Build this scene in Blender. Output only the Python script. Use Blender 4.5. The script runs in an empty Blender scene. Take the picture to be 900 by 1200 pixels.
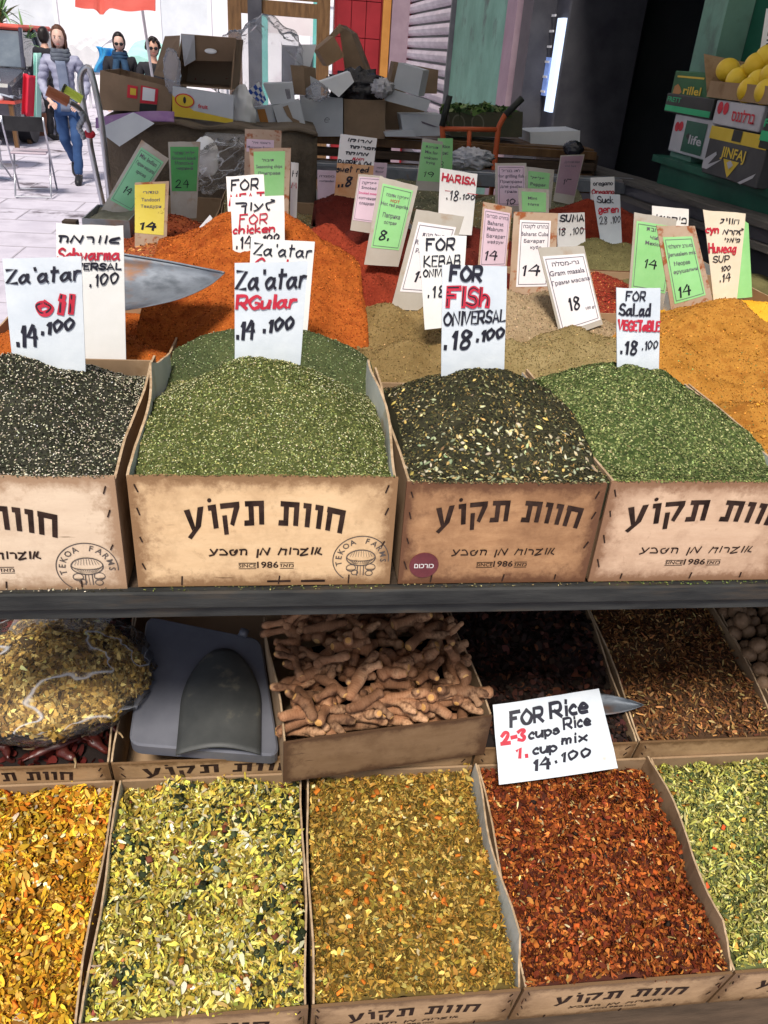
import bpy, math, random
import numpy as np
from mathutils import Vector, Matrix, Euler
random.seed(7)
RS = np.random.RandomState(11)
sc = bpy.context.scene
COL = sc.collection

# ------------------------------------------------------------------ camera, world, sun, exposure
F, U0, V0, CH = 933.0, 450.0, 600.0, 1.65        # focal length and centre in photo pixels, eye height
_y = np.array([(327 - U0) / F, (48 - V0) / F, 1.0]); _y /= np.linalg.norm(_y)
_x = np.array([_y[2], 0, -_y[0]]); _x /= np.linalg.norm(_x)
_z = np.cross(_x, _y)
CM = np.array([_x, _y, _z])                      # world = CM @ (right, down, forward)
cam_d = bpy.data.cameras.new('camera'); cam = bpy.data.objects.new('camera', cam_d); COL.objects.link(cam)
r, d, f = CM[:, 0], CM[:, 1], CM[:, 2]
cam.matrix_world = Matrix(((r[0], -d[0], -f[0], 0), (r[1], -d[1], -f[1], 0), (r[2], -d[2], -f[2], CH), (0, 0, 0, 1)))
cam_d.sensor_fit = 'VERTICAL'; cam_d.sensor_height = 36.0; cam_d.lens = F * 36 / 1200.0
cam_d.clip_start = 0.05; cam_d.clip_end = 500
sc.camera = cam

SUN_EL, SUN_AZ = math.radians(56), math.radians(196)      # azimuth: direction the light comes FROM, clockwise from +Y
w = bpy.data.worlds.new('World'); sc.world = w; w.use_nodes = True
nt = w.node_tree; bg = nt.nodes['Background']
sky = nt.nodes.new('ShaderNodeTexSky'); sky.sky_type = 'NISHITA'; sky.sun_disc = False
sky.sun_elevation = SUN_EL; sky.sun_rotation = SUN_AZ; sky.air_density = 1.0; sky.dust_density = 3.0; sky.ozone_density = 1.0
nt.links.new(sky.outputs[0], bg.inputs[0]); bg.inputs[1].default_value = 0.085
sd = bpy.data.lights.new('sun', 'SUN'); so = bpy.data.objects.new('sun', sd); COL.objects.link(so)
sd.energy = 3.4; sd.angle = math.radians(12); sd.color = (1.0, 0.93, 0.83)
_sv = Vector((math.sin(SUN_AZ) * math.cos(SUN_EL), math.cos(SUN_AZ) * math.cos(SUN_EL), math.sin(SUN_EL)))
so.rotation_euler = _sv.to_track_quat('Z', 'Y').to_euler(); so.location = (0, -3, 6)
sc.view_settings.view_transform = 'Standard'; sc.view_settings.look = 'None'
sc.view_settings.exposure = 0.35; sc.view_settings.gamma = 1.0

# ------------------------------------------------------------------ from a photo pixel to a point on a real plane
def ray(u, v): return CM @ np.array([(u - U0) / F, (v - V0) / F, 1.0])
def PY(u, v, y): q = ray(u, v); t = y / q[1]; return Vector((q[0] * t, y, CH + q[2] * t))
def PZ(u, v, z): q = ray(u, v); t = (z - CH) / q[2]; return Vector((q[0] * t, q[1] * t, z))
def PX(u, v, x): q = ray(u, v); t = x / q[0]; return Vector((x, q[1] * t, CH + q[2] * t))
def PL(u, v, y0, lean):                          # plane through Y=y0 at z=1.1 leaning back by lean
    q = ray(u, v); t = (y0 + lean * (CH - 1.1)) / (q[1] - lean * q[2]); return Vector((q[0] * t, q[1] * t, CH + q[2] * t))

# ------------------------------------------------------------------ materials
def new_mat(name):
    m = bpy.data.materials.new(name); m.use_nodes = True
    return m, m.node_tree, m.node_tree.nodes['Principled BSDF']
def ramp(nt, stops, src):
    r = nt.nodes.new('ShaderNodeValToRGB'); e = r.color_ramp.elements
    while len(e) < len(stops): e.new(0.5)
    for k, (p, c) in enumerate(stops): e[k].position = p; e[k].color = (*c, 1)
    nt.links.new(src, r.inputs[0]); return r.outputs[0]
def noise(nt, vec, scale, detail=4, rough=0.6):
    n = nt.nodes.new('ShaderNodeTexNoise'); n.inputs['Scale'].default_value = scale
    n.inputs['Detail'].default_value = detail; n.inputs['Roughness'].default_value = rough
    nt.links.new(vec, n.inputs['Vector']); return n.outputs['Fac']
def M(name, cols, scale=8, rough=0.7, bump=0.2, bscale=60, bdist=0.002, metal=0.0, spec=0.3, stretch=(1, 1, 1),
      stain=None, stain_scale=5, stain_lo=0.55, stain_hi=0.7, speck=None, speck_scale=120, trans=0.0, alpha=1.0, sss=0.0, emit=None, lo=0.35, hi=0.65, coat=0.0):
    m, nt, b = new_mat(name); L = nt.links
    tc = nt.nodes.new('ShaderNodeTexCoord'); mp = nt.nodes.new('ShaderNodeMapping'); mp.inputs['Scale'].default_value = stretch
    L.new(tc.outputs['Object'], mp.inputs[0]); vec = mp.outputs[0]
    n = noise(nt, vec, scale, 6)
    k = len(cols)
    c = ramp(nt, [(lo + (hi - lo) * i / max(1, k - 1), cols[i]) for i in range(k)], n)
    def over(c, colour, sc_, a, z, det=5):
        f_ = noise(nt, vec, sc_, det)
        rr = ramp(nt, [(a, (0, 0, 0)), (z, (1, 1, 1))], f_)
        mx = nt.nodes.new('ShaderNodeMixRGB'); L.new(rr, mx.inputs[0]); L.new(c, mx.inputs[1]); mx.inputs[2].default_value = (*colour, 1)
        return mx.outputs[0]
    if stain: c = over(c, stain, stain_scale, stain_lo, stain_hi)
    if speck: c = over(c, speck, speck_scale, 0.62, 0.68, 1)
    L.new(c, b.inputs['Base Color'])
    b.inputs['Roughness'].default_value = rough; b.inputs['Metallic'].default_value = metal
    b.inputs['Specular IOR Level'].default_value = spec; b.inputs['Transmission Weight'].default_value = trans
    b.inputs['Alpha'].default_value = alpha; b.inputs['Coat Weight'].default_value = coat
    if emit: b.inputs['Emission Color'].default_value = (*emit[0], 1); b.inputs['Emission Strength'].default_value = emit[1]
    if bump:
        bn = nt.nodes.new('ShaderNodeBump'); bn.inputs['Strength'].default_value = bump; bn.inputs['Distance'].default_value = bdist
        L.new(noise(nt, vec, bscale, 5, 0.65), bn.inputs['Height']); L.new(bn.outputs[0], b.inputs['Normal'])
    return m
def flake_mat(name, rough=0.8, spec=0.08, trans=0.0):
    m, nt, b = new_mat(name)
    a = nt.nodes.new('ShaderNodeAttribute'); a.attribute_name = 'Col'
    nt.links.new(a.outputs['Color'], b.inputs['Base Color'])
    b.inputs['Roughness'].default_value = rough; b.inputs['Specular IOR Level'].default_value = spec
    return m
def plastic(name, col=(0.9, 0.92, 0.95), alpha=0.18, rough=0.12, bump=0.6, bscale=14, fr=.12):
    m, nt, b = new_mat(name)
    tc = nt.nodes.new('ShaderNodeTexCoord')
    n = noise(nt, tc.outputs['Object'], bscale, 4)
    bn = nt.nodes.new('ShaderNodeBump'); bn.inputs['Strength'].default_value = bump; bn.inputs['Distance'].default_value = 0.02
    nt.links.new(n, bn.inputs['Height'])
    gl = nt.nodes.new('ShaderNodeBsdfGlossy'); gl.inputs['Roughness'].default_value = rough
    tr = nt.nodes.new('ShaderNodeBsdfTransparent'); di = nt.nodes.new('ShaderNodeBsdfDiffuse'); di.inputs[0].default_value = (*col, 1)
    nt.links.new(bn.outputs[0], gl.inputs['Normal'])
    lw = nt.nodes.new('ShaderNodeLayerWeight'); lw.inputs[0].default_value = fr; nt.links.new(bn.outputs[0], lw.inputs['Normal'])
    m1 = nt.nodes.new('ShaderNodeMixShader'); m1.inputs[0].default_value = alpha
    nt.links.new(tr.outputs[0], m1.inputs[1]); nt.links.new(di.outputs[0], m1.inputs[2])
    m2 = nt.nodes.new('ShaderNodeMixShader'); nt.links.new(lw.outputs['Fresnel'], m2.inputs[0])
    nt.links.new(m1.outputs[0], m2.inputs[1]); nt.links.new(gl.outputs[0], m2.inputs[2])
    nt.links.new(m2.outputs[0], nt.nodes['Material Output'].inputs[0]); nt.nodes.remove(b)
    return m

MT = {}
def board_mat(name, a, b_, dirt, bias):
    """aged printed fibreboard: fine fibre, scuffs, and grime gathered unevenly along the borders of each panel"""
    m, nt, b = new_mat(name); L = nt.links
    tc = nt.nodes.new('ShaderNodeTexCoord'); oi = nt.nodes.new('ShaderNodeObjectInfo')
    ad = nt.nodes.new('ShaderNodeVectorMath'); ad.operation = 'ADD'; L.new(tc.outputs['Object'], ad.inputs[0]); L.new(oi.outputs['Location'], ad.inputs[1]); vec = ad.outputs[0]
    mp = nt.nodes.new('ShaderNodeMapping'); mp.inputs['Scale'].default_value = (1, 1, 5); L.new(vec, mp.inputs[0])
    c = ramp(nt, [(.3, a), (.7, b_)], noise(nt, mp.outputs[0], 9, 9, .75))
    def mix(c, col, fac):
        mx = nt.nodes.new('ShaderNodeMixRGB'); L.new(fac, mx.inputs[0]); L.new(c, mx.inputs[1]); mx.inputs[2].default_value = (*col, 1); return mx.outputs[0]
    def math_(op, x, y=None, clamp=False):
        n = nt.nodes.new('ShaderNodeMath'); n.operation = op; n.use_clamp = clamp
        for i, q in enumerate((x, y)):
            if q is None: continue
            if isinstance(q, (int, float)): n.inputs[i].default_value = q
            else: L.new(q, n.inputs[i])
        return n.outputs[0]
    sp = nt.nodes.new('ShaderNodeSeparateXYZ'); L.new(tc.outputs['Generated'], sp.inputs[0])
    ex = math_('MULTIPLY', math_('ABSOLUTE', math_('SUBTRACT', sp.outputs[0], .5)), 2.0); ez = math_('MULTIPLY', math_('ABSOLUTE', math_('SUBTRACT', sp.outputs[2], .5)), 2.0)
    e = math_('MAXIMUM', math_('POWER', ex, 9.0), math_('POWER', ez, 5.0))
    n1 = noise(nt, vec, 11, 9, .72); n2 = noise(nt, vec, 38, 8, .7)
    g = math_('ADD', math_('MULTIPLY', e, .42), math_('ADD', math_('MULTIPLY', n1, 1.25), bias))
    c = mix(c, tuple(.55 * x + .45 * y for x, y in zip(a, dirt)), ramp(nt, [(.62, (0, 0, 0)), (.92, (.85, .85, .85))], g))
    g2 = math_('ADD', math_('MULTIPLY', e, .5), n2); c = mix(c, dirt, ramp(nt, [(.60, (0, 0, 0)), (.84, (.85, .85, .85))], g2))
    sc_ = nt.nodes.new('ShaderNodeMapping'); sc_.inputs['Scale'].default_value = (1, 1, 14); sc_.inputs['Rotation'].default_value = (0, .5, 0); L.new(vec, sc_.inputs[0])
    c = mix(c, tuple(x * .5 for x in dirt), ramp(nt, [(.70, (0, 0, 0)), (.74, (.7, .7, .7))], noise(nt, sc_.outputs[0], 12, 3, .5)))
    L.new(c, b.inputs['Base Color']); b.inputs['Roughness'].default_value = .62; b.inputs['Specular IOR Level'].default_value = .3
    bn = nt.nodes.new('ShaderNodeBump'); bn.inputs['Strength'].default_value = .35; bn.inputs['Distance'].default_value = .0015
    L.new(math_('ADD', n2, math_('MULTIPLY', n1, 2.0)), bn.inputs['Height']); L.new(bn.outputs[0], b.inputs['Normal'])
    return m
MT['kraft'] = M('kraft_cardboard', [(0.27, 0.175, 0.10), (0.34, 0.23, 0.135)], 6, 0.85, 0.15, 90, stain=(0.20, 0.12, 0.06), stain_scale=9, stain_lo=0.56, stain_hi=0.72)
MT['carton1'] = board_mat('printed_carton_pale', (.60, .40, .215), (.70, .50, .29), (.20, .105, .045), 0)
MT['carton2'] = board_mat('printed_carton_brown', (.32, .165, .075), (.50, .29, .145), (.10, .04, .018), .12)
MT['carton3'] = board_mat('printed_carton_pink', (.50, .33, .215), (.62, .44, .30), (.20, .10, .05), .02)
MT['carton4'] = board_mat('printed_carton_cream', (.58, .44, .31), (.68, .54, .39), (.30, .18, .10), -.04)
MT['carton_low'] = board_mat('lower_carton', (.34, .215, .11), (.46, .30, .165), (.13, .07, .03), .03)
MT['liner'] = M('white_liner', [(0.46, 0.49, 0.45), (0.60, 0.61, 0.58)], 12, 0.6, 0.3, 30, stain=(0.45, 0.38, 0.25), stain_scale=14, stain_lo=0.58, stain_hi=0.7)
MT['edge'] = M('carton_edge', [(0.30, 0.2, 0.11), (0.5, 0.37, 0.24)], 60, 0.9, 0.3, 200)
MT['beam'] = M('grey_painted_beam', [(0.013, 0.014, 0.014), (0.034, 0.035, 0.033)], 9, 0.7, 0.6, 40, stretch=(1, 6, 6), stain=(0.05, 0.038, 0.026), stain_scale=6)
MT['darkwood'] = M('dark_wood', [(0.045, 0.03, 0.02), (0.09, 0.06, 0.04)], 6, 0.8, 0.5, 40, stretch=(1, 8, 8))
MT['ink'] = M('brown_black_ink', [(0.016, 0.009, 0.007), (0.045, 0.026, 0.02)], 40, 0.8, 0, spec=.08)
MT['stamp'] = M('dark_stamp_ink', [(0.06, 0.05, 0.045), (0.11, 0.09, 0.08)], 40, 0.8, 0, spec=.08)
MT['black'] = M('black_marker', [(0.012, 0.012, 0.02), (0.02, 0.02, 0.035)], 40, 0.5, 0)
MT['red'] = M('red_marker', [(0.44, 0.02, 0.04), (0.54, 0.03, 0.06)], 40, 0.5, 0)
MT['grey_ink'] = M('grey_print', [(0.10, 0.09, 0.12), (0.16, 0.14, 0.18)], 40, 0.6, 0)
MT['metal'] = M('galvanised_metal', [(0.20, 0.22, 0.25), (0.34, 0.36, 0.40)], 8, 0.42, 0.2, 50, metal=0.75, stain=(0.35, 0.2, 0.12), stain_scale=7, stain_lo=0.55, stain_hi=0.68)
MT['steel'] = M('steel_tube', [(0.45, 0.46, 0.5), (0.55, 0.56, 0.6)], 8, 0.3, 0.05, 50, metal=0.9)
MT['flake'] = flake_mat('dried_leaf_bits'); MT['seedm'] = flake_mat('seed_bits', 0.55, 0.2)

# ------------------------------------------------------------------ objects
def link(name, me, mat, parent=None):
    o = bpy.data.objects.new(name, me); COL.objects.link(o)
    if mat is not None:
        for mm in (mat if isinstance(mat, (list, tuple)) else [mat]): me.materials.append(mm)
    if parent is not None: o.parent = parent
    return o
def tag(o, label=None, cat=None, group=None, kind=None):
    if label: o['label'] = label
    if cat: o['category'] = cat
    if group: o['group'] = group
    if kind: o['kind'] = kind
    return o
def thing(name, label, cat, loc=(0, 0, 0), rz=0.0, group=None):
    o = bpy.data.objects.new(name, None); COL.objects.link(o); o.location = loc; o.rotation_euler = (0, 0, rz)
    o.empty_display_size = 0.05
    return tag(o, label, cat, group)
class MB:
    def __init__(s): s.v = []; s.f = []; s.m = []
    def add(s, vs, fs, mi=0):
        b = len(s.v); s.v += [tuple(p) for p in vs]; s.f += [tuple(i + b for i in q) for q in fs]; s.m += [mi] * len(fs); return s
    def box(s, x0, x1, y0, y1, z0, z1, mi=0, mat=None):
        vs = [Vector(p) for p in ((x0, y0, z0), (x1, y0, z0), (x1, y1, z0), (x0, y1, z0), (x0, y0, z1), (x1, y0, z1), (x1, y1, z1), (x0, y1, z1))]
        if mat is not None: vs = [mat @ p for p in vs]
        return s.add(vs, [(0, 3, 2, 1), (4, 5, 6, 7), (0, 1, 5, 4), (1, 2, 6, 5), (2, 3, 7, 6), (3, 0, 4, 7)], mi)
    def slab(s, c, n, mi=0):                       # c: ordered corner polygon, n: thickness vector
        c = [Vector(p) for p in c]; n = Vector(n); k = len(c)
        vs = c + [p + n for p in c]
        fs = [tuple(range(k))[::-1], tuple(range(k, 2 * k))] + [(i, (i + 1) % k, k + (i + 1) % k, k + i) for i in range(k)]
        return s.add(vs, fs, mi)
    def tube(s, pts, rad, n=8, mi=0, cap=True, flat=1.0):
        pts = [Vector(p) for p in pts]; k = len(pts)
        rad = rad if isinstance(rad, (list, tuple)) else [rad] * k
        vs = []; up = None
        for i, p in enumerate(pts):
            t = (pts[min(i + 1, k - 1)] - pts[max(i - 1, 0)]).normalized()
            if up is None:
                up = Vector((0, 0, 1)) if abs(t.z) < 0.9 else Vector((1, 0, 0))
            a = (up - t * up.dot(t)).normalized(); b = t.cross(a); up = a
            for j in range(n):
                th = 2 * math.pi * j / n
                vs.append(p + (a * math.cos(th) * flat + b * math.sin(th)) * rad[i])
        fs = [(i * n + j, i * n + (j + 1) % n, (i + 1) * n + (j + 1) % n, (i + 1) * n + j) for i in range(k - 1) for j in range(n)]
        if cap: fs += [tuple(range(n))[::-1], tuple(range((k - 1) * n, k * n))]
        return s.add(vs, fs, mi)
    def ell(s, c, r, n=12, m=8, mi=0, mat=None, disp=None):
        c = Vector(c); vs = []
        for i in range(m + 1):
            ph = math.pi * i / m
            for j in range(n):
                th = 2 * math.pi * j / n
                q = Vector((math.sin(ph) * math.cos(th), math.sin(ph) * math.sin(th), math.cos(ph)))
                k = disp(q) if disp else 1.0
                q = Vector((q.x * r[0] * k, q.y * r[1] * k, q.z * r[2] * k))
                vs.append(c + (mat @ q if mat is not None else q))
        fs = [(i * n + j, (i + 1) * n + j, (i + 1) * n + (j + 1) % n, i * n + (j + 1) % n) for i in range(m) for j in range(n)]
        return s.add(vs, fs, mi)
    def grid(s, P, nu, nv, mi=0, thick=None):      # P(a,b) a,b in 0..1
        vs = [P(i / nu, j / nv) for j in range(nv + 1) for i in range(nu + 1)]
        fs = [(j * (nu + 1) + i, j * (nu + 1) + i + 1, (j + 1) * (nu + 1) + i + 1, (j + 1) * (nu + 1) + i) for j in range(nv) for i in range(nu)]
        if thick is None: return s.add(vs, fs, mi)
        t = Vector(thick); K = len(vs); W = nu + 1
        back = [Vector(p) + t for p in vs]; fb = [tuple(q + K for q in reversed(x)) for x in fs]
        rim = [j for j in range(nu)]; side = []
        loop = [(0, i) for i in range(nu + 1)] + [(j, nu) for j in range(1, nv + 1)] + [(nv, i) for i in range(nu - 1, -1, -1)] + [(j, 0) for j in range(nv - 1, 0, -1)]
        ids = [a * W + b for a, b in loop]
        for q in range(len(ids)):
            a, b = ids[q], ids[(q + 1) % len(ids)]; side.append((a, a + K, b + K, b))
        return s.add(list(vs) + back, fs + fb + side, mi)
    def build(s, name, mat, parent=None, smooth=False, bevel=0.0):
        me = bpy.data.meshes.new(name); me.from_pydata([tuple(p) for p in s.v], [], s.f)
        o = link(name, me, mat, parent)
        if any(s.m): me.polygons.foreach_set('material_index', s.m)
        if smooth: me.polygons.foreach_set('use_smooth', [True] * len(me.polygons))
        me.update()
        if bevel:
            b = o.modifiers.new('bevel', 'BEVEL'); b.width = bevel; b.segments = 1; b.limit_method = 'ANGLE'
        return o
def np_mesh(name, V, Fq, mat, parent=None, colors=None, smooth=False, mi=None):
    me = bpy.data.meshes.new(name); k = Fq.shape[1]
    me.vertices.add(len(V)); me.vertices.foreach_set('co', V.astype(np.float32).ravel())
    me.loops.add(Fq.size); me.loops.foreach_set('vertex_index', Fq.astype(np.int32).ravel())
    me.polygons.add(len(Fq)); me.polygons.foreach_set('loop_start', np.arange(0, Fq.size, k, dtype=np.int32))
    me.polygons.foreach_set('loop_total', np.full(len(Fq), k, dtype=np.int32))
    if smooth: me.polygons.foreach_set('use_smooth', np.ones(len(Fq), dtype=bool))
    if colors is not None:
        a = me.color_attributes.new('Col', 'FLOAT_COLOR', 'POINT')
        a.data.foreach_set('color', np.concatenate([colors, np.ones((len(colors), 1))], 1).astype(np.float32).ravel())
    me.update(calc_edges=True); me.validate()
    return link(name, me, mat, parent)

# ------------------------------------------------------------------ value noise
_T = RS.rand(64, 64)
def vnoise(x, y, s):
    x = np.asarray(x) * s; y = np.asarray(y) * s; xi = np.floor(x).astype(int); yi = np.floor(y).astype(int)
    fx = x - xi; fy = y - yi; fx = fx * fx * (3 - 2 * fx); fy = fy * fy * (3 - 2 * fy)
    a = _T[xi % 64, yi % 64]; b = _T[(xi + 1) % 64, yi % 64]; c = _T[xi % 64, (yi + 1) % 64]; d_ = _T[(xi + 1) % 64, (yi + 1) % 64]
    return (a * (1 - fx) + b * fx) * (1 - fy) + (c * (1 - fx) + d_ * fx) * fy - 0.5

# ------------------------------------------------------------------ heaps of spice
class Heap:
    """height over a rectangular box: the highest of several cones (points read off the heap's outline) and the level filling"""
    def __init__(s, rect, base, cps, slope=0.6, k=0.006, rough=0.006, tilt=0.0, fine=0.002):
        s.rect = rect; s.base = base; s.k = k; s.rough = rough; s.tilt = tilt; s.fine = fine
        s.c = []
        for c in cps:
            p = PY(c[0], c[1], c[2]); s.c.append((p.x, p.y, p.z, c[3] if len(c) > 3 else slope))
    def z(s, x, y):
        b = s.base + s.tilt * (y - s.rect[2])
        acc = np.exp((b - 1.0) / s.k * np.ones_like(x))
        wob = vnoise(x + 3.1, y, 9) * 0.25
        for (cx, cy, cz, sl) in s.c:
            dd = np.sqrt((x - cx) ** 2 + (y - cy) ** 2 + 0.0002)
            acc = acc + np.exp((cz - sl * (1 + wob) * dd - 1.0) / s.k)
        z = 1.0 + s.k * np.log(acc)
        z = z + s.rough * (vnoise(x, y, 14) + 0.6 * vnoise(x + 5, y + 2, 33)) + s.fine * (vnoise(x, y, 110) + 0.7 * vnoise(x + 1, y + 7, 230))
        return z
def heap(label, H, mat, cat='spice heap', group=None, res=0.005, flakes=(), name='spice_heap', skirt=.06):
    x0, x1, y0, y1 = H.rect
    nx = max(8, int((x1 - x0) / res)); ny = max(8, int((y1 - y0) / res))
    gx_ = np.linspace(x0, x1, nx + 1); gy_ = np.linspace(y0, y1, ny + 1); gx_[1] = x0 + .001; gx_[-2] = x1 - .001; gy_[1] = y0 + .001; gy_[-2] = y1 - .001
    X, Y = np.meshgrid(gx_, gy_)
    Z = H.z(X, Y)
    c = Vector(((x0 + x1) / 2, (y0 + y1) / 2, H.base))
    # skirt down into the box
    Z2 = Z.copy(); Z2[0, :] -= skirt; Z2[-1, :] -= .06; Z2[1:-1, 0] -= .06; Z2[1:-1, -1] -= .06
    V = np.stack([X - c.x, Y - c.y, Z2 - c.z], -1).reshape(-1, 3)
    W = nx + 1
    i = np.arange(nx); j = np.arange(ny); I, J = np.meshgrid(i, j); q = (J * W + I).ravel()
    Fq = np.stack([q, q + 1, q + W + 1, q + W], 1)
    o = np_mesh(name, V, Fq, mat, smooth=True); o.location = c
    tag(o, label, cat, group)
    for fl in flakes: flakes_on(o, H, c, **fl)
    return o

def shape_verts(kind):
    if kind == 'leaf':      # 2 folded triangles -> 2 quads
        return np.array([(-.5, -.18, .0), (0, -.5, .1), (.5, -.1, .05), (.45, .2, .0), (0, .5, .12), (-.5, .2, .0)]), np.array([(0, 1, 4, 5), (1, 2, 3, 4)])
    if kind == 'petal':     # long curled strip
        n = 4; v = []; fq = []
        for i in range(n + 1):
            t = i / n; a = (t - .5) * 1.9; wd = .5 * math.sin(math.pi * (0.16 + 0.74 * t))
            x = .5 * math.sin(a) / math.sin(.95); z = .30 * math.cos(a) * 1.2
            v += [(x, -wd, z - .06), (x, wd, z + .06 * math.sin(3 * t))]
        for i in range(n): fq.append((2 * i, 2 * i + 2, 2 * i + 3, 2 * i + 1))
        return np.array(v), np.array(fq)
    if kind == 'seed':
        v = []
        for z, r_ in ((-.5, .12), (-.2, .5), (.2, .5), (.5, .15)):
            for j in range(5):
                a = 2 * math.pi * j / 5; v.append((z, r_ * math.cos(a), r_ * math.sin(a)))
        fq = [(i * 5 + j, i * 5 + (j + 1) % 5, (i + 1) * 5 + (j + 1) % 5, (i + 1) * 5 + j) for i in range(3) for j in range(5)]
        fq += [(15, 16, 17, 18), (15, 18, 19, 15)] if False else [(15, 16, 17, 18)]
        return np.array(v), np.array(fq)
    if kind == 'chunk':
        v = np.array([(-.5, -.4, -.3), (.4, -.5, -.3), (.5, .4, -.35), (-.4, .5, -.3), (-.4, -.35, .3), (.35, -.35, .4), (.4, .4, .25), (-.35, .35, .35)])
        return v, np.array([(0, 3, 2, 1), (4, 5, 6, 7), (0, 1, 5, 4), (1, 2, 6, 5), (2, 3, 7, 6), (3, 0, 4, 7)])
def flakes_on(parent, H, c, n=1000, size=(0.003, 0.005), aspect=(0.4, 0.8), thick=1.0, pal=(((.1, .2, .05), 1),), kind='leaf', tilt=0.6, lift=0.001, seed=1, name='flakes', mat='flake', sub=None, jit=0.25, gather=None, label=None, spread=0.0):
    rs = np.random.RandomState(seed); x0, x1, y0, y1 = sub or H.rect
    x = x0 + (x1 - x0) * rs.rand(n); y = y0 + (y1 - y0) * rs.rand(n)
    if gather is not None:        # patchy sprinkling
        g = vnoise(x + seed, y, gather[0]) > gather[1]; x, y = x[g], y[g]; n = len(x)
    e = 0.004; z = H.z(x, y); gx = (H.z(x + e, y) - H.z(x - e, y)) / (2 * e); gy = (H.z(x, y + e) - H.z(x, y - e)) / (2 * e)
    gx = np.clip(gx, -1.2, 1.2); gy = np.clip(gy, -1.2, 1.2)
    N = np.stack([-gx, -gy, np.ones(n)], 1) + rs.randn(n, 3) * tilt * 0.5; N /= np.linalg.norm(N, axis=1)[:, None]
    A = rs.randn(n, 3); A -= N * (A * N).sum(1)[:, None]; A /= np.linalg.norm(A, axis=1)[:, None]; B = np.cross(N, A)
    L = size[0] + (size[1] - size[0]) * rs.rand(n) ** 1.5; Wd = L * (aspect[0] + (aspect[1] - aspect[0]) * rs.rand(n))
    T = L * thick * (0.6 + 0.8 * rs.rand(n)) * np.where(rs.rand(n) < 0.5, 1, -1 if kind == 'petal' else 1)
    v, fq = shape_verts(kind)
    P = np.stack([x - c.x, y - c.y, z - c.z + lift + spread * rs.rand(n)], 1)
    vj = v[None] * (1 + jit * rs.randn(n, *v.shape) * 0.5)
    V = P[:, None, :] + vj[..., 0:1] * A[:, None] * L[:, None, None] + vj[..., 1:2] * B[:, None] * Wd[:, None, None] + vj[..., 2:3] * N[:, None] * T[:, None, None]
    k = len(v); Fq = (fq[None] + (np.arange(n) * k)[:, None, None]).reshape(-1, fq.shape[1])
    wts = np.array([p[1] for p in pal], float); wts /= wts.sum()
    ci = rs.choice(len(pal), n, p=wts); C = np.array([p[0] for p in pal])[ci] * np.exp(0.36 * rs.randn(n, 1)) * (1 + .06 * rs.randn(n, 3)); C = np.clip(C, 0.004, 0.9)
    C = np.repeat(C, k, 0)
    o = np_mesh(name, V.reshape(-1, 3), Fq, MT[mat], parent, colors=C, smooth=kind in ('seed', 'petal'))
    o['kind'] = 'stuff'
    if label: o['label'] = label
    return o

# ------------------------------------------------------------------ writing: hand strokes and print
G = {'A': '022952 1444', 'B': '0209 ~0939484605 ~0545534202', 'C': '~583906133253', 'D': '0209 ~0939564302', 'E': '49090242 0636', 'F': '0209 0959 0636',
 'G': '~583906133253 355552', 'H': '0902 5952 0656', 'I': '1912', 'K': '0902 490552', 'L': '090242', 'M': '0219345962', 'N': '02095259', 'O': '~39061332536639',
 'P': '0209 ~0949574505', 'R': '0209 ~0949574505 2552', 'S': '~5839181645533203', 'T': '0959 3932', 'U': '~0904224359', 'V': '092259', 'W': '0912365279', 'X': '0952 5902', 'Z': '09590252',
 'a': '~452604123345 464352', 'c': '~3526041232', 'd': '~452604123345 4942', 'e': '~04444526041242', 'g': '~452604123345 ~46412001', 'h': '0902 ~04264542', 'i': '1612 1819',
 'k': '0902 360442', 'l': '1912', 'm': '0602 ~04162522 ~24364542', 'n': '0602 ~04264542', 'o': '~260512324426', 'p': '0600 ~0526442203', 'r': '0602 ~041636', 's': '~35260534331203',
 't': '1912 0737', 'u': '~0603123346 4642', 'w': '0612243246', 'x': '0642 4602', 'y': '0623 4610', 'q': '~452604123345 4640',
 '0': '~29071323344729', '1': '172922', '2': '~0729483502 0252', '3': '~08294826443203', '4': '390555 4842', '5': '490906~', '8': '~482917443212144748', '9': '~472907254732', '6': '~390613325303',
 '.': '1213', '-': '0535', "'": '1918', ' ': '',
 'ש': '~1424354615031242', 'ו': '1712', 'א': '1702 ~37242342', 'ר': '~06263532', 'מ': '021742 4257', 'ה': '~06364542 1512', 'ל': '~294827061222', 'ע': '0623 462201', 'ף': '~0757554535 5550',
 'ח': '02064642', 'ג': '~1636352302', 'י': '1715', 'ק': '~06464432 0401', 'פ': '~1505163645423202', 'ת': '021617 ~16464542', 'ט': '~26051232454634', 'צ': '~063647240142', 'נ': '163612',
 'ן': '1610', 'ז': '~06262412', 'ס': '~260512324426', 'ב': '~06264342 0242', 'כ': '~06364402', 'ם': '061242 4606'}
def isheb(t): return any('\u0590' <= ch <= '\u05ff' for ch in t)
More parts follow.
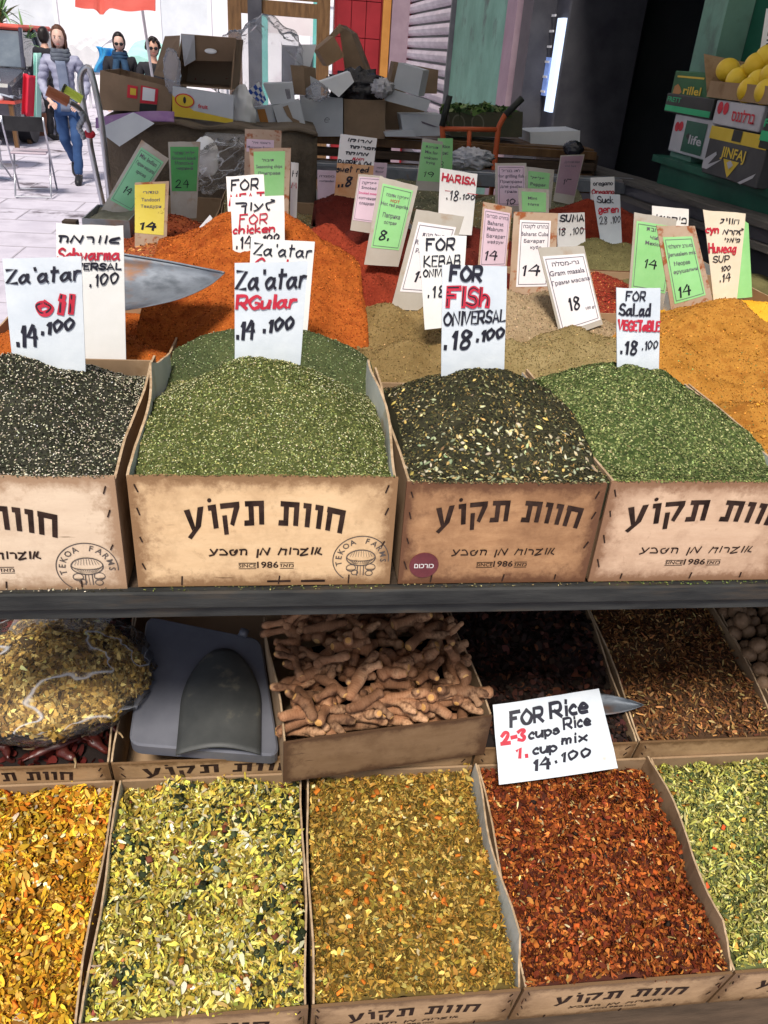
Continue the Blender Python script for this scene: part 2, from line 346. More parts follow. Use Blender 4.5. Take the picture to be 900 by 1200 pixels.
def strokes(text):
    if isheb(text): text = text[::-1]
    out = []; x = 0
    for ch in text:
        if ch == ' ': x += 4; continue
        g = G.get(ch) or G.get(ch.upper()) or G.get(ch.lower()) or '0202'
        mx = 0
        for s_ in g.split():
            sm = s_.startswith('~'); s_ = s_.strip('~'); P = [(int(s_[i]), int(s_[i + 1])) for i in range(0, len(s_) - 1, 2)]
            mx = max(mx, max(p[0] for p in P))
            P = [(x + p[0] + random.uniform(-.16, .16), p[1] - 2 + random.uniform(-.16, .16)) for p in P]
            if sm and len(P) > 2:
                Q = []
                for i in range(len(P) - 1):
                    p0 = P[max(i - 1, 0)]; p1 = P[i]; p2 = P[i + 1]; p3 = P[min(i + 2, len(P) - 1)]
                    for t in (0, 1/6, 1/3, .5, 2/3, 5/6):
                        Q.append(tuple(0.5 * (2 * p1[k] + (p2[k] - p0[k]) * t + (2 * p0[k] - 5 * p1[k] + 4 * p2[k] - p3[k]) * t * t + (3 * p1[k] - p0[k] - 3 * p2[k] + p3[k]) * t ** 3) for k in (0, 1)))
                P = Q + [P[-1]]
            out.append(P)
        x += mx + 1.7
    return out, max(x - 1.7, 1)
def hand_text(mb, S, text, s0, s1, tb, h, wd, asp, rot=0.0, slant=0.12, lift0=0.0006, mi=0):
    """S(s,t,lift) maps the sign's surface; s0..s1 span, tb baseline (down), h cap height, wd stroke width, all in sign fractions; asp = sign height/width"""
    st, W = strokes(text); kx = (s1 - s0) / W; ky = h / 7.0
    for n_, P in enumerate(st):
        Q = [(s0 + (p[0] + slant * p[1]) * kx, tb - p[1] * ky + rot * (p[0] * kx)) for p in P]
        lift = lift0 + 0.00014 * (n_ % 6)
        vs = []; k = len(Q)
        for i in range(k):
            a = Q[max(i - 1, 0)]; b = Q[min(i + 1, k - 1)]
            dx, dy = (b[0] - a[0]), (b[1] - a[1]) * asp; L_ = math.hypot(dx, dy) or 1; dx /= L_; dy /= L_
            ww = wd * 0.44 * (0.92 + 0.14 * math.sin(i * .45 + n_)); c0, c1 = Q[i]
            if i == 0: c0 -= dx * ww * .8; c1 -= dy * ww * .8 / asp
            if i == k - 1: c0 += dx * ww * .8; c1 += dy * ww * .8 / asp
            vs += [S(c0 - dy * ww, c1 + dx * ww / asp, lift), S(c0 + dy * ww, c1 - dx * ww / asp, lift)]
        mb.add(vs, [(2 * i, 2 * i + 2, 2 * i + 3, 2 * i + 1) for i in range(k - 1)], mi)
_tc = {}
def print_mesh(text, bold=0.0):
    key = (text, bold)
    if key in _tc: return _tc[key]
    t = text[::-1] if isheb(text) else text
    cu = bpy.data.curves.new('tmp_text', 'FONT'); cu.body = t; cu.size = 1.0; cu.resolution_u = 2; cu.offset = bold
    o = bpy.data.objects.new('tmp_text', cu); COL.objects.link(o); bpy.context.view_layer.update()
    me = o.to_mesh(); V = np.array([tuple(q.co)[:2] for q in me.vertices]) if len(me.vertices) else np.zeros((0, 2))
    Fs = [tuple(p.vertices) for p in me.polygons]; o.to_mesh_clear()
    bpy.data.objects.remove(o); bpy.data.curves.remove(cu)
    if len(V): V[:, 0] -= V[:, 0].min()
    _tc[key] = (V, Fs, V[:, 0].max() if len(V) else 1); return _tc[key]
def print_text(mb, S, text, s0, s1, tb, h, bold=0.0, arch=0.0, lift=0.0006, mi=0, flip=False):
    V, Fs, W = print_mesh(text, bold)
    if not len(V): return
    kx = (s1 - s0) / W
    vs = []
    for x, y in V:
        s = s0 + x * kx; q = (x / W - .5) * 2
        vs.append(S(s, tb - y * h / 0.7 + arch * q * q, lift))
    mb.add(vs, Fs, mi)
AWY = 1.75  # front edge of the added shade canopy

# ================================================================== SETTING AND STALL
def logo(mb, S, s0, s1, t0, h, arch=0.0):
    L = {'ח': ([[(0, .76), (.8, .76), (.8, 1), (0, 1)], [(.03, 0), (.25, 0), (.25, .76), (.03, .76)], [(.58, 0), (.8, 0), (.8, .76), (.58, .76)]], .8),
         'ו': ([[(.12, 0), (.34, 0), (.34, .78), (.12, .78)], [(0, .78), (.34, .78), (.34, 1), (0, 1)]], .34),
         'ת': ([[(.06, .78), (.86, .78), (.86, 1), (.06, 1)], [(.64, 0), (.86, 0), (.86, .78), (.64, .78)], [(.2, .2), (.42, .2), (.42, .78), (.2, .78)], [(-.02, -.03), (.42, -.03), (.42, .2), (0, .2)]], .86),
         'ק': ([[(0, .78), (.8, .78), (.8, 1), (0, 1)], [(.34, .1), (.5, .0), (.8, .78), (.56, .78)], [(.04, -.32), (.24, -.32), (.24, .5), (.04, .5)]], .8),
         'ע': ([[(-.04, -.12), (.1, -.25), (.6, .2), (.36, .22)], [(.36, .22), (.6, .2), (.84, 1), (.6, 1)], [(.02, 1), (.26, 1), (.36, .22), (.2, .1)]], .84), ' ': ([], .3)}
    seq = 'ע.ו ק ת  ת ו ו ח'; x = 0; polys = []
    for ch in 'עוקת תווח':
        ps, wd = L[ch]
        for p in ps: polys.append([(x + a, b) for a, b in p])
        if ch == 'ו' and x < 1.5: polys.append([(x + .1 + .09 * math.cos(k * math.pi / 4), 1.2 + .09 * math.sin(k * math.pi / 4)) for k in range(8)])
        x += wd + .17
    W = x - .17
    for n_, p in enumerate(polys):
        vs = []
        for a, b in p:
            u = (a / W - .5) * 2; vs.append(S(s0 + (s1 - s0) * (a + .12 * (b - .5) * u * 1.2) / W, t0 + h * (1 - b) + arch * u * u, .0007 + .00012 * (n_ % 3)))
        mb.add(vs, [tuple(range(len(p)))])
staple_me = None
def carton(label, x0, x1, yf, yb, zb, zt, mat, cat='carton', group=None, rx=0.0, prof_l=None, prof_r=None, liner=('liner', 'liner'), back=None, name='carton', rag=0.003):
    """open-topped carton; yf/zb are world position of its front bottom edge; heights local"""
    t = thing(name, label, cat, (x0, yf, zb), 0, group); t.rotation_euler = (rx, 0, 0)
    W = x1 - x0; D = yb - yf; Hh = zt - zb; th = .005
    def Sf(s, q, l): return Vector((W * s, -l - .0025 * math.sin(math.pi * s) * math.sin(math.pi * min(q, 1)), Hh * (1 - q)))
    m = MB(); m.grid(lambda a, b: Sf(a, b, 0) + Vector((0, 0, rag * (1 - b) * float(vnoise(a * 7 + x0 * 9, yf, 1)))), 16, 6, 0, (0, th, 0))
    fp = m.build('front_panel', MT[mat], t)
    MB().box(th, W - th, D - th, D, 0, back if back is not None else Hh).build('back_panel', MT['kraft'], t)
    MB().box(th, W - th, th + .001, D - th - .001, .0, th).build('bottom_panel', MT['kraft'], t)
    for sx, pr, ln in ((0, prof_l, liner[0]), (1, prof_r, liner[1])):
        pr = pr or [(0, Hh), (D, Hh)]
        P = [(y, z + (.0 if i in (0,) else random.uniform(-.0015, .0015))) for i, (y, z) in enumerate(pr)]
        fine = []
        for (a, za), (b, zb_) in zip(P[:-1], P[1:]):
            for k in range(5): u = k / 5; fine.append((a + (b - a) * u, za + (zb_ - za) * u + random.uniform(-.0012, .0012)))
        fine.append(P[-1])
        m = MB(); xa = (.0006 if sx == 0 else W - th + .0006)
        for k in range(len(fine) - 1):
            (a, za), (b, zc) = fine[k], fine[k + 1]
            wob = lambda y, z: .004 * math.sin(y * 17 + x0 * 5) * max(0, z - Hh + .02) / .03
            c = [(xa + wob(a, 0), a + .0062, 0), (xa + wob(b, 0), b + (.0062 if k == 0 and False else 0) + .0062, 0), (xa + wob(b, zc), b + .0062, zc), (xa + wob(a, za), a + .0062, za)]
            vs = c + [(p[0] + th - .0012, p[1], p[2]) for p in c]
            m.add(vs, [(0, 1, 2, 3)], 2 if sx == 0 else 0); m.add(vs, [(7, 6, 5, 4)], 0 if sx == 0 else 2); m.add(vs, [(3, 2, 6, 7)], 1)
            if k == 0: m.add(vs, [(0, 3, 7, 4)], 1)
        m.build('side_panel', [MT[ln], MT['edge'], MT['kraft']], t)
    return t, fp, Sf
def staples(fp, W, Hh, spots):
    global staple_me
    if staple_me is None:
        m = MB().box(-.001, .001, -.0012, 0, -.0065, .0065); o = m.build('staple', MT['ink'], fp); staple_me = o.data; first = o
    else: first = None
    for k, (s, q, a) in enumerate(spots):
        o = first if (first is not None and k == 0) else bpy.data.objects.new('staple', staple_me)
        if o is not first: COL.objects.link(o); o.parent = fp
        o.location = (W * s, -.0028 * math.sin(math.pi * s) * math.sin(math.pi * q) - .0003, Hh * (1 - q)); o.rotation_euler = (0, math.radians(a), 0); o.scale = (1, 1, random.uniform(.7, 1.2))
def emblem(fp, S, cs, ct, rs_, asp, a0=-200, a1=20):
    """ring, arched name and a mushroom cluster; rs_ radius in panel widths, asp = width/height"""
    m = MB()
    def P(x, y, l=.0007): return S(cs + x * rs_, ct - y * rs_ * asp, l)
    def line(pts, w_, l=.0007): 
        vs = []
        for i, (x, y) in enumerate(pts):
            a = pts[max(i - 1, 0)]; b = pts[min(i + 1, len(pts) - 1)]; dx, dy = b[0] - a[0], b[1] - a[1]; L_ = math.hypot(dx, dy) or 1
            vs += [P(x - dy / L_ * w_, y + dx / L_ * w_, l), P(x + dy / L_ * w_, y - dx / L_ * w_, l)]
        m.add(vs, [(2 * i, 2 * i + 2, 2 * i + 3, 2 * i + 1) for i in range(len(pts) - 1)])
    line([(math.cos(math.radians(a)), math.sin(math.radians(a))) for a in range(a0, a1 + 1, 8)][::1] if False else [(math.cos(math.radians(a)), math.sin(math.radians(a))) for a in range(-6, 236, 6) if True], .018)
    lm = MB(); txt = 'TEKOA FARMS'; 
    for i, ch in enumerate(txt):
        if ch == ' ': continue
        a = math.radians(192 - i * 19.5); V, Fs, W = print_mesh(ch, .012); ux, uy = math.sin(a), -math.cos(a); ox, oy = .70 * math.cos(a), .70 * math.sin(a)
        k = .31; vs = [P(ox + ux * (x - W / 2) * k + math.cos(a) * y * k, oy + uy * (x - W / 2) * k + math.sin(a) * y * k, .0008) for x, y in V]
        m.add(vs, Fs)
    def arc(cx, cy, rx, ry, b0, b1, w_=.014, n=14): line([(cx + rx * math.cos(math.radians(b0 + (b1 - b0) * i / n)), cy + ry * math.sin(math.radians(b0 + (b1 - b0) * i / n))) for i in range(n + 1)], w_, .0010)
    arc(0, .08, .52, .34, 0, 360, .02, 22); arc(0, .10, .50, .16, 180, 360)
    for k in range(11): x = -.45 + .09 * k; line([(x, .08 - .12 * math.sqrt(max(0, 1 - (x / .5) ** 2))), (x * .5, -.18)], .008, .0012)
    for k in range(9): x = -.4 + .1 * k; line([(x, .13), (x * .8, .13 + .26 * math.sqrt(max(0, 1 - (x / .5) ** 2)))], .007, .0012)
    line([(-.1, -.24), (-.12, -.7)], .018); line([(.12, -.24), (.12, -.7)], .018); line([(0, -.24), (.01, -.7)], .01)
    arc(-.34, -.36, .17, .15, 0, 360); arc(.36, -.34, .18, .15, 0, 360); arc(-.2, -.56, .12, .1, 0, 360); arc(.32, -.6, .13, .11, 0, 360); arc(-.34, -.40, .16, .05, 180, 360); arc(.36, -.38, .17, .05, 180, 360)
    o = m.build('emblem', MT['stamp'], fp); return o
def print_front(fp, S, W, Hh, s0, s1, t0=.24, h=.20, arch=.09, sub=True, since=True):
    m = MB(); logo(m, S, s0, s1, t0, h, arch); m.build('logo', MT['ink'], fp)
    if sub:
        m = MB(); a = s0 + (s1 - s0) * .14; b = s0 + (s1 - s0) * .86; q = Hh / W
        hand_text(m, S, 'אוצרות מן הטבע', a, b, .69, .085, .009, q, 0, .1); m.build('script_line', MT['ink'], fp)
    if since:
        m = MB(); c = (s0 + s1) / 2; d_ = (s1 - s0) * .5
        print_text(m, S, 'SINCE', c - d_ * .36, c - d_ * .13, .815, .035, .01); print_text(m, S, '1986', c - d_ * .12, c + d_ * .16, .82, .06, .02); print_text(m, S, 'מאז', c + d_ * .18, c + d_ * .36, .815, .035, .01)
        for yy in (.77, .825): m.add([S(c - d_ * .36, yy, .0006), S(c - d_ * .13, yy, .0006), S(c - d_ * .13, yy + .006, .0006), S(c - d_ * .36, yy + .006, .0006)], [(0, 1, 2, 3)])
        for yy in (.77, .825): m.add([S(c + d_ * .18, yy, .0006), S(c + d_ * .36, yy, .0006), S(c + d_ * .36, yy + .006, .0006), S(c + d_ * .18, yy + .006, .0006)], [(0, 1, 2, 3)])
        m.build('print', MT['ink'], fp)
ZR, ZB = 1.118, 0.934
def prof(x, pts, yf, zb, D):                      # profile of a raised side panel read along its plane x
    out = []
    for u, v in pts:
        p = PX(u, v, x); out.append((p.y - yf, p.z - zb))
    return out
MT['awning'] = M('shade_canopy_canvas', [(.50, .49, .46), (.58, .56, .52)], 2, .9, .2, 20)
_n = MT['awning'].node_tree; _tr = _n.nodes.new('ShaderNodeBsdfTranslucent'); _tr.inputs[0].default_value = (.80, .78, .75, 1); _m = _n.nodes.new('ShaderNodeMixShader'); _m.inputs[0].default_value = .7
_n.links.new(_n.nodes['Principled BSDF'].outputs[0], _m.inputs[1]); _n.links.new(_tr.outputs[0], _m.inputs[2]); _n.links.new(_m.outputs[0], _n.nodes['Material Output'].inputs[0])
aw_ = thing('shade_canopy', 'unseen canvas canopy added to shade the back of the stall', 'awning', (0.4, AWY, 0))  # canopy out of view, added to put the rear rows in shade
MB().slab([(-1.6, 0, 2.52), (1.5, 0, 2.52), (1.5, 4.9 - AWY, 2.75), (-1.6, 4.9 - AWY, 2.75)], (0, 0, .02)).build('canvas', MT['awning'], aw_)
MB().tube([(-1.6, 0, 2.5), (1.5, 0, 2.5)], .02, 8).build('rail', MT['darkwood'], aw_)
# ---- the four front cartons of the upper tier
edge = [(.03, .1, -20), (.03, .3, -15), (.03, .55, -18), (.03, .8, -20), (.96, .1, 18), (.965, .3, 20), (.96, .6, 25), (.17, .94, 5), (.55, .94, 8), (.83, .94, 2)]
D1 = .47
pl = [(0, .184), (.1, .195), (.22, .225), (.33, .232), (.40, .225), (D1 - .01, .20)]
c1, f1, S1 = carton('pale carton of black and white seed mix, cut off by the left edge', -.60, -.224, 1.0, 1.0 + D1, ZB - .004, ZR, 'carton4', prof_r=[(0, .18), (.15, .195), (.3, .21), (D1 - .01, .2)])
print_front(f1, S1, .376, .188, .20, .775, .22); emblem(f1, S1, .86, .79, .115, 2.0); staples(f1, .376, .188, edge)
c2, f2, S2 = carton('widest pale brown printed carton, holding ground green herbs with white seeds', -.208, .170, 1.0, 1.0 + D1, ZB, ZR + .003, 'carton1', back=.15, prof_l=[(0, .186), (.08, .2), (.2, .232), (.3, .24), (.36, .215), (D1 - .01, .2)], prof_r=[(0, .185), (.1, .205), (.25, .225), (.36, .23), (D1 - .02, .20)])
print_front(f2, S2, .378, .187, .20, .80, .20, .21); emblem(f2, S2, .875, .75, .112, 2.0); staples(f2, .378, .187, edge)
m = MB(); hand_text(m, S2, '--', .5, .72, .965, .02, .012, .5); m.build('scrawl', MT['ink'], f2)
c3, f3, S3 = carton('dark stained brown carton with a round maroon sticker', .183, .486, 1.0, 1.0 + D1, ZB, ZR - .007, 'carton2', back=.15)
print_front(f3, S3, .303, .177, .16, .90, .15, .20, .08); staples(f3, .303, .177, edge)
m = MB(); m.add([S3(.125 + .075 * math.cos(k * math.pi / 14), .80 + .075 * 1.71 * math.sin(k * math.pi / 14), .0016) for k in range(28)] + [S3(.125 + .075 * math.cos(k * math.pi / 14), .80 + .075 * 1.71 * math.sin(k * math.pi / 14), .0) for k in range(28)], [tuple(range(28))] + [(k, (k + 1) % 28, 28 + (k + 1) % 28, 28 + k) for k in range(28)])
MT['maroon'] = M('maroon_sticker', [(0.10, 0.02, 0.025), (0.14, 0.03, 0.035)], 30, 0.45, 0.05)
stk = m.build('sticker', MT['maroon'], f3); m = MB(); print_text(m, S3, 'כורכום', .075, .175, .825, .05, .015, lift=.0021); MT['whiteink'] = M('white_print', [(0.6, 0.58, 0.55), (0.65, 0.62, 0.6)], 20, 0.6, 0); m.build('lettering', MT['whiteink'], stk)
c4, f4, S4 = carton('pinkish printed carton of ground salad greens, at the right end of the front row', .492, .803, 1.0, 1.0 + D1, ZB, ZR - .003, 'carton3', back=.15)
print_front(f4, S4, .311, .181, .12, .96, .16, .20, .08); staples(f4, .311, .181, edge)
# ---- rows behind: plain cartons
cols = [-.60, -.215, .172, .488, .80, 1.115, 1.43]
k_ = 0
rowtxt = ['second', 'third', 'fourth', 'fifth', 'sixth']; coltxt = ['behind the oil mix', 'behind the widest printed carton', 'behind the stained carton with the sticker', 'behind the pinkish carton', 'right of the pinkish carton', 'next to the dark ledge']
for rI in range(5):
    for cI in range(6):
        if (rI, cI) in ((1, 0),): continue
        y0 = 1.475 + .475 * rI; zt = 1.10
        if rI == 0: zt = 1.085 if cI == 0 else 1.05
        ct, _, _ = carton('plain carton in the %s row, %s' % (rowtxt[rI], coltxt[cI]), cols[cI] + .003, cols[cI + 1] - .003, y0, y0 + .465, .934, zt, 'kraft' if (rI + cI) % 3 else 'carton2', group='plain cartons behind the printed ones', liner=('kraft', 'liner' if (rI + cI) % 2 else 'kraft'))
c5, f5, S5 = carton('carton beside the pinkish one, mostly outside the view on the right', .808, 1.12, 1.0, 1.0 + D1, ZB, ZR - .003, 'carton3')

# ---- the table under the upper tier and the lower shelf
tb = thing('stall_counter', 'long dark stall counter with a grey painted front beam', 'counter', (0.4, 1.0, 0))
MB().box(-1.0, 1.24, .012, 3.0, .895, .925).build('counter_top', MT['darkwood'], tb)
MB().box(-1.4, 1.6, -.012, .006, .900, .931).build('beam', MT['beam'], tb, bevel=.003)
MB().box(-1.4, 1.6, -.002, .05, .876, .8975).build('beam', MT['beam'], tb, bevel=.003)
for x in (-1.36, 1.5):
    for y in (.95, 2.85): MB().box(x, x + .06, y, y + .06, 0, .894).build('leg', MT['darkwood'], tb)
MB().box(-1.38, 1.6, 1.0, 1.03, 0.05, .86).build('back_board', MT['darkwood'], tb)
low = thing('lower_shelf', 'sloping dark shelf carrying the lower rows of cartons', 'shelf', (0.4, .72, 0))
R18 = math.atan(.18)
def LZ(y): return .22 + .18 * (y - .8)            # rim plane of the lower front row
MB().slab([(-1.7, 0, LZ(.72) - .165), (1.6, 0, LZ(.72) - .165), (1.6, 1.28, LZ(2.0) - .165), (-1.7, 1.28, LZ(2.0) - .165)], (0, 0, -.03)).build('shelf_board', MT['darkwood'], low)
for x in (-1.6, 1.5): MB().box(x, x + .05, .9, .95, 0, .16).build('leg', MT['darkwood'], low)

# ================================================================== HEAPS, UPPER TIER
def powder(name, a, b, c=None, bump=0.5, speck=None, bs=260, dist=0.0022):
    cs = [a, b] + ([c] if c else [])
    MT[name] = M(name, cs, 16, 0.95, bump * 1.8, bs, dist, spec=0.08, speck=speck, speck_scale=260)
powder('p_black', (.02, .02, .014), (.04, .04, .03)); powder('p_green', (.05, .062, .018), (.08, .095, .03)); powder('p_veg', (.04, .062, .018), (.07, .10, .03))
powder('p_seed', (.025, .025, .015), (.045, .042, .025)); powder('p_garlic', (.045, .058, .025), (.075, .09, .035))
powder('p_schwarma', (.32, .075, .014), (.42, .115, .02), speck=(.30, .07, .015)); powder('p_orange', (.27, .060, .011), (.38, .10, .018), (.24, .052, .010), speck=(.26, .05, .012))
powder('p_brick', (.17, .024, .012), (.24, .038, .018), speck=(.15, .02, .01)); powder('p_maroon', (.075, .012, .009), (.115, .019, .013), speck=(.07, .012, .01))
powder('p_khaki', (.16, .105, .04), (.23, .16, .068), speck=(.16, .11, .05)); powder('p_beige', (.26, .185, .105), (.33, .245, .15), speck=(.22, .15, .09))
powder('p_olive', (.21, .155, .065), (.29, .22, .105), speck=(.15, .12, .05)); powder('p_curry', (.31, .135, .022), (.42, .195, .036), (.27, .105, .018), speck=(.32, .12, .018))
powder('p_turmeric', (.66, .33, .025), (.72, .38, .035)); powder('p_darkolive', (.09, .08, .035), (.14, .125, .055)); powder('p_tandoori', (.20, .045, .02), (.30, .08, .03), speck=(.12, .02, .01))
powder('p_herb', (.14, .14, .09), (.22, .21, .13), speck=(.10, .10, .06)); powder('p_chili', (.17, .025, .015), (.24, .04, .02), speck=(.3, .12, .05))
Bz = 1.104
Hoil = Heap((-.594, -.230, 1.008, 1.465), Bz, [(-60, 430, 1.25), (0, 417, 1.25), (25, 417, 1.25), (70, 428, 1.27), (110, 445, 1.3), (150, 462, 1.33), (140, 520, 1.1)], .5, tilt=-.05, rough=.012, fine=.004)
heap('black and white mix of sesame and nigella under the oil sign', Hoil, MT['p_black'], flakes=[
    dict(n=20000, size=(.003, .0048), aspect=(.45, .65), thick=.35, pal=(((.035, .038, .022), 5), ((.014, .014, .010), 4), ((.085, .085, .045), 2)), kind='leaf', name='dark_bits', seed=2, lift=.0005),
    dict(n=6500, size=(.0022, .0034), aspect=(.5, .7), thick=.5, pal=(((.55, .50, .38), 3), ((.38, .36, .26), 2)), kind='seed', name='white_seeds', seed=3, lift=.001, mat='seedm')])
Hgr = Heap((-.202, .164, 1.008, 1.465), Bz + .004, [(305, 413, 1.21, .6), (325, 415, 1.21, .6), (290, 419, 1.22, .6), (345, 428, 1.2, .6), (262, 441, 1.2, .55), (220, 470, 1.15, .5)], .6, rough=.012, fine=.004, tilt=-.085)
GP = (((.125, .142, .042), 5), ((.20, .22, .080), 3.5), ((.038, .046, .015), 3.5), ((.28, .26, .09), 1))
heap('olive green ground herbs with sesame, mounded before the red and blue price sign', Hgr, MT['p_green'], flakes=[
    dict(n=30000, size=(.0025, .0045), aspect=(.4, .7), thick=.3, pal=GP, name='herb_bits', seed=4, lift=.0005),
    dict(n=4200, size=(.0022, .0032), aspect=(.5, .7), thick=.5, pal=(((.50, .48, .27), 3), ((.40, .42, .22), 2)), kind='seed', name='white_seeds', seed=5, mat='seedm')])
Hga = Heap((-.209, .185, 1.40, 1.80), 1.06, [(300, 376, 1.56), (330, 374, 1.56), (260, 386, 1.55), (372, 390, 1.54), (402, 410, 1.52), (436, 440, 1.46), (225, 412, 1.5), (185, 445, 1.44)], .55, rough=.012, fine=.004)
heap('darker green herb heap rising behind the sesame mound', Hga, MT['p_garlic'], flakes=[
    dict(n=15000, size=(.0025, .0045), aspect=(.4, .7), thick=.3, pal=(((.085, .115, .048), 5), ((.13, .16, .07), 3), ((.035, .05, .022), 3)), name='herb_bits', seed=6, lift=.0005),
    dict(n=700, size=(.0022, .0032), aspect=(.5, .7), thick=.5, pal=(((.45, .45, .27), 3),), kind='seed', name='white_seeds', seed=7, mat='seedm')])
Hse = Heap((.19, .495, 1.008, 1.465), Bz + .002, [(560, 428, 1.22), (588, 432, 1.22), (522, 440, 1.24), (480, 455, 1.28), (455, 465, 1.33), (632, 465, 1.2), (670, 510, 1.12)], .58, rough=.012, fine=.004, tilt=-.07)
heap('dark herb mix with pale pumpkin seeds under the fish sign', Hse, MT['p_seed'], flakes=[
    dict(n=15000, size=(.003, .0065), aspect=(.3, .6), thick=.3, pal=(((.042, .042, .020), 5), ((.09, .082, .035), 3), ((.018, .018, .012), 4), ((.19, .135, .045), 1.2), ((.27, .22, .10), .5)), name='herb_bits', seed=8),
    dict(n=800, size=(.0035, .006), aspect=(.4, .55), thick=.35, pal=(((.34, .30, .17), 3), ((.26, .28, .14), 2), ((.42, .28, .09), 1.5)), kind='seed', name='mixed_seeds', seed=9, mat='seedm'),
    dict(n=170, size=(.007, .0115), aspect=(.5, .62), thick=.26, pal=(((.42, .40, .27), 3), ((.30, .34, .20), 2), ((.48, .34, .14), 1)), kind='seed', name='pumpkin_seeds', seed=10, mat='seedm', sub=(.21, .49, 1.008, 1.12)),
    dict(n=110, size=(.007, .011), aspect=(.5, .62), thick=.26, pal=(((.40, .36, .22), 3), ((.48, .34, .10), 2)), kind='seed', name='pumpkin_seeds', seed=12, mat='seedm')])
Hve = Heap((.475, .845, 1.008, 1.5), Bz + .002, [(745, 424, 1.26), (775, 430, 1.25), (715, 424, 1.3), (670, 436, 1.32), (640, 448, 1.35), (820, 462, 1.22), (860, 494, 1.16)], .6, rough=.012, fine=.004, tilt=-.12)
heap('flaky bright green vegetable herbs under the salad sign', Hve, MT['p_veg'], flakes=[
    dict(n=30000, size=(.003, .0056), aspect=(.45, .75), thick=.3, pal=(((.125, .150, .050), 5), ((.205, .235, .090), 3.5), ((.036, .048, .018), 3.5), ((.31, .31, .14), 1.2)), name='herb_bits', seed=13, lift=.0005)])
Hs = Heap((-.597, -.205, 1.478, 1.94), 1.065, [(-50, 395, 1.62), (20, 380, 1.62), (60, 376, 1.62), (110, 384, 1.62), (145, 398, 1.6), (172, 408, 1.58), (186, 424, 1.5), (120, 430, 1.5)], .5, rough=.010, fine=.004)
heap('orange spice powder behind the black and white mix', Hs, MT['p_schwarma'])
Ho = Heap((-.30, .20, 1.62, 2.42), 1.04, [(300, 236, 2.08, .5), (325, 240, 2.05), (275, 262, 2.05), (355, 270, 2.05), (250, 292, 1.98), (350, 296, 1.98), (225, 328, 1.88), (362, 345, 1.86), (200, 368, 1.76), (192, 400, 1.7)], .72, rough=.02, k=.0035, fine=.004)
heap('tallest bright orange spice mountain in the middle of the stall', Ho, MT['p_orange'], res=.006)
Hk = Heap((.17, .50, 1.478, 2.02), 1.06, [(455, 352, 1.85), (520, 352, 1.85), (415, 368, 1.8), (400, 395, 1.7), (430, 412, 1.62), (480, 396, 1.65), (540, 380, 1.7)], .5, rough=.014, fine=.004)
heap('khaki brown powder behind the pumpkin seed mix', Hk, MT['p_khaki'])
Hb = Heap((.44, .80, 1.60, 2.10), 1.06, [(600, 336, 1.8), (640, 338, 1.8), (565, 350, 1.8), (690, 365, 1.75)], .5, rough=.014, fine=.004)
heap('pale beige powder heap between the fish sign and the curved white card', Hb, MT['p_beige'])
Hol = Heap((.42, .83, 1.478, 1.80), 1.06, [(675, 380, 1.62), (720, 392, 1.58), (640, 395, 1.62), (600, 395, 1.6), (560, 405, 1.58)], .5, rough=.014, fine=.004)
heap('olive beige powder left of the salad sign', Hol, MT['p_olive'])
Hc = Heap((.72, 1.40, 1.06, 1.96), 1.05, [(845, 348, 1.66), (862, 350, 1.66), (812, 364, 1.62), (785, 385, 1.56), (772, 405, 1.52), (885, 385, 1.55), (900, 420, 1.45), (850, 440, 1.42), (890, 470, 1.28), (905, 500, 1.16), (960, 430, 1.4), (820, 435, 1.45)], .55, rough=.018, fine=.004)
heap('large ochre curry powder heap at the right', Hc, MT['p_curry'], res=.006, flakes=[dict(n=500, size=(.002, .004), pal=(((.12, .2, .07), 1), ((.4, .2, .05), 3)), sub=(.8, 1.1, 1.22, 1.5), name='crumbs', seed=70), dict(n=260, size=(.004, .009), aspect=(.6, .9), thick=.6, kind='chunk', pal=(((.5, .22, .035), 3), ((.4, .17, .03), 1)), name='lumps', seed=71)])
Ht = Heap((1.10, 1.75, 1.72, 2.30), 1.05, [(878, 350, 1.9), (900, 352, 1.88), (960, 360, 1.85)], .5)
heap('bright yellow turmeric powder right of the ochre heap', Ht, MT['p_turmeric'])
Hrb = Heap((.06, .50, 1.93, 2.42), 1.05, [(430, 282, 2.22), (405, 290, 2.2), (385, 330, 2.05), (468, 300, 2.2), (400, 318, 2.05), (440, 318, 2.02), (385, 262, 2.35), (420, 335, 1.98)], .55, rough=.018, fine=.004)
heap('brick red paprika powder beside the orange mountain', Hrb, MT['p_brick'])
Hma = Heap((.12, .52, 2.40, 3.2), 1.04, [(400, 222, 2.85), (385, 232, 2.8), (430, 240, 2.8), (455, 262, 2.7), (375, 262, 2.6), (420, 265, 2.55)], .55, rough=.018, fine=.004)
heap('maroon chilli powder below the orange stained sweet red sign', Hma, MT['p_maroon'], res=.007)
Hha = Heap((.52, .80, 2.3, 2.85), 1.05, [(550, 262, 2.6), (575, 268, 2.6), (545, 290, 2.4)], .5)
heap('dark brownish red powder beside the harissa sign', Hha, MT['p_maroon'], res=.007)
Hsu = Heap((.93, 1.42, 2.75, 3.3), 1.04, [(690, 232, 3.1), (720, 238, 3.1), (745, 250, 3.0), (690, 255, 2.9)], .45, rough=.01)
heap('rusty red heap behind the tall sumac sign', Hsu, MT['p_brick'], res=.008)
Hdo = Heap((.93, 1.35, 2.3, 2.78), 1.05, [(700, 276, 2.62), (735, 282, 2.6), (690, 286, 2.6), (760, 288, 2.55)], .45)
heap('dark olive herb powder right of the curved white card', Hdo, MT['p_darkolive'], res=.008)
Hch = Heap((.78, 1.02, 1.96, 2.38), 1.06, [(700, 318, 2.22), (722, 326, 2.2), (712, 345, 2.05)], .45)
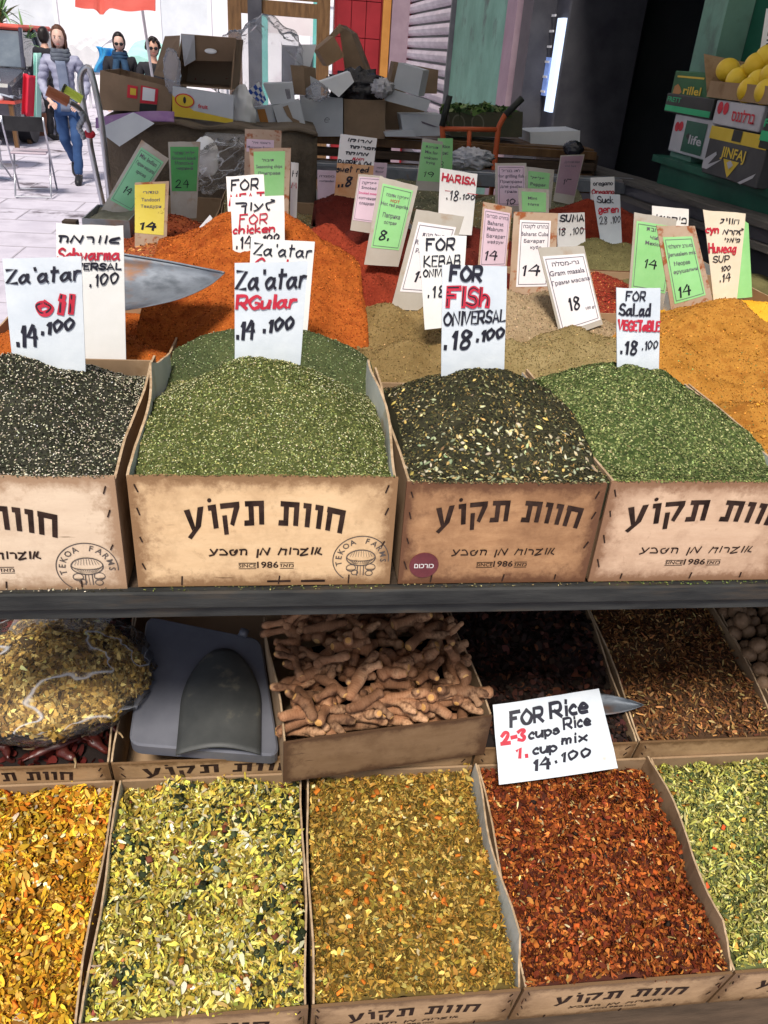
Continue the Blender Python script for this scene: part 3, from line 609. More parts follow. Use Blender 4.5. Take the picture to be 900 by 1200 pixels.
heap('crushed red chilli flakes behind the salad sign', Hch, MT['p_chili'], flakes=[dict(n=4200, size=(.004, .007), pal=(((.26, .035, .02), 4), ((.14, .02, .015), 3), ((.42, .16, .06), 1)), name='chilli_flakes', seed=14)])
Hta = Heap((-.50, -.02, 2.45, 3.0), 1.03, [(205, 250, 2.75), (180, 262, 2.7), (235, 262, 2.7), (160, 275, 2.6), (250, 275, 2.65)], .45, rough=.014)
heap('coarse red brown powder behind the yellow price card', Hta, MT['p_tandoori'], res=.007, flakes=[dict(n=3500, size=(.005, .01), thick=.5, kind='chunk', pal=(((.28, .07, .025), 3), ((.18, .035, .015), 2)), name='crumbs', seed=15)])
Hcx = Heap((-.46, -.12, 1.98, 2.44), 1.03, [(180, 283, 2.25), (160, 290, 2.25), (205, 292, 2.2)], .45)
heap('orange brown shredded chilli pieces behind the big scoop', Hcx, MT['p_tandoori'], flakes=[dict(n=3500, size=(.007, .014), aspect=(.25, .4), thick=.5, kind='petal', pal=(((.42, .17, .05), 3), ((.28, .09, .03), 2), ((.5, .26, .10), 1)), name='shreds', seed=16)])
for i, (rect, cp, mt, lab) in enumerate([((.45, .80, 3.35, 3.85), [(470, 208, 3.6), (510, 206, 3.6)], 'p_herb', 'grey green dried leaves behind the harissa sign'), ((.82, 1.3, 3.35, 3.85), [(650, 212, 3.7), (590, 225, 3.5), (680, 222, 3.6)], 'p_herb', 'grey green dried leaves below the purple price card'),
        ((.60, .93, 2.85, 3.3), [(575, 232, 3.1), (625, 238, 3.1)], 'p_olive', 'straw coloured seeds behind the pink cards'), ((-.2, .15, 3.0, 3.6), [(270, 215, 3.3), (240, 222, 3.2)], 'p_olive', 'pale dried leaves under the clear bag'), ((1.43, 1.7, 2.2, 2.7), [(868, 318, 2.4), (890, 325, 2.4)], 'p_darkolive', 'dark olive powder at the right behind the turmeric')]):
    heap(lab, Heap(rect, 1.05, cp, .4, rough=.012), MT[mt], res=.009, flakes=[dict(n=3000, size=(.006, .013), aspect=(.2, .5), pal=(((.22, .22, .13), 3), ((.14, .15, .09), 2), ((.34, .31, .2), 1)), name='leaf_bits', seed=20 + i)] if mt != 'p_darkolive' else ())

def grains(o_H, base_rgb, n, seed, size=(.0016, .0050)):
    H_, ob = o_H; c_ = base_rgb
    flakes_on(ob, H_, ob.location, n=n, size=size, aspect=(.5, .9), thick=.7, kind='leaf', tilt=1.6, pal=((c_, 4), (tuple(q * .72 for q in c_), 3), (tuple(min(.9, q * 1.25) for q in c_), 2), (tuple(q * .45 for q in c_), .6)), seed=seed, name='powder_grains', lift=.0004)
_hp = {round(o.location.x * 1000 + o.location.y): o for o in COL.objects if o.get('category') == 'spice heap'}
for H_, rgb, n_ in ((Hs, (.36, .09, .017), 11000), (Ho, (.32, .078, .015), 26000), (Hk, (.19, .13, .05), 9000), (Hb, (.29, .21, .125), 12000), (Hol, (.215, .155, .065), 9000), (Hc, (.36, .16, .030), 22000), (Ht, (.66, .34, .028), 6000), (Hrb, (.20, .03, .014), 10000), (Hma, (.095, .016, .011), 9000), (Hha, (.09, .016, .012), 5000), (Hsu, (.2, .03, .015), 7000), (Hdo, (.12, .105, .045), 6000)):
    cx_, cy_ = (H_.rect[0] + H_.rect[1]) / 2, (H_.rect[2] + H_.rect[3]) / 2
    for o in [q for q in COL.objects if q.get('category') == 'spice heap' and abs(q.location.x - cx_) < 1e-4 and abs(q.location.y - cy_) < 1e-4][:1]: grains((H_, o), rgb, n_, int(cx_ * 100 + cy_ * 1000) % 9999)
class RimPlane:
    def __init__(s, x0, x1, y0, y1, z): s.rect = (x0, x1, y0, y1); s.h = z
    def z(s, x, y): return s.h + 0 * x
for (a, b, zz, pal, lab) in ((-.59, -.23, ZR, (((.05, .05, .03), 2), ((.5, .46, .35), 1)), 'seeds spilled on the rim of the pale left carton'), (-.2, .165, ZR + .003, GP, 'green crumbs spilled on the rim of the widest carton'), (.19, .48, ZR - .007, (((.06, .055, .03), 2), ((.3, .25, .12), 1)), 'crumbs spilled on the rim of the stained carton'), (.5, .8, ZR - .003, (((.08, .115, .03), 1), ((.2, .22, .07), 1)), 'green flakes spilled on the rim of the pinkish carton')):
    rim = RimPlane(a, b, .9985, 1.007, zz); cc = Vector(((a + b) / 2, 1.0, zz)); e_ = thing('spilled_crumbs', lab, 'crumbs', cc, 0); flakes_on(e_, rim, cc, n=420, size=(.002, .0042), pal=pal, thick=.4, seed=int(a * 100) + 300, name='crumbs', lift=.0015)
    rim = RimPlane(a, b, .990, 1.004, .9325); cc2 = Vector(((a + b) / 2, 1.0, .932)); flakes_on(e_, rim, cc, n=160, size=(.002, .004), pal=pal, thick=.4, seed=int(a * 100) + 400, name='crumbs', lift=.001)

# ================================================================== PRICE SIGNS STUCK IN THE HEAPS
MT['card_blue'] = M('white_coated_board', [(0.56, 0.62, 0.68), (0.68, 0.73, 0.77)], 10, 0.45, 0.45, 45, bdist=.0015, stain=(0.5, 0.46, 0.38), stain_scale=16, stain_lo=0.64, stain_hi=0.75)
MT['card_white'] = M('white_card', [(0.80, 0.80, 0.78), (0.86, 0.86, 0.85)], 10, 0.5, 0.25, 45, stain=(0.62, 0.54, 0.42), stain_scale=14, stain_lo=0.66, stain_hi=0.76)
MT['card_cream'] = M('cream_card', [(0.70, 0.62, 0.48), (0.78, 0.71, 0.58)], 10, 0.5, 0.2, 45, stain=(0.55, 0.38, 0.22), stain_scale=12, stain_lo=0.62, stain_hi=0.76)
MT['paper_green'] = M('green_paper', [(0.27, 0.62, 0.24), (0.33, 0.68, 0.30)], 10, 0.35, 0.15, 30)
MT['paper_mint'] = M('pale_green_paper', [(0.24, 0.62, 0.34), (0.30, 0.68, 0.40)], 10, 0.3, 0.15, 30)
MT['paper_dgreen'] = M('dull_green_paper', [(0.08, 0.36, 0.10), (0.11, 0.42, 0.13)], 10, 0.35, 0.15, 30)
MT['paper_pink'] = M('pink_paper', [(0.66, 0.50, 0.60), (0.72, 0.57, 0.66)], 10, 0.35, 0.15, 30)
MT['paper_dpink'] = M('dusky_pink_paper', [(0.30, 0.19, 0.24), (0.35, 0.23, 0.28)], 10, 0.35, 0.15, 30)
MT['paper_white'] = M('white_paper', [(0.80, 0.76, 0.78), (0.86, 0.83, 0.85)], 10, 0.35, 0.15, 30)
MT['paper_yellow'] = M('yellow_paper', [(0.72, 0.60, 0.08), (0.80, 0.68, 0.14)], 10, 0.4, 0.2, 30, stain=(0.20, 0.07, 0.015), stain_scale=22, stain_lo=0.60, stain_hi=0.66)
MT['sleeve'] = M('laminate_clear_edge', [(0.42, 0.38, 0.32), (0.50, 0.47, 0.42)], 8, 0.22, 0.2, 25, stain=(0.34, 0.20, 0.10), stain_scale=10, stain_lo=0.52, stain_hi=0.7, spec=0.5)
MT['sleeve_brown'] = M('laminate_spice_stained', [(0.40, 0.27, 0.18), (0.5, 0.38, 0.28)], 9, 0.3, 0.2, 25, stain=(0.30, 0.09, 0.025), stain_scale=30, stain_lo=0.52, stain_hi=0.6, spec=0.5)
MT['orange_stain'] = M('orange_stained_card', [(0.60, 0.27, 0.10), (0.72, 0.48, 0.28)], 12, 0.5, 0.15, 40, stain=(0.36, 0.12, 0.03), stain_scale=20, stain_lo=0.58, stain_hi=0.7)
def sign(label, quad, y0, mat, hand=(), prints=(), panel=None, lean=.14, bend=.002, ext=.22, cat='price sign', group='price signs stuck in the spices', wd=.035, tornb=0.0, edgem=None):
    """quad: photo pixels TL, TR, BR, BL of the sign, laid on a plane leaning back through y0; ext: how far it goes on below, in the heap"""
    TL, TR, BR, BL = [PL(u, v, y0, lean) for u, v in quad]
    N = (TR - TL).cross(BL - TL).normalized()
    if N.y > 0: N = -N                                        # towards the camera
    base = (BL + BR) / 2 + ((BL - TL) + (BR - TR)) * .5 * ext
    W = ((TR - TL).length + (BR - BL).length) / 2; Hh = ((BL - TL).length + (BR - TR).length) / 2; asp = Hh / W
    ph = random.uniform(0, 6)
    def S(s, t, l=0.0):
        p = (TL * (1 - s) + TR * s) * (1 - t) + (BL * (1 - s) + BR * s) * t - base
        return p + N * (l + bend * math.sin(math.pi * s + ph * .1) * 2 + bend * .8 * math.sin(2.2 * t + ph))
    root = thing('price_sign', label, cat, base, 0, group)
    m = MB(); m.grid(lambda a, b: S(a + .006 * float(vnoise(b * 6, ph, 1.3)), b * (1 + ext) + .010 * float(vnoise(a * 7, ph * 3, 1.3)) * (1 - b)), 8, 12, 0, -N * .0022)
    m.build('board' if panel is None else 'sleeve', MT[mat], root)
    own = {}
    def mbf(col): return own.setdefault(col, MB())
    if panel:
        (pm, a0, b0, a1, b1) = panel[:5]
        m = MB(); m.grid(lambda a, b: S(a0 + (a1 - a0) * a, b0 + (b1 - b0) * b, .0008), 6, 8, 0, -N * .0006); m.build('paper', MT[pm], root)
        if len(panel) > 5:       # thin printed frame line
            fr = mbf('grey_ink'); e = .012
            for (x0, y0_, x1, y1_) in ((a0 + .04, b0 + .03, a1 - .04, b0 + .03 + e / asp), (a0 + .04, b1 - .03 - e / asp, a1 - .04, b1 - .03), (a0 + .04, b0 + .03, a0 + .04 + e, b1 - .03), (a1 - .04 - e, b0 + .03, a1 - .04, b1 - .03)):
                for k in range(8):
                    if x1 - x0 > y1_ - y0_: xa, xb, ya, yb = x0 + (x1 - x0) * k / 8, x0 + (x1 - x0) * (k + 1) / 8, y0_, y1_
                    else: xa, xb, ya, yb = x0, x1, y0_ + (y1_ - y0_) * k / 8, y0_ + (y1_ - y0_) * (k + 1) / 8
                    fr.add([S(xa, ya, .0014), S(xa, yb, .0014), S(xb, yb, .0014), S(xb, ya, .0014)], [(0, 1, 2, 3)])
    for h in hand:
        txt, s0, s1, tb, hh, col = h[:6]; rot = h[6] if len(h) > 6 else 0; w_ = h[7] if len(h) > 7 else wd
        hand_text(mbf(col), S, txt, s0, s1, tb, hh, w_, asp, rot, .10, .0016)
    for p in prints:
        txt, s0, s1, tb, hh, col = p[:6]
        print_text(mbf(col), S, txt, s0, s1, tb, hh, .012, 0, .0016)
    for col, mb in own.items():
        if mb.v: mb.build({'black': 'lettering', 'red': 'red_lettering', 'grey_ink': 'print', 'pink_ink': 'pink_print'}.get(col, 'lettering'), MT[col], root)
    return root
MT['pink_ink'] = M('pink_print_ink', [(0.6, 0.05, 0.2), (0.65, 0.08, 0.25)], 40, 0.6, 0)
K, R_ = 'black', 'red'
# front row, big white boards
sign("large bluish white board reading Zaatar Oil, at the left edge", [(3, 303), (95, 300), (100, 445), (16, 442)], 1.27, 'card_blue', hand=[("Za'atar", .03, .98, .20, .11, K, -.02, .045), ('oil', .40, .84, .44, .13, R_, 0, .10), ('oil', .385, .825, .435, .13, K, 0, .03), ('.14', .08, .36, .72, .17, K, -.01, .055), ('.100', .42, .86, .62, .095, K, -.08, .05)])
sign("big white board for shawarma spice, left of the scoop", [(66, 262), (144, 265), (147, 398), (66, 402)], 1.50, 'card_white', lean=.05, hand=[('שוורמה', .03, .93, .14, .075, K), ('Schwarma', .02, .93, .28, .085, R_, 0, .04), ('UNIVERSAL', .0, .95, .365, .05, K), ('14 .100', .10, .90, .52, .10, K, -.03)])
sign("bluish white board reading Zaatar with red second word, atop the green mound", [(275, 308), (361, 306), (352, 428), (275, 426)], 1.25, 'card_blue', hand=[("Za'atar", .02, .98, .25, .17, K, -.01, .05), ("RGular", .03, .86, .44, .12, R_, -.015, .055), ('.14', .02, .27, .74, .17, K, -.02, .055), ('.100', .40, .84, .67, .12, K, -.05, .055)])
sign("taller white board reading Zaatar Garlus, half hidden behind another", [(294, 279), (369, 283), (360, 390), (290, 385)], 1.56, 'card_white', hand=[("Za'atar", .05, .95, .17, .12, K, 0, .03), ('Garlus', .08, .85, .33, .12, R_, 0, .04)])
sign("white board for chicken spice with red words on the orange mountain", [(270, 231), (333, 229), (334, 312), (274, 316)], 1.92, 'card_white', hand=[('לעוף', .08, .80, .18, .13, K), ('FOR', .15, .66, .37, .13, R_, 0, .03), ('chicken', .02, .80, .49, .10, R_, 0, .04), ('.14', .05, .36, .70, .16, K), ('.100', .50, .88, .64, .10, K, -.03)])
sign("small white board reading For Meat, highest on the orange mountain", [(265, 207), (309, 204), (312, 262), (268, 266)], 2.10, 'card_white', hand=[('FOR', .12, .82, .28, .20, K, 0, .05), ('MEAT', .05, .95, .56, .20, R_, 0, .06)])
sign("white board reading For Fish Oniversal on the dark seed mix", [(518, 310), (594, 312), (591, 434), (517, 440)], 1.26, 'card_blue', hand=[('FOR', .12, .58, .13, .12, K, 0, .06), ('FISh', .08, .70, .36, .16, R_, 0, .085), ('FISh', .07, .69, .355, .16, K, 0, .025), ('ONIVERSAL', .03, .98, .53, .11, K, -.02, .04), ('.18', .02, .42, .75, .16, K, -.02, .06), ('.100', .52, .96, .69, .10, K, -.03, .055)])
sign("narrow white board reading For Kebab, pointed at the bottom, behind the fish sign", [(490, 277), (547, 276), (540, 370), (497, 375)], 1.62, 'card_white', ext=.12, hand=[('FOR', .15, .72, .16, .13, K, 0, .05), ('KEBAB', .08, .88, .35, .12, K), ('ONIVERSAL', .05, .98, .47, .08, K), ('.18', .1, .52, .72, .13, K, 0, .045), ('.100', .58, .95, .70, .1, K)])
sign("white board reading For Salad Vegetable on the bright green herbs", [(722, 337), (775, 338), (772, 438), (722, 436)], 1.27, 'card_blue', hand=[('FOR', .2, .62, .14, .10, K, 0, .04), ('SaLad', .05, .74, .31, .13, K, 0, .055), ('VEGETaBLE', .03, .98, .48, .11, R_, .01, .06), ('.18', .05, .42, .76, .15, K, 0, .06), ('.100', .55, .94, .71, .10, K, -.02)])
sign("small white board reading Harisa above a red line", [(516, 197), (560, 204), (554, 263), (513, 260)], 2.45, 'card_white', hand=[('HARISA', .06, .95, .22, .13, R_, 0, .055), ('-', .04, .96, .42, .05, R_, 0, .02), ('.18', .18, .50, .56, .18, K), ('.100', .55, .97, .52, .10, K)])
sign("white board with red word for paprika, its lower part stained orange", [(399, 157), (442, 162), (438, 195), (395, 192)], 2.82, 'card_white', ext=0.02, hand=[('מרוקו', .2, .85, .20, .12, K), ('הפריקה', .3, .98, .42, .12, K), ('מתוקה', .2, .8, .64, .12, K), ('חמא', .4, .7, .82, .1, R_), ('PAPRIKA Od', .02, .9, 1.0, .14, K)])
sign("orange stained lower half of the sweet red paprika board", [(395, 191), (438, 194), (436, 222), (392, 228)], 2.815, 'orange_stain', hand=[('swet red', .0, .85, .28, .2, K), ('..8', .05, .4, .75, .3, K, 0, .06)])
sign("small white board reading Suck Geren at the far right of the stall", [(695, 227), (727, 228), (729, 281), (704, 284)], 2.70, 'card_blue', hand=[('Suck', .1, .7, .18, .13, K, 0, .05), ('geren', .1, .88, .38, .15, R_, 0, .06), ('28 .100', .08, .95, .62, .15, K)])
sign("tiny white board with black and red word Oregano", [(692, 208), (720, 207), (720, 232), (692, 232)], 3.4, 'card_white', hand=[('oregano', .1, .9, .38, .2, K), ('Oregano', .04, .96, .8, .22, R_, 0, .05)])
sign("small white board for sumac with a red line under the word", [(652, 250), (685, 249), (687, 302), (654, 302)], 2.6, 'card_white', hand=[('SUMA', .1, .95, .18, .14, K, 0, .06), ('-', .05, .95, .38, .05, R_, 0, .025), ('18 .100', .02, .92, .48, .16, K)])
sign("small white board with one handwritten word, right of the green cards", [(764, 241), (807, 245), (806, 285), (763, 280)], 2.4, 'card_white', hand=[('פיקנטי', .08, .92, .42, .24, K), ('100', .6, .9, .78, .15, K)])
sign("cream board for soup spice with red and black words at the right", [(824, 246), (874, 250), (864, 345), (836, 352)], 2.0, 'card_cream', hand=[('חוויג', .36, .82, .13, .08, K), ('cyn', .0, .3, .24, .08, R_, 0, .05), ('לקרמ', .42, .95, .25, .07, K), ('פימני', .45, .88, .34, .06, K), ('Huweag', .02, .78, .46, .10, R_, 0, .05), ('SUP', .1, .58, .57, .07, K), ('100', .32, .62, .68, .06, K), ('.14', .25, .62, .80, .09, K, 0, .045)])
sign("white card with a green border edge behind the soup spice board", [(866, 255), (878, 262), (881, 333), (862, 333)], 2.12, 'paper_green', hand=())
# laminated cards with printed slips
def pr(lines, col='grey_ink'): return [(t, a, b, y, h, col) for (t, a, b, y, h) in lines]
sign("laminated green card for hot red paprika priced eight, stuck at the brick red heap", [(445, 207), (490, 218), (471, 296), (430, 292)], 2.1, 'sleeve', panel=('paper_green', .10, .08, .90, .97, 1), prints=pr([('פפריקה אדומה', .24, .84, .23, .045), ('Hot red paprika', .15, .88, .36, .05), ('Паприка', .25, .72, .52, .06), ('острая', .32, .66, .61, .045)]) + [('HOT', .38, .62, .30, .04, 'red')], hand=[('8.', .25, .52, .84, .13, K, 0, .05)])
sign("leaning laminated white card for ras el hanout behind the kebab board", [(488, 245), (544, 254), (515, 345), (463, 342)], 1.86, 'sleeve', panel=('paper_white', .10, .14, .90, .99, 1), prints=pr([('ראס אל חנות', .25, .85, .30, .05), ('Ras El Hanout', .15, .85, .40, .055), ('Рас-эль', .2, .6, .50, .05)]), hand=[('14', .3, .6, .85, .13, K, 0, .05)])
sign("laminated pink card for mabrum baharat, right of the harisa board", [(566, 236), (600, 243), (594, 312), (560, 313)], 2.22, 'sleeve_brown', panel=('paper_pink', .06, .10, .95, .99, 1), prints=pr([('בהרט מברום', .15, .9, .22, .05), ('Baharat', .2, .75, .33, .06), ('Mabrum', .2, .75, .42, .06), ('Бахарат', .2, .85, .53, .055), ('мафрум', .25, .8, .62, .05)]), hand=[('14', .15, .6, .88, .14, K, 0, .06)])
sign("brown laminated card with a white slip for cuba baharat, beside the pink one", [(602, 248), (654, 250), (650, 337), (597, 338)], 2.02, 'sleeve_brown', panel=('paper_white', .14, .10, .84, .98, 1), prints=pr([('בהרט לקובה', .22, .78, .20, .045), ('Baharat Cuba', .18, .80, .30, .05), ('Бахарат', .25, .72, .39, .045), ('кубе', .4, .65, .47, .04)]), hand=[('14', .20, .62, .82, .13, K, 0, .05)])
sign("curved white laminated card for gram masala priced eighteen", [(630, 290), (684, 288), (706, 376), (656, 392)], 1.68, 'sleeve', ext=.05, panel=('paper_white', .05, .10, .97, .98, 1), prints=pr([('גרי-מסלה', .2, .8, .22, .05), ('Gram masala', .1, .88, .33, .06), ('Грамм масала', .1, .95, .44, .05), ('100 gr', .70, .92, .80, .035)]), hand=[('18', .32, .56, .76, .15, K, 0, .05)], lean=.2)
sign("pink laminated card for grilled fish in front of the purple card", [(580, 191), (617, 191), (617, 244), (580, 243)], 2.75, 'sleeve', panel=('paper_pink', .08, .06, .94, .95, 1), prints=pr([('לדג בגריל', .2, .8, .2, .06), ('for grilling fish', .1, .92, .32, .07), ('Приправа', .15, .85, .44, .06), ('для рыбы', .15, .85, .55, .06), ('гриль', .3, .7, .66, .06)]), hand=[('10', .3, .6, .93, .13, K)])
sign("green laminated card right behind the pink grilled fish card", [(615, 195), (650, 199), (646, 236), (614, 234)], 3.0, 'sleeve', panel=('paper_green', .12, .12, .86, .95), prints=pr([('פלפל', .2, .7, .35, .08), ('Pepper', .2, .75, .55, .1), ('перец', .25, .7, .75, .08)]))
sign("smallest bright green card, lowest of the pair by the grilled fish card", [(607, 220), (644, 222), (643, 250), (608, 249)], 2.62, 'sleeve', panel=('paper_green', .10, .14, .9, .95), prints=pr([('Mint', .3, .6, .45, .12), ('Мята', .3, .65, .7, .1)]))
sign("tilted dusky purple card priced fifteen near the dark shop opening", [(657, 182), (685, 181), (674, 230), (650, 226)], 3.5, 'sleeve', panel=('paper_dpink', .03, .03, .97, .99), prints=pr([('Дубовая кора', .2, .85, .2, .05), ('Oak bark', .25, .75, .3, .05)]), hand=[('15', .25, .6, .75, .14, K)])
sign("pale pink laminated card left of the hot paprika card", [(420, 204), (449, 206), (440, 262), (412, 258)], 2.4, 'sleeve', panel=('paper_pink', .05, .05, .95, .99, 1), prints=pr([('פפריקה', .2, .8, .2, .06), ('Smoked', .2, .8, .3, .06), ('копченая', .15, .85, .52, .06), ('сладкая', .2, .8, .63, .06)]) + [('Smoked sweet', .12, .88, .41, .05, 'pink_ink')])
sign("small lilac card peeping out behind the sweet red board", [(436, 190), (454, 191), (452, 214), (437, 214)], 2.95, 'paper_pink', prints=pr([('קמח', .3, .8, .3, .09), ('flour', .2, .8, .5, .1)]))
sign("small lilac card left of the sweet red board", [(372, 199), (394, 200), (394, 232), (372, 232)], 3.1, 'paper_pink', prints=pr([('כוסברה', .1, .9, .25, .08), ('coriander', .1, .9, .42, .08)]))
sign("lime green card priced nineteen at the back edge of the stall", [(495, 162), (519, 166), (516, 214), (488, 212)], 3.35, 'sleeve', panel=('paper_green', .03, .08, .97, .99), prints=pr([('תערובת', .2, .8, .2, .06), ('Mix for', .2, .8, .33, .07), ('майонез', .2, .8, .46, .06), ('frying', .3, .7, .57, .06)]), hand=[('19', .2, .65, .88, .12, K)])
sign("second lime green card, right behind the one priced nineteen", [(513, 162), (531, 162), (530, 200), (514, 200)], 3.5, 'paper_green', prints=pr([('Rice', .3, .8, .3, .1), ('рис', .3, .7, .5, .1)]), hand=[('8', .1, .3, .9, .18, K)])
sign("green laminated card priced fourteen, left one of two overlapping at the right", [(743, 249), (793, 257), (780, 345), (737, 338)], 1.98, 'sleeve', panel=('paper_green', .06, .10, .98, .99, 1), prints=pr([('תערובת', .3, .8, .2, .05), ('чили', .4, .8, .30, .05), ('Mexico', .3, .7, .38, .05)]), hand=[('14', .3, .62, .68, .11, K, 0, .04)])
sign("front green laminated card for jerusalem mix with brown edges", [(769, 264), (815, 265), (834, 346), (785, 360)], 1.80, 'sleeve_brown', panel=('paper_green', .10, .14, .86, .97, 1), prints=pr([('מעורב ירושלמי', .18, .8, .28, .045), ('Jerusalem mix', .15, .85, .38, .05), ('Меорав', .25, .65, .50, .05), ('ерушалми', .2, .8, .60, .045)]), hand=[('14', .2, .5, .90, .13, K, 0, .045)])
sign("yellow price card with brown spice stains, for tandoori priced fourteen", [(158, 214), (198, 212), (195, 283), (158, 279)], 2.52, 'sleeve_brown', panel=('paper_yellow', .0, .04, .90, .90), prints=pr([('טנדורי', .25, .7, .2, .05), ('Tandoori', .2, .75, .33, .06), ('Тандури', .18, .8, .44, .05)]), hand=[('14', .12, .62, .82, .12, K, 0, .08)])
sign("mint green laminated card tilted far to the right, by the grey tray", [(166, 164), (198, 186), (152, 256), (122, 240)], 2.85, 'sleeve', panel=('paper_mint', .10, .08, .92, .90, 1), prints=pr([('Mix Indian', .2, .8, .2, .06), ('Гарам масала', .2, .85, .30, .05), ('spices', .35, .7, .40, .05)]), hand=[('14', .3, .55, .72, .1, K)])
sign("dull green card priced twenty four, upright beside the clear bag", [(197, 166), (235, 166), (231, 240), (200, 240)], 3.1, 'sleeve', panel=('paper_dgreen', .06, .08, .95, .78), prints=pr([('פלפל שחור', .15, .85, .2, .05), ('Ground black', .1, .9, .28, .05), ('Молотый', .2, .8, .36, .05), ('черный', .25, .8, .44, .05)]), hand=[('24', .2, .65, .72, .12, K)])
sign("rusty stained laminated card with a pink slip, behind the meat sign", [(287, 151), (330, 153), (328, 235), (286, 232)], 2.72, 'sleeve_brown', panel=('paper_pink', .05, .14, .80, .32), prints=pr([('ראס אל', .2, .7, .2, .03), ('Moroccan Russian', .08, .78, .27, .035)]))
sign("rusty stained card with a green slip, just in front of the pink slipped card", [(292, 174), (341, 173), (338, 250), (296, 250)], 2.5, 'sleeve_brown', panel=('paper_green', .10, .05, .86, .80), prints=pr([('תיבול', .3, .6, .2, .04), ('Seasoning chips', .15, .8, .30, .05), ('Приправа', .2, .75, .40, .045)]))
sign("narrow white card with black and red marks behind the orange mountain", [(341, 190), (350, 191), (348, 244), (340, 244)], 2.6, 'card_white', hand=[('H', .2, .8, .3, .12, K, 0, .12), ('M', .1, .8, .55, .12, R_, 0, .12)])
m = MB(); m.slab([PL(246, 252, 2.28, .1), PL(249, 256, 2.28, .1), PL(224, 286, 2.28, .1), PL(219, 283, 2.28, .1)], (0, .004, 0)); tag(m.build('plastic_strip', MT['card_blue']), 'narrow white strip stuck slantwise in the red brown powder', 'strip')

# ---- scoops of the upper tier
def scoop(label, tip, heel, half, height, mat, closed=True, name='metal_scoop', roll=0.0):
    tip, heel = Vector(tip), Vector(heel); ax = (tip - heel); L_ = ax.length; ax.normalize()
    up = Vector((0, 0, 1)); side = ax.cross(up).normalized(); up = side.cross(ax)
    q = Matrix.Rotation(roll, 3, ax); side = q @ side; up = q @ up
    root = thing(name, label, 'scoop', heel)
    def P(a, b):
        wfac = (math.sin(min(1, (1 - a) * 1.25 + .02) * math.pi / 2)) ** .6; th = (b - .5) * 2 * 1.45
        return ax * (L_ * a) + side * (half * wfac * math.sin(th)) + up * (height * (1 - math.cos(th) * wfac) * (1 - .25 * a) - .0)
    m = MB(); m.grid(P, 22, 16, 0, up * .0016); o = m.build('bowl', mat, root, smooth=True)
    return root, ax, side, up
_tp = [PY(u, v, y) for u, v, y in ((104, 293, 1.77), (145, 298, 1.76), (200, 307, 1.73), (240, 315, 1.70), (263, 319.5, 1.67))]
_bt = [PY(u, v, y) for u, v, y in ((104, 368, 1.56), (145, 364, 1.56), (205, 352, 1.58), (243, 336, 1.62), (263, 320.5, 1.668))]
def _poly(P, a): a = a * (len(P) - 1); i = min(int(a), len(P) - 2); f_ = a - i; p0 = P[max(i - 1, 0)]; p1 = P[i]; p2 = P[i + 1]; p3 = P[min(i + 2, len(P) - 1)]; return .5 * (2 * p1 + (p2 - p0) * f_ + (2 * p0 - 5 * p1 + 4 * p2 - p3) * f_ ** 2 + (3 * p1 - p0 - 3 * p2 + p3) * f_ ** 3)
_sc = _poly(_tp, .4); root = thing('metal_scoop', 'large dull galvanised spice scoop lying across the left heaps', 'scoop', _sc)
def _SP(a, b): 
    p = _poly(_tp, a) * (1 - b) + _poly(_bt, a) * b; w_ = (_poly(_tp, a) - _poly(_bt, a)).length
    return p + Vector((0, .20, -.16)) * w_ * math.sin(math.pi * b) ** .8 - _sc
MT['scoopmetal'] = M('dull_galvanised_scoop', [(.10, .115, .135), (.22, .245, .28), (.14, .16, .19)], 9, .55, .25, 40, metal=.55, stretch=(1, 1, 3), stain=(.26, .12, .05), stain_scale=8, stain_lo=.56, stain_hi=.72)
MB().grid(_SP, 30, 16, 0, (0, .0016, -.001)).build('bowl', MT['scoopmetal'], root, smooth=True)
MB().tube([_SP(i / 16, 0) for i in range(17)], .0022, 6).build('rolled_edge', MT['scoopmetal'], root, smooth=True)

# ================================================================== LOWER TIER
def PT(u, v, y0, z0, s):                         # photo pixel onto the plane z = z0 + s (y - y0)
    q = ray(u, v); t = (z0 - y0 * s - CH) / (q[2] - s * q[1]); return Vector((q[0] * t, q[1] * t, CH + q[2] * t))
LX = [-.725, -.333, .053, .432, .838, 1.24]
LN = ['orange yellow petals', 'yellow mix with dark green bits', 'golden olive mix', 'red brown flakes', 'pale green strips']
LM = ['carton_low'] * 5
hb = .15
for i in range(5):
    x0, x1 = LX[i] + .003, LX[i + 1] - .003
    yf = .757 + hb * math.sin(R18) ; zb = LZ(.757) - hb * math.cos(R18)
    D = .455; ln = ('liner' if i == 1 else 'kraft', 'liner' if i in (2, 0) else 'kraft')
    pr_ = [(0, hb), (.03, hb + .02), (.07, hb + .048), (.2, hb + .04), (.36, hb + .026), (D - .01, hb + .012)] if i in (2, 3) else [(0, hb), (.1, hb + .008), (D - .01, hb + .006)]
    ct, fp, Sx = carton('lower printed carton filled with %s' % LN[i], x0, x1, yf, yf + D, zb, zb + hb, LM[i], rx=R18, prof_r=pr_, prof_l=[(0, hb), (.1, hb + .006), (D - .01, hb + .004)], liner=ln, group=None)
    print_front(fp, Sx, x1 - x0, hb, .18, .82, .22, .24, .08); staples(fp, x1 - x0, hb, edge)
    # the row behind
    L2 = .345; yf2 = 1.2 + .13 * math.sin(R18); zb2 = L2 - .13 * math.cos(R18)
lx2 = [-.725, -.345, .045, .425, .80, 1.155, 1.52]
L2N = ['dried dark red chillies and a clear bag', 'a grey plastic sheet and a scoop', 'dark goods under the turmeric box', 'black dried hibiscus', 'brown shredded herb mix', 'walnuts']
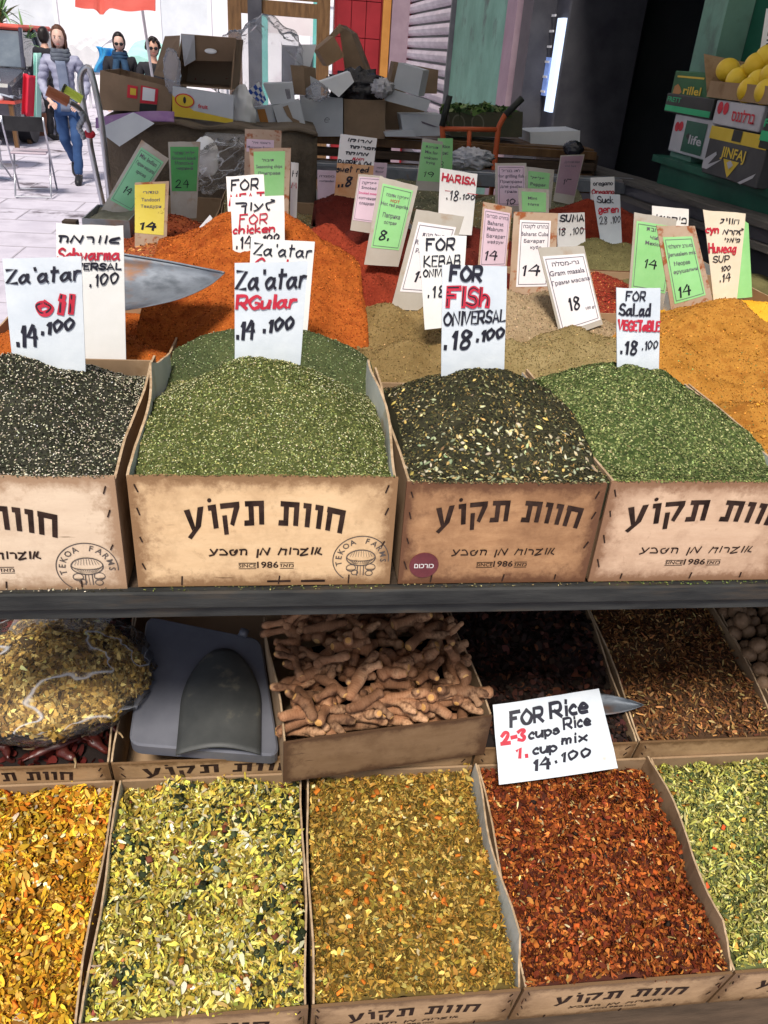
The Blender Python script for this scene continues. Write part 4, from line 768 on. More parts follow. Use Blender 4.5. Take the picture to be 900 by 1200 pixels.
for i in range(6):
    x0, x1 = lx2[i] + .003, lx2[i + 1] - .003
    hh = .13; pr_ = [(0, hh), (.1, hh + .012), (.5, hh + .012)]
    ct, fp, Sx = carton('back row lower carton holding %s' % L2N[i], x0, x1, yf2, yf2 + .55, zb2, zb2 + hh, 'carton_low', rx=R18, prof_r=pr_, prof_l=pr_, liner=('kraft', 'kraft'))
    if i < 2: print_front(fp, Sx, x1 - x0, hh, .16 if i else .22, .98 if i else .80, .10, .22, .06, sub=False, since=False)
    staples(fp, x1 - x0, hh, [(.05, .12, -30), (.05, .32, -30), (.95, .12, 30), (.95, .3, 30)])

for nm, c_ in (('q_orange', (.30, .13, .015)), ('q_yellow', (.24, .20, .04)), ('q_gold', (.15, .10, .02)), ('q_red', (.10, .022, .01)), ('q_pale', (.16, .18, .06)), ('q_dark', (.02, .012, .01)), ('q_brown', (.09, .045, .02))):
    MT[nm] = M(nm, [tuple(x * .5 for x in c_), tuple(x * .85 for x in c_)], 20, 0.9, 0.6, 150)
def low_heap(i, label, mat, fl, bumps=(), dz=-.006):
    x0, x1 = LX[i] + .010, LX[i + 1] - .010; y0 = .766
    fl = list(fl) + [dict(n=4500, size=(.002, .006), aspect=(.4, .9), thick=.5, kind='leaf', tilt=1.2, spread=.008, pal=((tuple(q * .45 for q in fl[0]['pal'][0][0]), 3), (tuple(q * .2 for q in fl[0]['pal'][0][0]), 2)), seed=90 + i, name='fine_crumbs')]
    H = Heap((x0, x1, y0 - .003, 1.205), LZ(y0) + dz - .008, [], .4, rough=.04, tilt=.145, fine=.006)
    xm, ym = (x0 + x1) / 2, .98
    for bx, by, bz in bumps or ((0, 0, .012), (.08, .05, .008), (-.09, -.06, .008), (.02, .13, .012), (-.03, -.13, .004)): H.c.append((xm + bx, ym + by, LZ(ym + by) + bz + dz - .002, .25))
    return heap(label, H, MT[mat], flakes=fl, res=.008, skirt=.012)
low_heap(0, 'orange and yellow dried petals at the lower left', 'q_orange', [
    dict(n=10500, size=(.007, .023), aspect=(.16, .5), thick=.8, kind='petal', tilt=1.4, spread=.012, jit=.35, pal=(((0.62, 0.36, 0.03), 5), ((0.487, 0.202, 0.017), 3), ((0.638, 0.395, 0.076), 3), ((0.353, 0.143, 0.017), 1.5)), seed=31, name='petals'),
    dict(n=220, size=(.010, .02), aspect=(.4, .7), thick=.4, tilt=1.0, spread=.014, pal=(((0.605, 0.521, 0.336), 1), ((0.588, 0.420, 0.168), 1)), seed=32, name='pale_petals', kind='petal'),
    dict(n=150, size=(.010, .02), aspect=(.25, .4), thick=.5, kind='chunk', tilt=.6, lift=.012, pal=(((0.521, 0.134, 0.017), 1),), seed=33, name='carrot_bits')])
low_heap(1, 'pale yellow shredded mix with dark green leaf bits', 'q_yellow', [
    dict(n=12500, size=(.006, .021), aspect=(.12, .42), thick=.8, kind='petal', tilt=1.4, spread=.012, jit=.35, pal=(((0.52, 0.40, 0.065), 4), ((0.58, 0.49, 0.14), 4), ((0.40, 0.28, 0.045), 2), ((0.37, 0.34, 0.06), 2), ((0.16, 0.12, 0.03), 1.5), ((0.588, 0.538, 0.302), 1.2)), seed=34, name='shreds'),
    dict(n=600, size=(.008, .015), aspect=(.7, 1.0), thick=.15, kind='leaf', tilt=.8, lift=.010, pal=(((0.420, 0.420, 0.076), 2), ((0.546, 0.462, 0.126), 1)), seed=35, name='discs'),
    dict(n=800, size=(.008, .018), aspect=(.5, .9), thick=.6, kind='chunk', tilt=.9, lift=.010, jit=.5, pal=(((0.029, 0.038, 0.018), 4), ((0.050, 0.063, 0.034), 1)), seed=36, name='dark_leaf_bits', gather=(15, .02)),
    dict(n=70, size=(.009, .016), aspect=(.6, .9), thick=.6, kind='chunk', tilt=.6, lift=.012, pal=(((0.185, 0.059, 0.034), 1), ((0.286, 0.118, 0.042), 1), ((0.420, 0.168, 0.034), .6)), seed=37, name='fruit_bits'),
    dict(n=150, size=(.012, .024), aspect=(.3, .5), thick=.5, kind='petal', tilt=.9, lift=.012, pal=(((0.605, 0.571, 0.386), 1),), seed=38, name='pale_chips')])
low_heap(2, 'golden olive herb and vegetable mix in the middle', 'q_gold', [
    dict(n=14500, size=(.005, .017), aspect=(.14, .5), thick=.8, kind='petal', tilt=1.4, spread=.010, jit=.35, pal=(((0.34, 0.195, 0.034), 4), ((0.25, 0.14, 0.025), 3), ((0.43, 0.29, 0.075), 3), ((0.15, 0.10, 0.02), 3), ((0.336, 0.168, 0.034), 1)), seed=39, name='shreds'),
    dict(n=420, size=(.008, .015), aspect=(.5, .9), thick=.2, kind='leaf', tilt=.8, lift=.010, pal=(((0.470, 0.370, 0.101), 2), ((0.378, 0.286, 0.059), 2), ((0.538, 0.470, 0.252), .5)), seed=40, name='discs'),
    dict(n=60, size=(.010, .018), aspect=(.4, .9), thick=.3, kind='chunk', tilt=.5, lift=.012, pal=(((0.504, 0.151, 0.021), 1),), seed=41, name='carrot_bits')])
low_heap(3, 'red brown tomato and pepper flakes below the rice sign', 'q_red', [
    dict(n=14500, size=(.004, .016), aspect=(.18, .65), thick=.8, kind='petal', tilt=1.4, spread=.011, jit=.35, pal=(((0.227, 0.055, 0.015), 5), ((0.319, 0.092, 0.021), 4), ((0.126, 0.025, 0.010), 4), ((0.420, 0.168, 0.038), 1.6), ((0.076, 0.018, 0.010), 2)), seed=42, name='flakes'),
    dict(n=500, size=(.008, .015), aspect=(.2, .45), thick=.5, kind='petal', tilt=1.0, lift=.009, pal=(((0.470, 0.319, 0.126), 2), ((0.521, 0.403, 0.218), 1), ((0.420, 0.134, 0.025), 2)), seed=43, name='pale_strips'),
    dict(n=130, size=(.007, .014), aspect=(.6, .9), thick=.6, kind='chunk', tilt=.9, lift=.009, pal=(((0.025, 0.017, 0.013), 2), ((0.378, 0.076, 0.017), 2)), seed=44, name='chunks')])
low_heap(4, 'pale green dried strips at the lower right', 'q_pale', [
    dict(n=13500, size=(.006, .019), aspect=(.12, .36), thick=.8, kind='petal', tilt=1.4, spread=.011, jit=.35, pal=(((0.47, 0.44, 0.10), 4), ((0.55, 0.52, 0.21), 3), ((0.29, 0.29, 0.07), 3), ((0.092, 0.126, 0.050), 2.5), ((0.378, 0.353, 0.092), 1.5)), seed=45, name='strips'),
    dict(n=60, size=(.009, .014), aspect=(.5, .9), thick=.4, kind='chunk', tilt=.7, lift=.010, pal=(((0.504, 0.235, 0.042), 1), ((0.504, 0.084, 0.025), .4)), seed=46, name='pepper_bits')])
# back row contents
def back_heap(x0, x1, label, mat, fl, dz=-.01, bumps=()):
    H = Heap((x0 + .01, x1 - .01, 1.215, 1.72), .345 + dz, [], .4, rough=.02, tilt=.18, fine=.004)
    for bx, by, bz in bumps: H.c.append((bx, by, .345 + .18 * (by - 1.2) + bz, .35))
    return heap(label, H, MT[mat], flakes=fl, res=.01)
back_heap(lx2[3], lx2[4], 'black dried hibiscus pieces behind the rice sign', 'q_dark', [dict(n=2600, size=(.012, .026), aspect=(.4, .8), thick=.5, kind='petal', tilt=1.2, spread=.012, pal=(((.022, .014, .012), 4), ((.05, .02, .015), 2), ((.10, .04, .02), .4)), seed=50, name='petals')], bumps=((.6, 1.35, .03),))
back_heap(lx2[2], lx2[3], 'dark dried leaves hidden under the turmeric box', 'q_dark', [])
back_heap(lx2[4], lx2[5], 'brown shredded herb mix in shade behind the green strips', 'q_brown', [dict(n=6500, size=(.007, .018), aspect=(.15, .4), thick=.5, kind='petal', tilt=1.2, spread=.012, pal=(((.17, .07, .025), 4), ((.10, .04, .02), 3), ((.28, .14, .05), 2), ((.36, .24, .10), 1)), seed=51, name='shreds')], bumps=((.98, 1.35, .02),))
back_heap(lx2[5], lx2[5] + .35, 'dark bed under the walnuts', 'q_dark', [])
back_heap(lx2[0], lx2[1], 'crushed dried chilli skins at the bottom of the left carton', 'q_dark', [dict(n=800, size=(.014, .03), aspect=(.4, .8), thick=.5, kind='petal', tilt=1.1, spread=.01, pal=(((.07, .012, .01), 3), ((.13, .02, .012), 1)), seed=52, name='skins')], dz=-.03)

# walnuts
MT['walnut'] = M('walnut_shell', [(.17, .10, .055), (.27, .17, .10)], 40, .6, .8, 60, bdist=.004)
m = MB(); m.ell((0, 0, 0), (.021, .018, .018), 16, 10, disp=lambda q: 1 + .05 * math.sin(7 * q.x + 3 * q.y) * math.cos(6 * q.z + q.y * 4) + (.05 if abs(q.y) < .12 else 0))
wal0 = m.build('walnut', MT['walnut'], None, smooth=True); first = True; kk = 0
rw = random.Random(5)
for lay in range(2):
    for a in range(7):
        for b in range(9):
            x = 1.175 + a * .036 + rw.uniform(-.008, .008) + .018 * lay; y = 1.27 + b * .038 + rw.uniform(-.008, .008) + .018 * lay
            if rw.random() < .3 * lay: continue
            z = .345 + .18 * (y - 1.2) + .008 + .024 * lay + rw.uniform(-.004, .004)
            o = wal0 if first else wal0.copy()
            if not first: COL.objects.link(o)
            first = False
            o.location = (x, y, z); o.rotation_euler = (rw.uniform(0, 6), rw.uniform(0, 6), rw.uniform(0, 6)); k = rw.uniform(.88, 1.12); o.scale = (k, k, k)
            tag(o, 'whole brown walnut in the pile in the shaded carton at the right', 'walnut', 'walnuts piled in the lower right carton')
# dried chillies
MT['chilli'] = M('dried_chilli_skin', [(.05, .010, .008), (.09, .016, .011)], 20, .32, .7, 50, bdist=.004, spec=.5)
MT['stalk'] = M('dry_stalk', [(.30, .20, .10), (.36, .26, .14)], 20, .8, .1)
prot = []
for v_ in range(3):
    root = thing('dried_chilli', 'dark red wrinkled dried chilli in the left carton beneath the clear bag', 'dried chilli', (0, 0, -5), 0, 'dried chillies beneath the clear bag')
    L_ = .075 + .02 * v_; pts = [(L_ * (t - .5), .012 * math.sin(t * 3 + v_), .004 * math.sin(5 * t)) for t in [i / 12 for i in range(13)]]
    MB().tube(pts, [max(.002, .013 * math.sin(math.pi * (.12 + .85 * t)) * (1 + .18 * math.sin(17 * t + v_))) for t in [i / 12 for i in range(13)]], 8, flat=.6).build('pod', MT['chilli'], root, smooth=True)
    MB().tube([pts[0], (pts[0][0] - .012, pts[0][1] + .002, .002), (pts[0][0] - .022, pts[0][1] + .008, .004)], [.0035, .002, .0016], 6).build('stalk', MT['stalk'], root, smooth=True)
    prot.append(root)
used = set()
for k in range(46):
    src = prot[k % 3]
    x = rw.uniform(-.68, -.375); y = rw.uniform(1.235, 1.45); z = .33 + .18 * (y - 1.2) + rw.uniform(.0, .028)
    if k % 3 in used:
        o = src.copy(); COL.objects.link(o)
        for ch in src.children: c = ch.copy(); COL.objects.link(c); c.parent = o
    else: o = src; used.add(k % 3)
    o.location = (x, y, z); o.rotation_euler = (rw.uniform(-.5, .5), rw.uniform(-.5, .5), rw.uniform(0, 6.28))

# clear bag of dried yellow flowers
MT['film'] = plastic('clear_bag_film', alpha=.02, rough=.12, bump=.6, bscale=40, fr=.07)
_fn = MT['film'].node_tree; _ft = _fn.nodes.new('ShaderNodeTexCoord'); _fm = _fn.nodes.new('ShaderNodeMapping'); _fm.inputs['Scale'].default_value = (1, 1.6, 2.4); _fn.links.new(_ft.outputs['Object'], _fm.inputs[0])
_fo = noise(_fn, _fm.outputs[0], 6, 1.5, .5); _fr = ramp(_fn, [(.478, (.03, .03, .03)), (.497, (.42, .42, .42)), (.503, (.42, .42, .42)), (.520, (.03, .03, .03))], _fo)   # milky bands painted as crease highlights and doubled folds of film
_fn.links.new(_fr, [n for n in _fn.nodes if n.type == 'MIX_SHADER'][0].inputs[0])
MT['film2'] = plastic('cloudy_film', alpha=.14, rough=.1, bump=.6, bscale=30, fr=.06)
bagc = PT(62, 792, 1.2, .40, .18)
root = thing('plastic_bag', 'clear plastic bag full of dried yellow flowers lying on the chillies', 'plastic bag', bagc)
MT['q_flower'] = M('dried_flowers', [(.07, .04, .012), (.14, .085, .025)], 30, .9, 1.0, 60)
def lump(q): return 1 + .10 * math.sin(4 * q.x + 2) * math.cos(3 * q.y) + .05 * math.sin(9 * q.x + 5 * q.z)
bag_r = (.185, .155, .085)
MB().ell((0, 0, 0), tuple(q * .93 for q in bag_r), 40, 24, disp=lump).build('dried_flowers', MT['q_flower'], root, smooth=True)
class EH:
    rect = (bagc.x - .17, bagc.x + .17, bagc.y - .145, bagc.y + .145)
    def z(s, x, y):
        q = 1 - ((x - bagc.x) / bag_r[0]) ** 2 - ((y - bagc.y) / bag_r[1]) ** 2
        return bagc.z + bag_r[2] * np.sqrt(np.clip(q, .0, 1)) * (1 + .06 * np.sin(30 * x))
def shell_flakes(parent, n, rad, seed, pal, size):
    rs = np.random.RandomState(seed); N = rs.randn(n, 3); N[:, 2] = np.abs(N[:, 2]) - .35 * rs.rand(n); N /= np.linalg.norm(N, axis=1)[:, None]
    P = N * np.array(rad) * (1 + .07 * np.sin(9 * N[:, :1] + 7 * N[:, 1:2])) * (.97 + .07 * rs.rand(n, 1)); N = N + rs.randn(n, 3) * .7; N /= np.linalg.norm(N, axis=1)[:, None]
    A = rs.randn(n, 3); A -= N * (A * N).sum(1)[:, None]; A /= np.linalg.norm(A, axis=1)[:, None]; B = np.cross(N, A); L = size[0] + (size[1] - size[0]) * rs.rand(n)
    v, fq = shape_verts('petal'); vj = v[None] * (1 + .2 * rs.randn(n, *v.shape)); V = P[:, None] + (vj[..., 0:1] * A[:, None] + vj[..., 1:2] * B[:, None] * .45 + vj[..., 2:3] * N[:, None] * .6) * L[:, None, None]
    k = len(v); Fq = (fq[None] + (np.arange(n) * k)[:, None, None]).reshape(-1, 4); ci = rs.choice(len(pal), n); C = np.clip(np.array(pal)[ci] * np.exp(.35 * rs.randn(n, 1)), .004, .9)
    o = np_mesh('loose_flowers', V.reshape(-1, 3), Fq, MT['flake'], parent, colors=np.repeat(C, k, 0), smooth=True); o['kind'] = 'stuff'
shell_flakes(root, 13000, bag_r, 61, [(.50, .32, .08), (.38, .23, .055), (.62, .45, .15), (.22, .12, .03)], (.008, .022))
if False: flakes_on(root, EH(), bagc, n=6500, size=(.008, .02), aspect=(.3, .6), thick=.5, kind='petal', tilt=1.3, spread=.006, pal=(((.40, .26, .06), 4), ((.30, .18, .04), 3), ((.50, .36, .12), 2), ((.2, .11, .03), 2)), seed=60, name='loose_flowers')
def film_disp(q): return 1.06 + .10 * (.5 - 2 * abs(float(vnoise(q.x * 2 + 5, q.y * 2 + q.z * 3, 2.6)))) + .05 * (.5 - 2 * abs(float(vnoise(q.x * 2 + q.y, q.z * 2 + q.y, 6)))) + .10 * max(0, q.z) * max(0, q.y)
MB().ell((0, 0, .004), (.196, .165, .094), 64, 40, disp=film_disp).build('film', MT['film'], root, smooth=True)
m = MB(); m.grid(lambda a, b: Vector((-.10 + .2 * a + .02 * math.sin(b * 5), .05 + .13 * b, .07 + .035 * math.sin(b * 3) + .012 * math.sin(a * 21 + b * 4) + .008 * math.sin(a * 37))), 40, 10); m.build('gathered_neck', MT['film2'], root, smooth=True)
# sheet of grey plastic and dark scoop
MT['jug'] = M('smoky_blue_plastic', [(.075, .08, .10), (.14, .145, .17)], 4, .42, .15, 12, spec=.5)
MT['dkplastic'] = M('dark_translucent_plastic', [(.030, .033, .033), (.055, .058, .056)], 10, .55, .3, 25, spec=.5, stain=(.13, .12, .09), stain_scale=20, stain_lo=.6, stain_hi=.75)
def rounded(pts, r=.02, n=5):
    out = []; k = len(pts)
    for i in range(k):
        p = Vector(pts[i]); a = (Vector(pts[i - 1]) - p).normalized(); b = (Vector(pts[(i + 1) % k]) - p).normalized()
        for j in range(n + 1): t = j / n; out.append((p + a * r) * (1 - t) ** 2 + p * 2 * t * (1 - t) + (p + b * r) * t ** 2)
    return out
jp = [PT(u, v, 1.24, .385, .25) for u, v in ((172, 721), (306, 748), (328, 886), (150, 872))]
jc = sum(jp, Vector()) / 4; root = thing('plastic_container', 'smoky blue flat plastic container lying in the carton beside the turmeric', 'plastic container', jc)
m = MB(); m.slab([p - jc for p in rounded(jp, .028)], (0, .006, -.035)); m.build('body', MT['jug'], root, bevel=.004)
m = MB(); m.tube([PT(284, 746, 1.24, .39, .25) - jc, PT(287, 738, 1.24, .395, .25) - jc], .011, 12); m.build('cap', MT['jug'], root, smooth=True)
sc0 = PT(265, 830, 1.24, .40, .25); root = thing('plastic_scoop', 'dark smoky scoop with a round top lying on the blue container', 'scoop', sc0)
def SP(a, b):
    w_ = min(1, math.sin(math.pi * min(.5, b * .9 + .03)) ** .55); lx = (a - .5) * w_
    base_ = PT(262 - 6 * b, 762 + 122 * b, 1.24, .395, .25); rgt = (PT(310, 830, 1.24, .395, .25) - PT(215, 830, 1.24, .395, .25))
    return base_ + rgt * lx + Vector((0, 0, .022 * math.cos(math.pi * (a - .5)) * w_)) - sc0
MB().grid(SP, 16, 20, 0, (0, 0, -.003)).build('bowl', MT['dkplastic'], root, smooth=True)
# little metal scoop by the rice sign
_s0 = PT(720, 828, 1.2, .375, .18); root = thing('metal_scoop', 'small dull metal scoop lying behind the rice sign', 'scoop', _s0)
MB().grid(lambda a, b: PT(688 + 67 * a, 808 + (4 + 14 * a ** 2) + (26 - 26 * a ** 2.2) * b, 1.2, .375 - .012 * math.sin(math.pi * b), .18) - _s0, 12, 8, 0, (0, 0, -.0015)).build('blade', MT['scoopmetal'], root, smooth=True)

# rice sign
sign('slanted white board reading For Rice with red numbers and cup measures', [(577, 826), (703, 807), (722, 890), (583, 909)], 1.135 + .9 * .81, 'card_blue', lean=.9, ext=.12, bend=.004, group='price signs stuck in the spices',
     hand=[('FOR', .14, .42, .34, .19, K, -.06, .035), ('Rice', .50, .84, .30, .20, K, -.04, .035), ('2-3', .05, .24, .56, .15, R_, -.04, .035), ('cups', .28, .54, .54, .13, K, -.04, .025), ('Rice', .60, .84, .48, .14, K, -.04, .025),
           ('1.', .14, .24, .78, .13, R_, 0, .03), ('cup', .30, .50, .76, .13, K, 0, .025), ('mix', .56, .78, .68, .12, K, 0, .025), ('14', .28, .42, .98, .14, K, 0, .03), ('.100', .46, .78, .92, .12, K, -.03, .025)])

# turmeric box
MT['boxbrown'] = board_mat('plain_brown_box', (.17, .10, .05), (.23, .145, .08), (.07, .035, .018), 0)
ta = PT(332, 868, 1.10, .455, 0.0); tbx = PT(576, 836, 1.15, .455, 0.0)
ang = math.atan2(tbx.y - ta.y, tbx.x - ta.x); tw = math.hypot(tbx.y - ta.y, tbx.x - ta.x)
TB, fp, Sx = carton('small plain brown box heaped with turmeric roots, standing on the lower cartons', 0, tw, 0, .36, .335, .455, 'boxbrown', prof_l=[(0, .12), (.1, .13), (.34, .15)], prof_r=[(0, .12), (.1, .13), (.34, .15)], liner=('kraft', 'kraft'), back=.15)
TB.location = (ta.x, ta.y, .335); TB.rotation_euler = (math.radians(3), 0, ang)
MT['root'] = M('turmeric_skin', [(.19, .08, .035), (.31, .155, .08), (.46, .27, .15)], 14, .8, .9, 70, bdist=.004, stain=(.12, .055, .028), stain_scale=34, stain_lo=.54, stain_hi=.66)
_nt = MT['root'].node_tree; _b = _nt.nodes['Principled BSDF']; _wv = _nt.nodes.new('ShaderNodeTexWave'); _wv.inputs['Scale'].default_value = 62; _wv.inputs['Distortion'].default_value = 3.5; _wv.inputs['Detail'].default_value = 2; _wv.inputs['Detail Scale'].default_value = 3
_tcn = _nt.nodes.new('ShaderNodeTexCoord'); _nt.links.new(_tcn.outputs['Object'], _wv.inputs['Vector']); _mx = _nt.nodes.new('ShaderNodeMixRGB'); _mx.blend_type = 'MULTIPLY'
_rp = ramp(_nt, [(.0, (.78, .72, .66)), (.10, (1, 1, 1))], _wv.outputs['Fac']); _mx.inputs[0].default_value = 1; _src = _b.inputs['Base Color'].links[0].from_socket; _nt.links.new(_src, _mx.inputs[1]); _nt.links.new(_rp, _mx.inputs[2]); _nt.links.new(_mx.outputs[0], _b.inputs['Base Color'])
_oi = _nt.nodes.new('ShaderNodeObjectInfo'); _hs = _nt.nodes.new('ShaderNodeHueSaturation'); _mr = _nt.nodes.new('ShaderNodeMapRange'); _mr.inputs[3].default_value = .62; _mr.inputs[4].default_value = 1.35
_nt.links.new(_oi.outputs['Random'], _mr.inputs[0]); _nt.links.new(_mr.outputs[0], _hs.inputs['Value']); _nt.links.new(_mx.outputs[0], _hs.inputs['Color']); _nt.links.new(_hs.outputs[0], _b.inputs['Base Color'])
MT['rootcut'] = M('turmeric_cut_face', [(.50, .24, .06), (.60, .36, .14)], 60, .7, .3, 200)
def rhizome(seed):
    r_ = random.Random(seed); m = MB()
    def finger(p0, dr, L_, r0, bend_, zb=0.0):
        n = 18; pts = []; rad = []; p = Vector(p0); d_ = Vector(dr).normalized(); sd_ = Vector((-d_.y, d_.x, 0))
        ph = r_.uniform(0, 6)
        for i in range(n + 1):
            t = i / n; pts.append(p.copy()); d2 = (d_ + sd_ * bend_ * (t - .3) + Vector((0, 0, zb * (t - .4)))).normalized(); p += d2 * (L_ / n)
            rr = r0 * (1 + .17 * math.sin(t * 8 + ph) + .025 * math.sin(t * 25 + ph) + r_.uniform(-.035, .035)) * (1 - .12 * t)
            if i == 0: rr *= .55
            if i == n - 1: rr *= .92
            if i == n: rr *= .60
            rad.append(rr)
        m.tube(pts, rad, 9, 0, True); m.m[-1] = 1
        if r_.random() < .5: m.m[-2] = 1
        return pts, rad
    L_ = r_.uniform(.07, .115); r0 = r_.uniform(.0085, .0125)
    pts, rad = finger((-L_ / 2, 0, 0), (1, r_.uniform(-.2, .2), 0), L_, r0, r_.uniform(-.7, .7), r_.uniform(-.3, .3))
    for k in range(r_.choice((1, 2, 2, 3))):
        i = r_.randint(3, 12); sg = r_.choice((-1, 1))
        finger(pts[i] + Vector((0, 0, .002)), (r_.uniform(.1, .9), sg * 1.0, r_.uniform(-.2, .5)), r_.uniform(.025, .06), r0 * r_.uniform(.7, .95), r_.uniform(-.6, .6))
    return m.build('turmeric_root', [MT['root'], MT['rootcut']], None, smooth=True)
protos = [rhizome(s) for s in range(12)]; rr = random.Random(3); cnt = 0
Rz = Matrix.Rotation(ang, 4, 'Z')
for lay in range(4):
    for a in range(6):
        for b in range(6):
            if lay < 1 and b not in (0, 1, 5) : continue
            lx = .035 + a * (tw - .06) / 5.2 + rr.uniform(-.018, .018); ly = .035 + b * .066 + rr.uniform(-.02, .02)
            if lay == 3 and rr.random() < .35: continue
            lz = .045 + lay * .024 + .24 * ly + rr.uniform(-.005, .008)
            if lay == 3 and (b == 0): lz -= .004
            src = protos[cnt % 12]; o = src if cnt < 12 else src.copy()
            if cnt >= 12: COL.objects.link(o)
            mg = .05 if (lx < .09 or lx > tw - .09) else .085
            p = Rz @ Vector((min(max(lx, mg), tw - mg), max(ly, .05), 0)); o.location = (ta.x + p.x, ta.y + p.y, .38 + lz - .01)
            th = rr.choice((rr.uniform(-.5, .5), rr.uniform(.6, 2.4), rr.uniform(0, 6.28)))
            if lx < .09 or lx > tw - .09: th = math.pi / 2 + rr.uniform(-.2, .2)
            if ly < .05: th = rr.uniform(-.3, .3) + rr.choice((0, math.pi))
            o.rotation_euler = (rr.uniform(-.8, .8), rr.uniform(-.25, .25), th + ang); k = rr.uniform(.98, 1.2); o.scale = (k, k, k)
            tag(o, 'knobbly tan turmeric root in the heap in the small brown box', 'turmeric root', 'turmeric roots heaped in the small brown box'); cnt += 1

# ================================================================== STREET, BUILDINGS, SHOP FRONT
def struct(o, name=None): o['kind'] = 'structure'; return o
MT['paving'] = M('pale_stone_paving', [(.44, .41, .48), (.58, .55, .63), (.50, .47, .55)], 1.6, .75, .5, 9, bdist=.02, stain=(.12, .10, .12), stain_scale=1.3, stain_lo=.60, stain_hi=.66)
g = MB(); g.slab([(-150, -30, 0), (150, -30, 0), (150, 200, 0), (-150, 200, 0)], (0, 0, -.3)); struct(tag(g.build('street_paving', MT['paving']), 'pale stone paved market street, worn and stained', None))
MT['joint'] = M('paving_joint', [(.38, .36, .41), (.46, .43, .48)], 8, .9, .1)
m = MB(); rj = random.Random(9)
for k in range(26):
    y = 5.6 + k * .55; m.box(-7, 0, y, y + .016, .001, .004)
    for q in range(9): x = -6.6 + q * .75 + (.37 if k % 2 else 0) + rj.uniform(-.05, .05); m.box(x, x + .014, y + .017, y + .549, .001, .004)
jo = m.build('paving_joints', MT['joint']); struct(jo)
MT['render_white'] = M('sunlit_white_render', [(.74, .73, .76), (.82, .81, .83)], .6, .8, .15, 5, stain=(.62, .56, .60), stain_scale=.8, stain_lo=.62, stain_hi=.75)
MT['winglass'] = M('pale_window', [(.60, .64, .68), (.70, .74, .78)], 2, .2, 0)
MT['teal'] = M('teal_paint', [(.12, .42, .38), (.18, .52, .48)], 4, .5, .1)
MT['tarp_teal'] = M('pale_teal_canvas', [(.32, .62, .56), (.42, .70, .64)], 3, .7, .2, 8)
b = thing('white_building', 'white sunlit building closing the far end of the street', 'building', (-4, 27, 0))
MB().box(-16, 22, 0, 6, 0, 14).build('wall', MT['render_white'], b)
for i in range(7):
    for j in range(3):
        x = -12 + i * 4.2 + (j % 2) * .3; z = 1.0 + j * 3.4
        f_ = MB(); f_.box(x, x + 1.5, -.06, 0.02, z, z + .1); f_.box(x, x + 1.5, -.06, .02, z + 1.6, z + 1.7); f_.box(x, x + .1, -.06, .02, z + .1, z + 1.6); f_.box(x + 1.4, x + 1.5, -.06, .02, z + .1, z + 1.6)
        wf = f_.build('window', MT['render_white'], b); MB().box(x + .1, x + 1.4, -.015, .0, z + .1, z + 1.6).build('pane', MT['winglass'], wf)
MB().box(-16, 22, -.25, 0.01, 4.0, 4.2).build('cornice', MT['render_white'], b)
b = thing('low_market_building', 'pale pinkish market hall on the left side of the street', 'building', (-9.5, 14, 0))
MT['pinkish'] = M('pinkish_render', [(.66, .60, .62), (.74, .70, .71)], 1, .8, .15, 5)
MB().box(-4, 0, 0, 12, 0, 6).build('wall', MT['pinkish'], b); MB().box(-4.2, .25, -.2, 12.2, 6, 6.25).build('roof', MT['pinkish'], b)
for k in range(3): MB().box(-.05, .03, 1 + 3.6 * k, 3.4 + 3.6 * k, 0, 2.6).build('shop_door', MT['winglass'], b)
# market stalls far behind
MT['steelwhite'] = M('white_pole', [(.6, .6, .62), (.7, .7, .72)], 4, .5, 0)
def far_stall(label, u0, u1, vt, vb, Y, mat, dep=2.0):
    a = PY(u0, vt, Y); c = PY(u1, vt, Y); q = PY(u1, vb, Y); t = thing('market_stall', label, 'market stall', (a.x, Y, 0))
    w_ = c.x - a.x; m = MB(); m.grid(lambda s, r_: Vector((w_ * s, dep * r_, q.z + (a.z - q.z) * math.sin(math.pi / 2 * r_) + .05 * math.sin(14 * s))), 16, 6, 0, (0, 0, -.02)); m.build('canopy', mat, t)
    m = MB(); m.grid(lambda s, r_: Vector((w_ * s, -.01, q.z - .3 * r_ + .05 * math.sin(14 * s) - (.06 * abs(math.sin(9 * s)) if r_ > .5 else 0))), 20, 3, 0, (0, .02, 0)); m.build('valance', mat, t)
    for x in (.04, w_ - .08):
        for y in (.03, dep - .1): MB().box(x, x + .05, y, y + .05, 0, q.z - .03 if y < 1 else a.z - .06).build('pole', MT['steelwhite'], t)
    MB().box(.2, w_ - .2, .4, 1.3, .7, .8).build('table_top', MT['steelwhite'], t); MB().box(.25, .3, .45, .5, 0, .7).build('leg', MT['steelwhite'], t)
    return t
far_stall('pale teal canopied stall behind the two women in sunglasses', 145, 262, 48, 76, 19.0, MT['tarp_teal'])
MT['tarp_blue'] = M('blue_tarp', [(.03, .22, .55), (.06, .38, .68)], 3, .4, .3, 6)
far_stall('faded white stall canopy further up the street on the left', 78, 118, 44, 58, 21.0, MT['steelwhite'])
tq = MB(); tq.grid(lambda s, r_: PY(112 + 20 * s + 3 * math.sin(5 * r_), 54 + 30 * r_ + 3 * s, 16.5) + Vector((0, .12 * math.sin(9 * s + 3 * r_), 0)), 14, 14, 0, (0, .02, 0)); tag(tq.build('blue_tarp', MT['tarp_blue'], smooth=True), 'bright blue tarp hanging behind the woman with the dark scarf', 'tarp')
MT['redcanvas'] = M('faded_red_canvas', [(.50, .07, .05), (.60, .12, .09)], 2, .7, .3, 10)
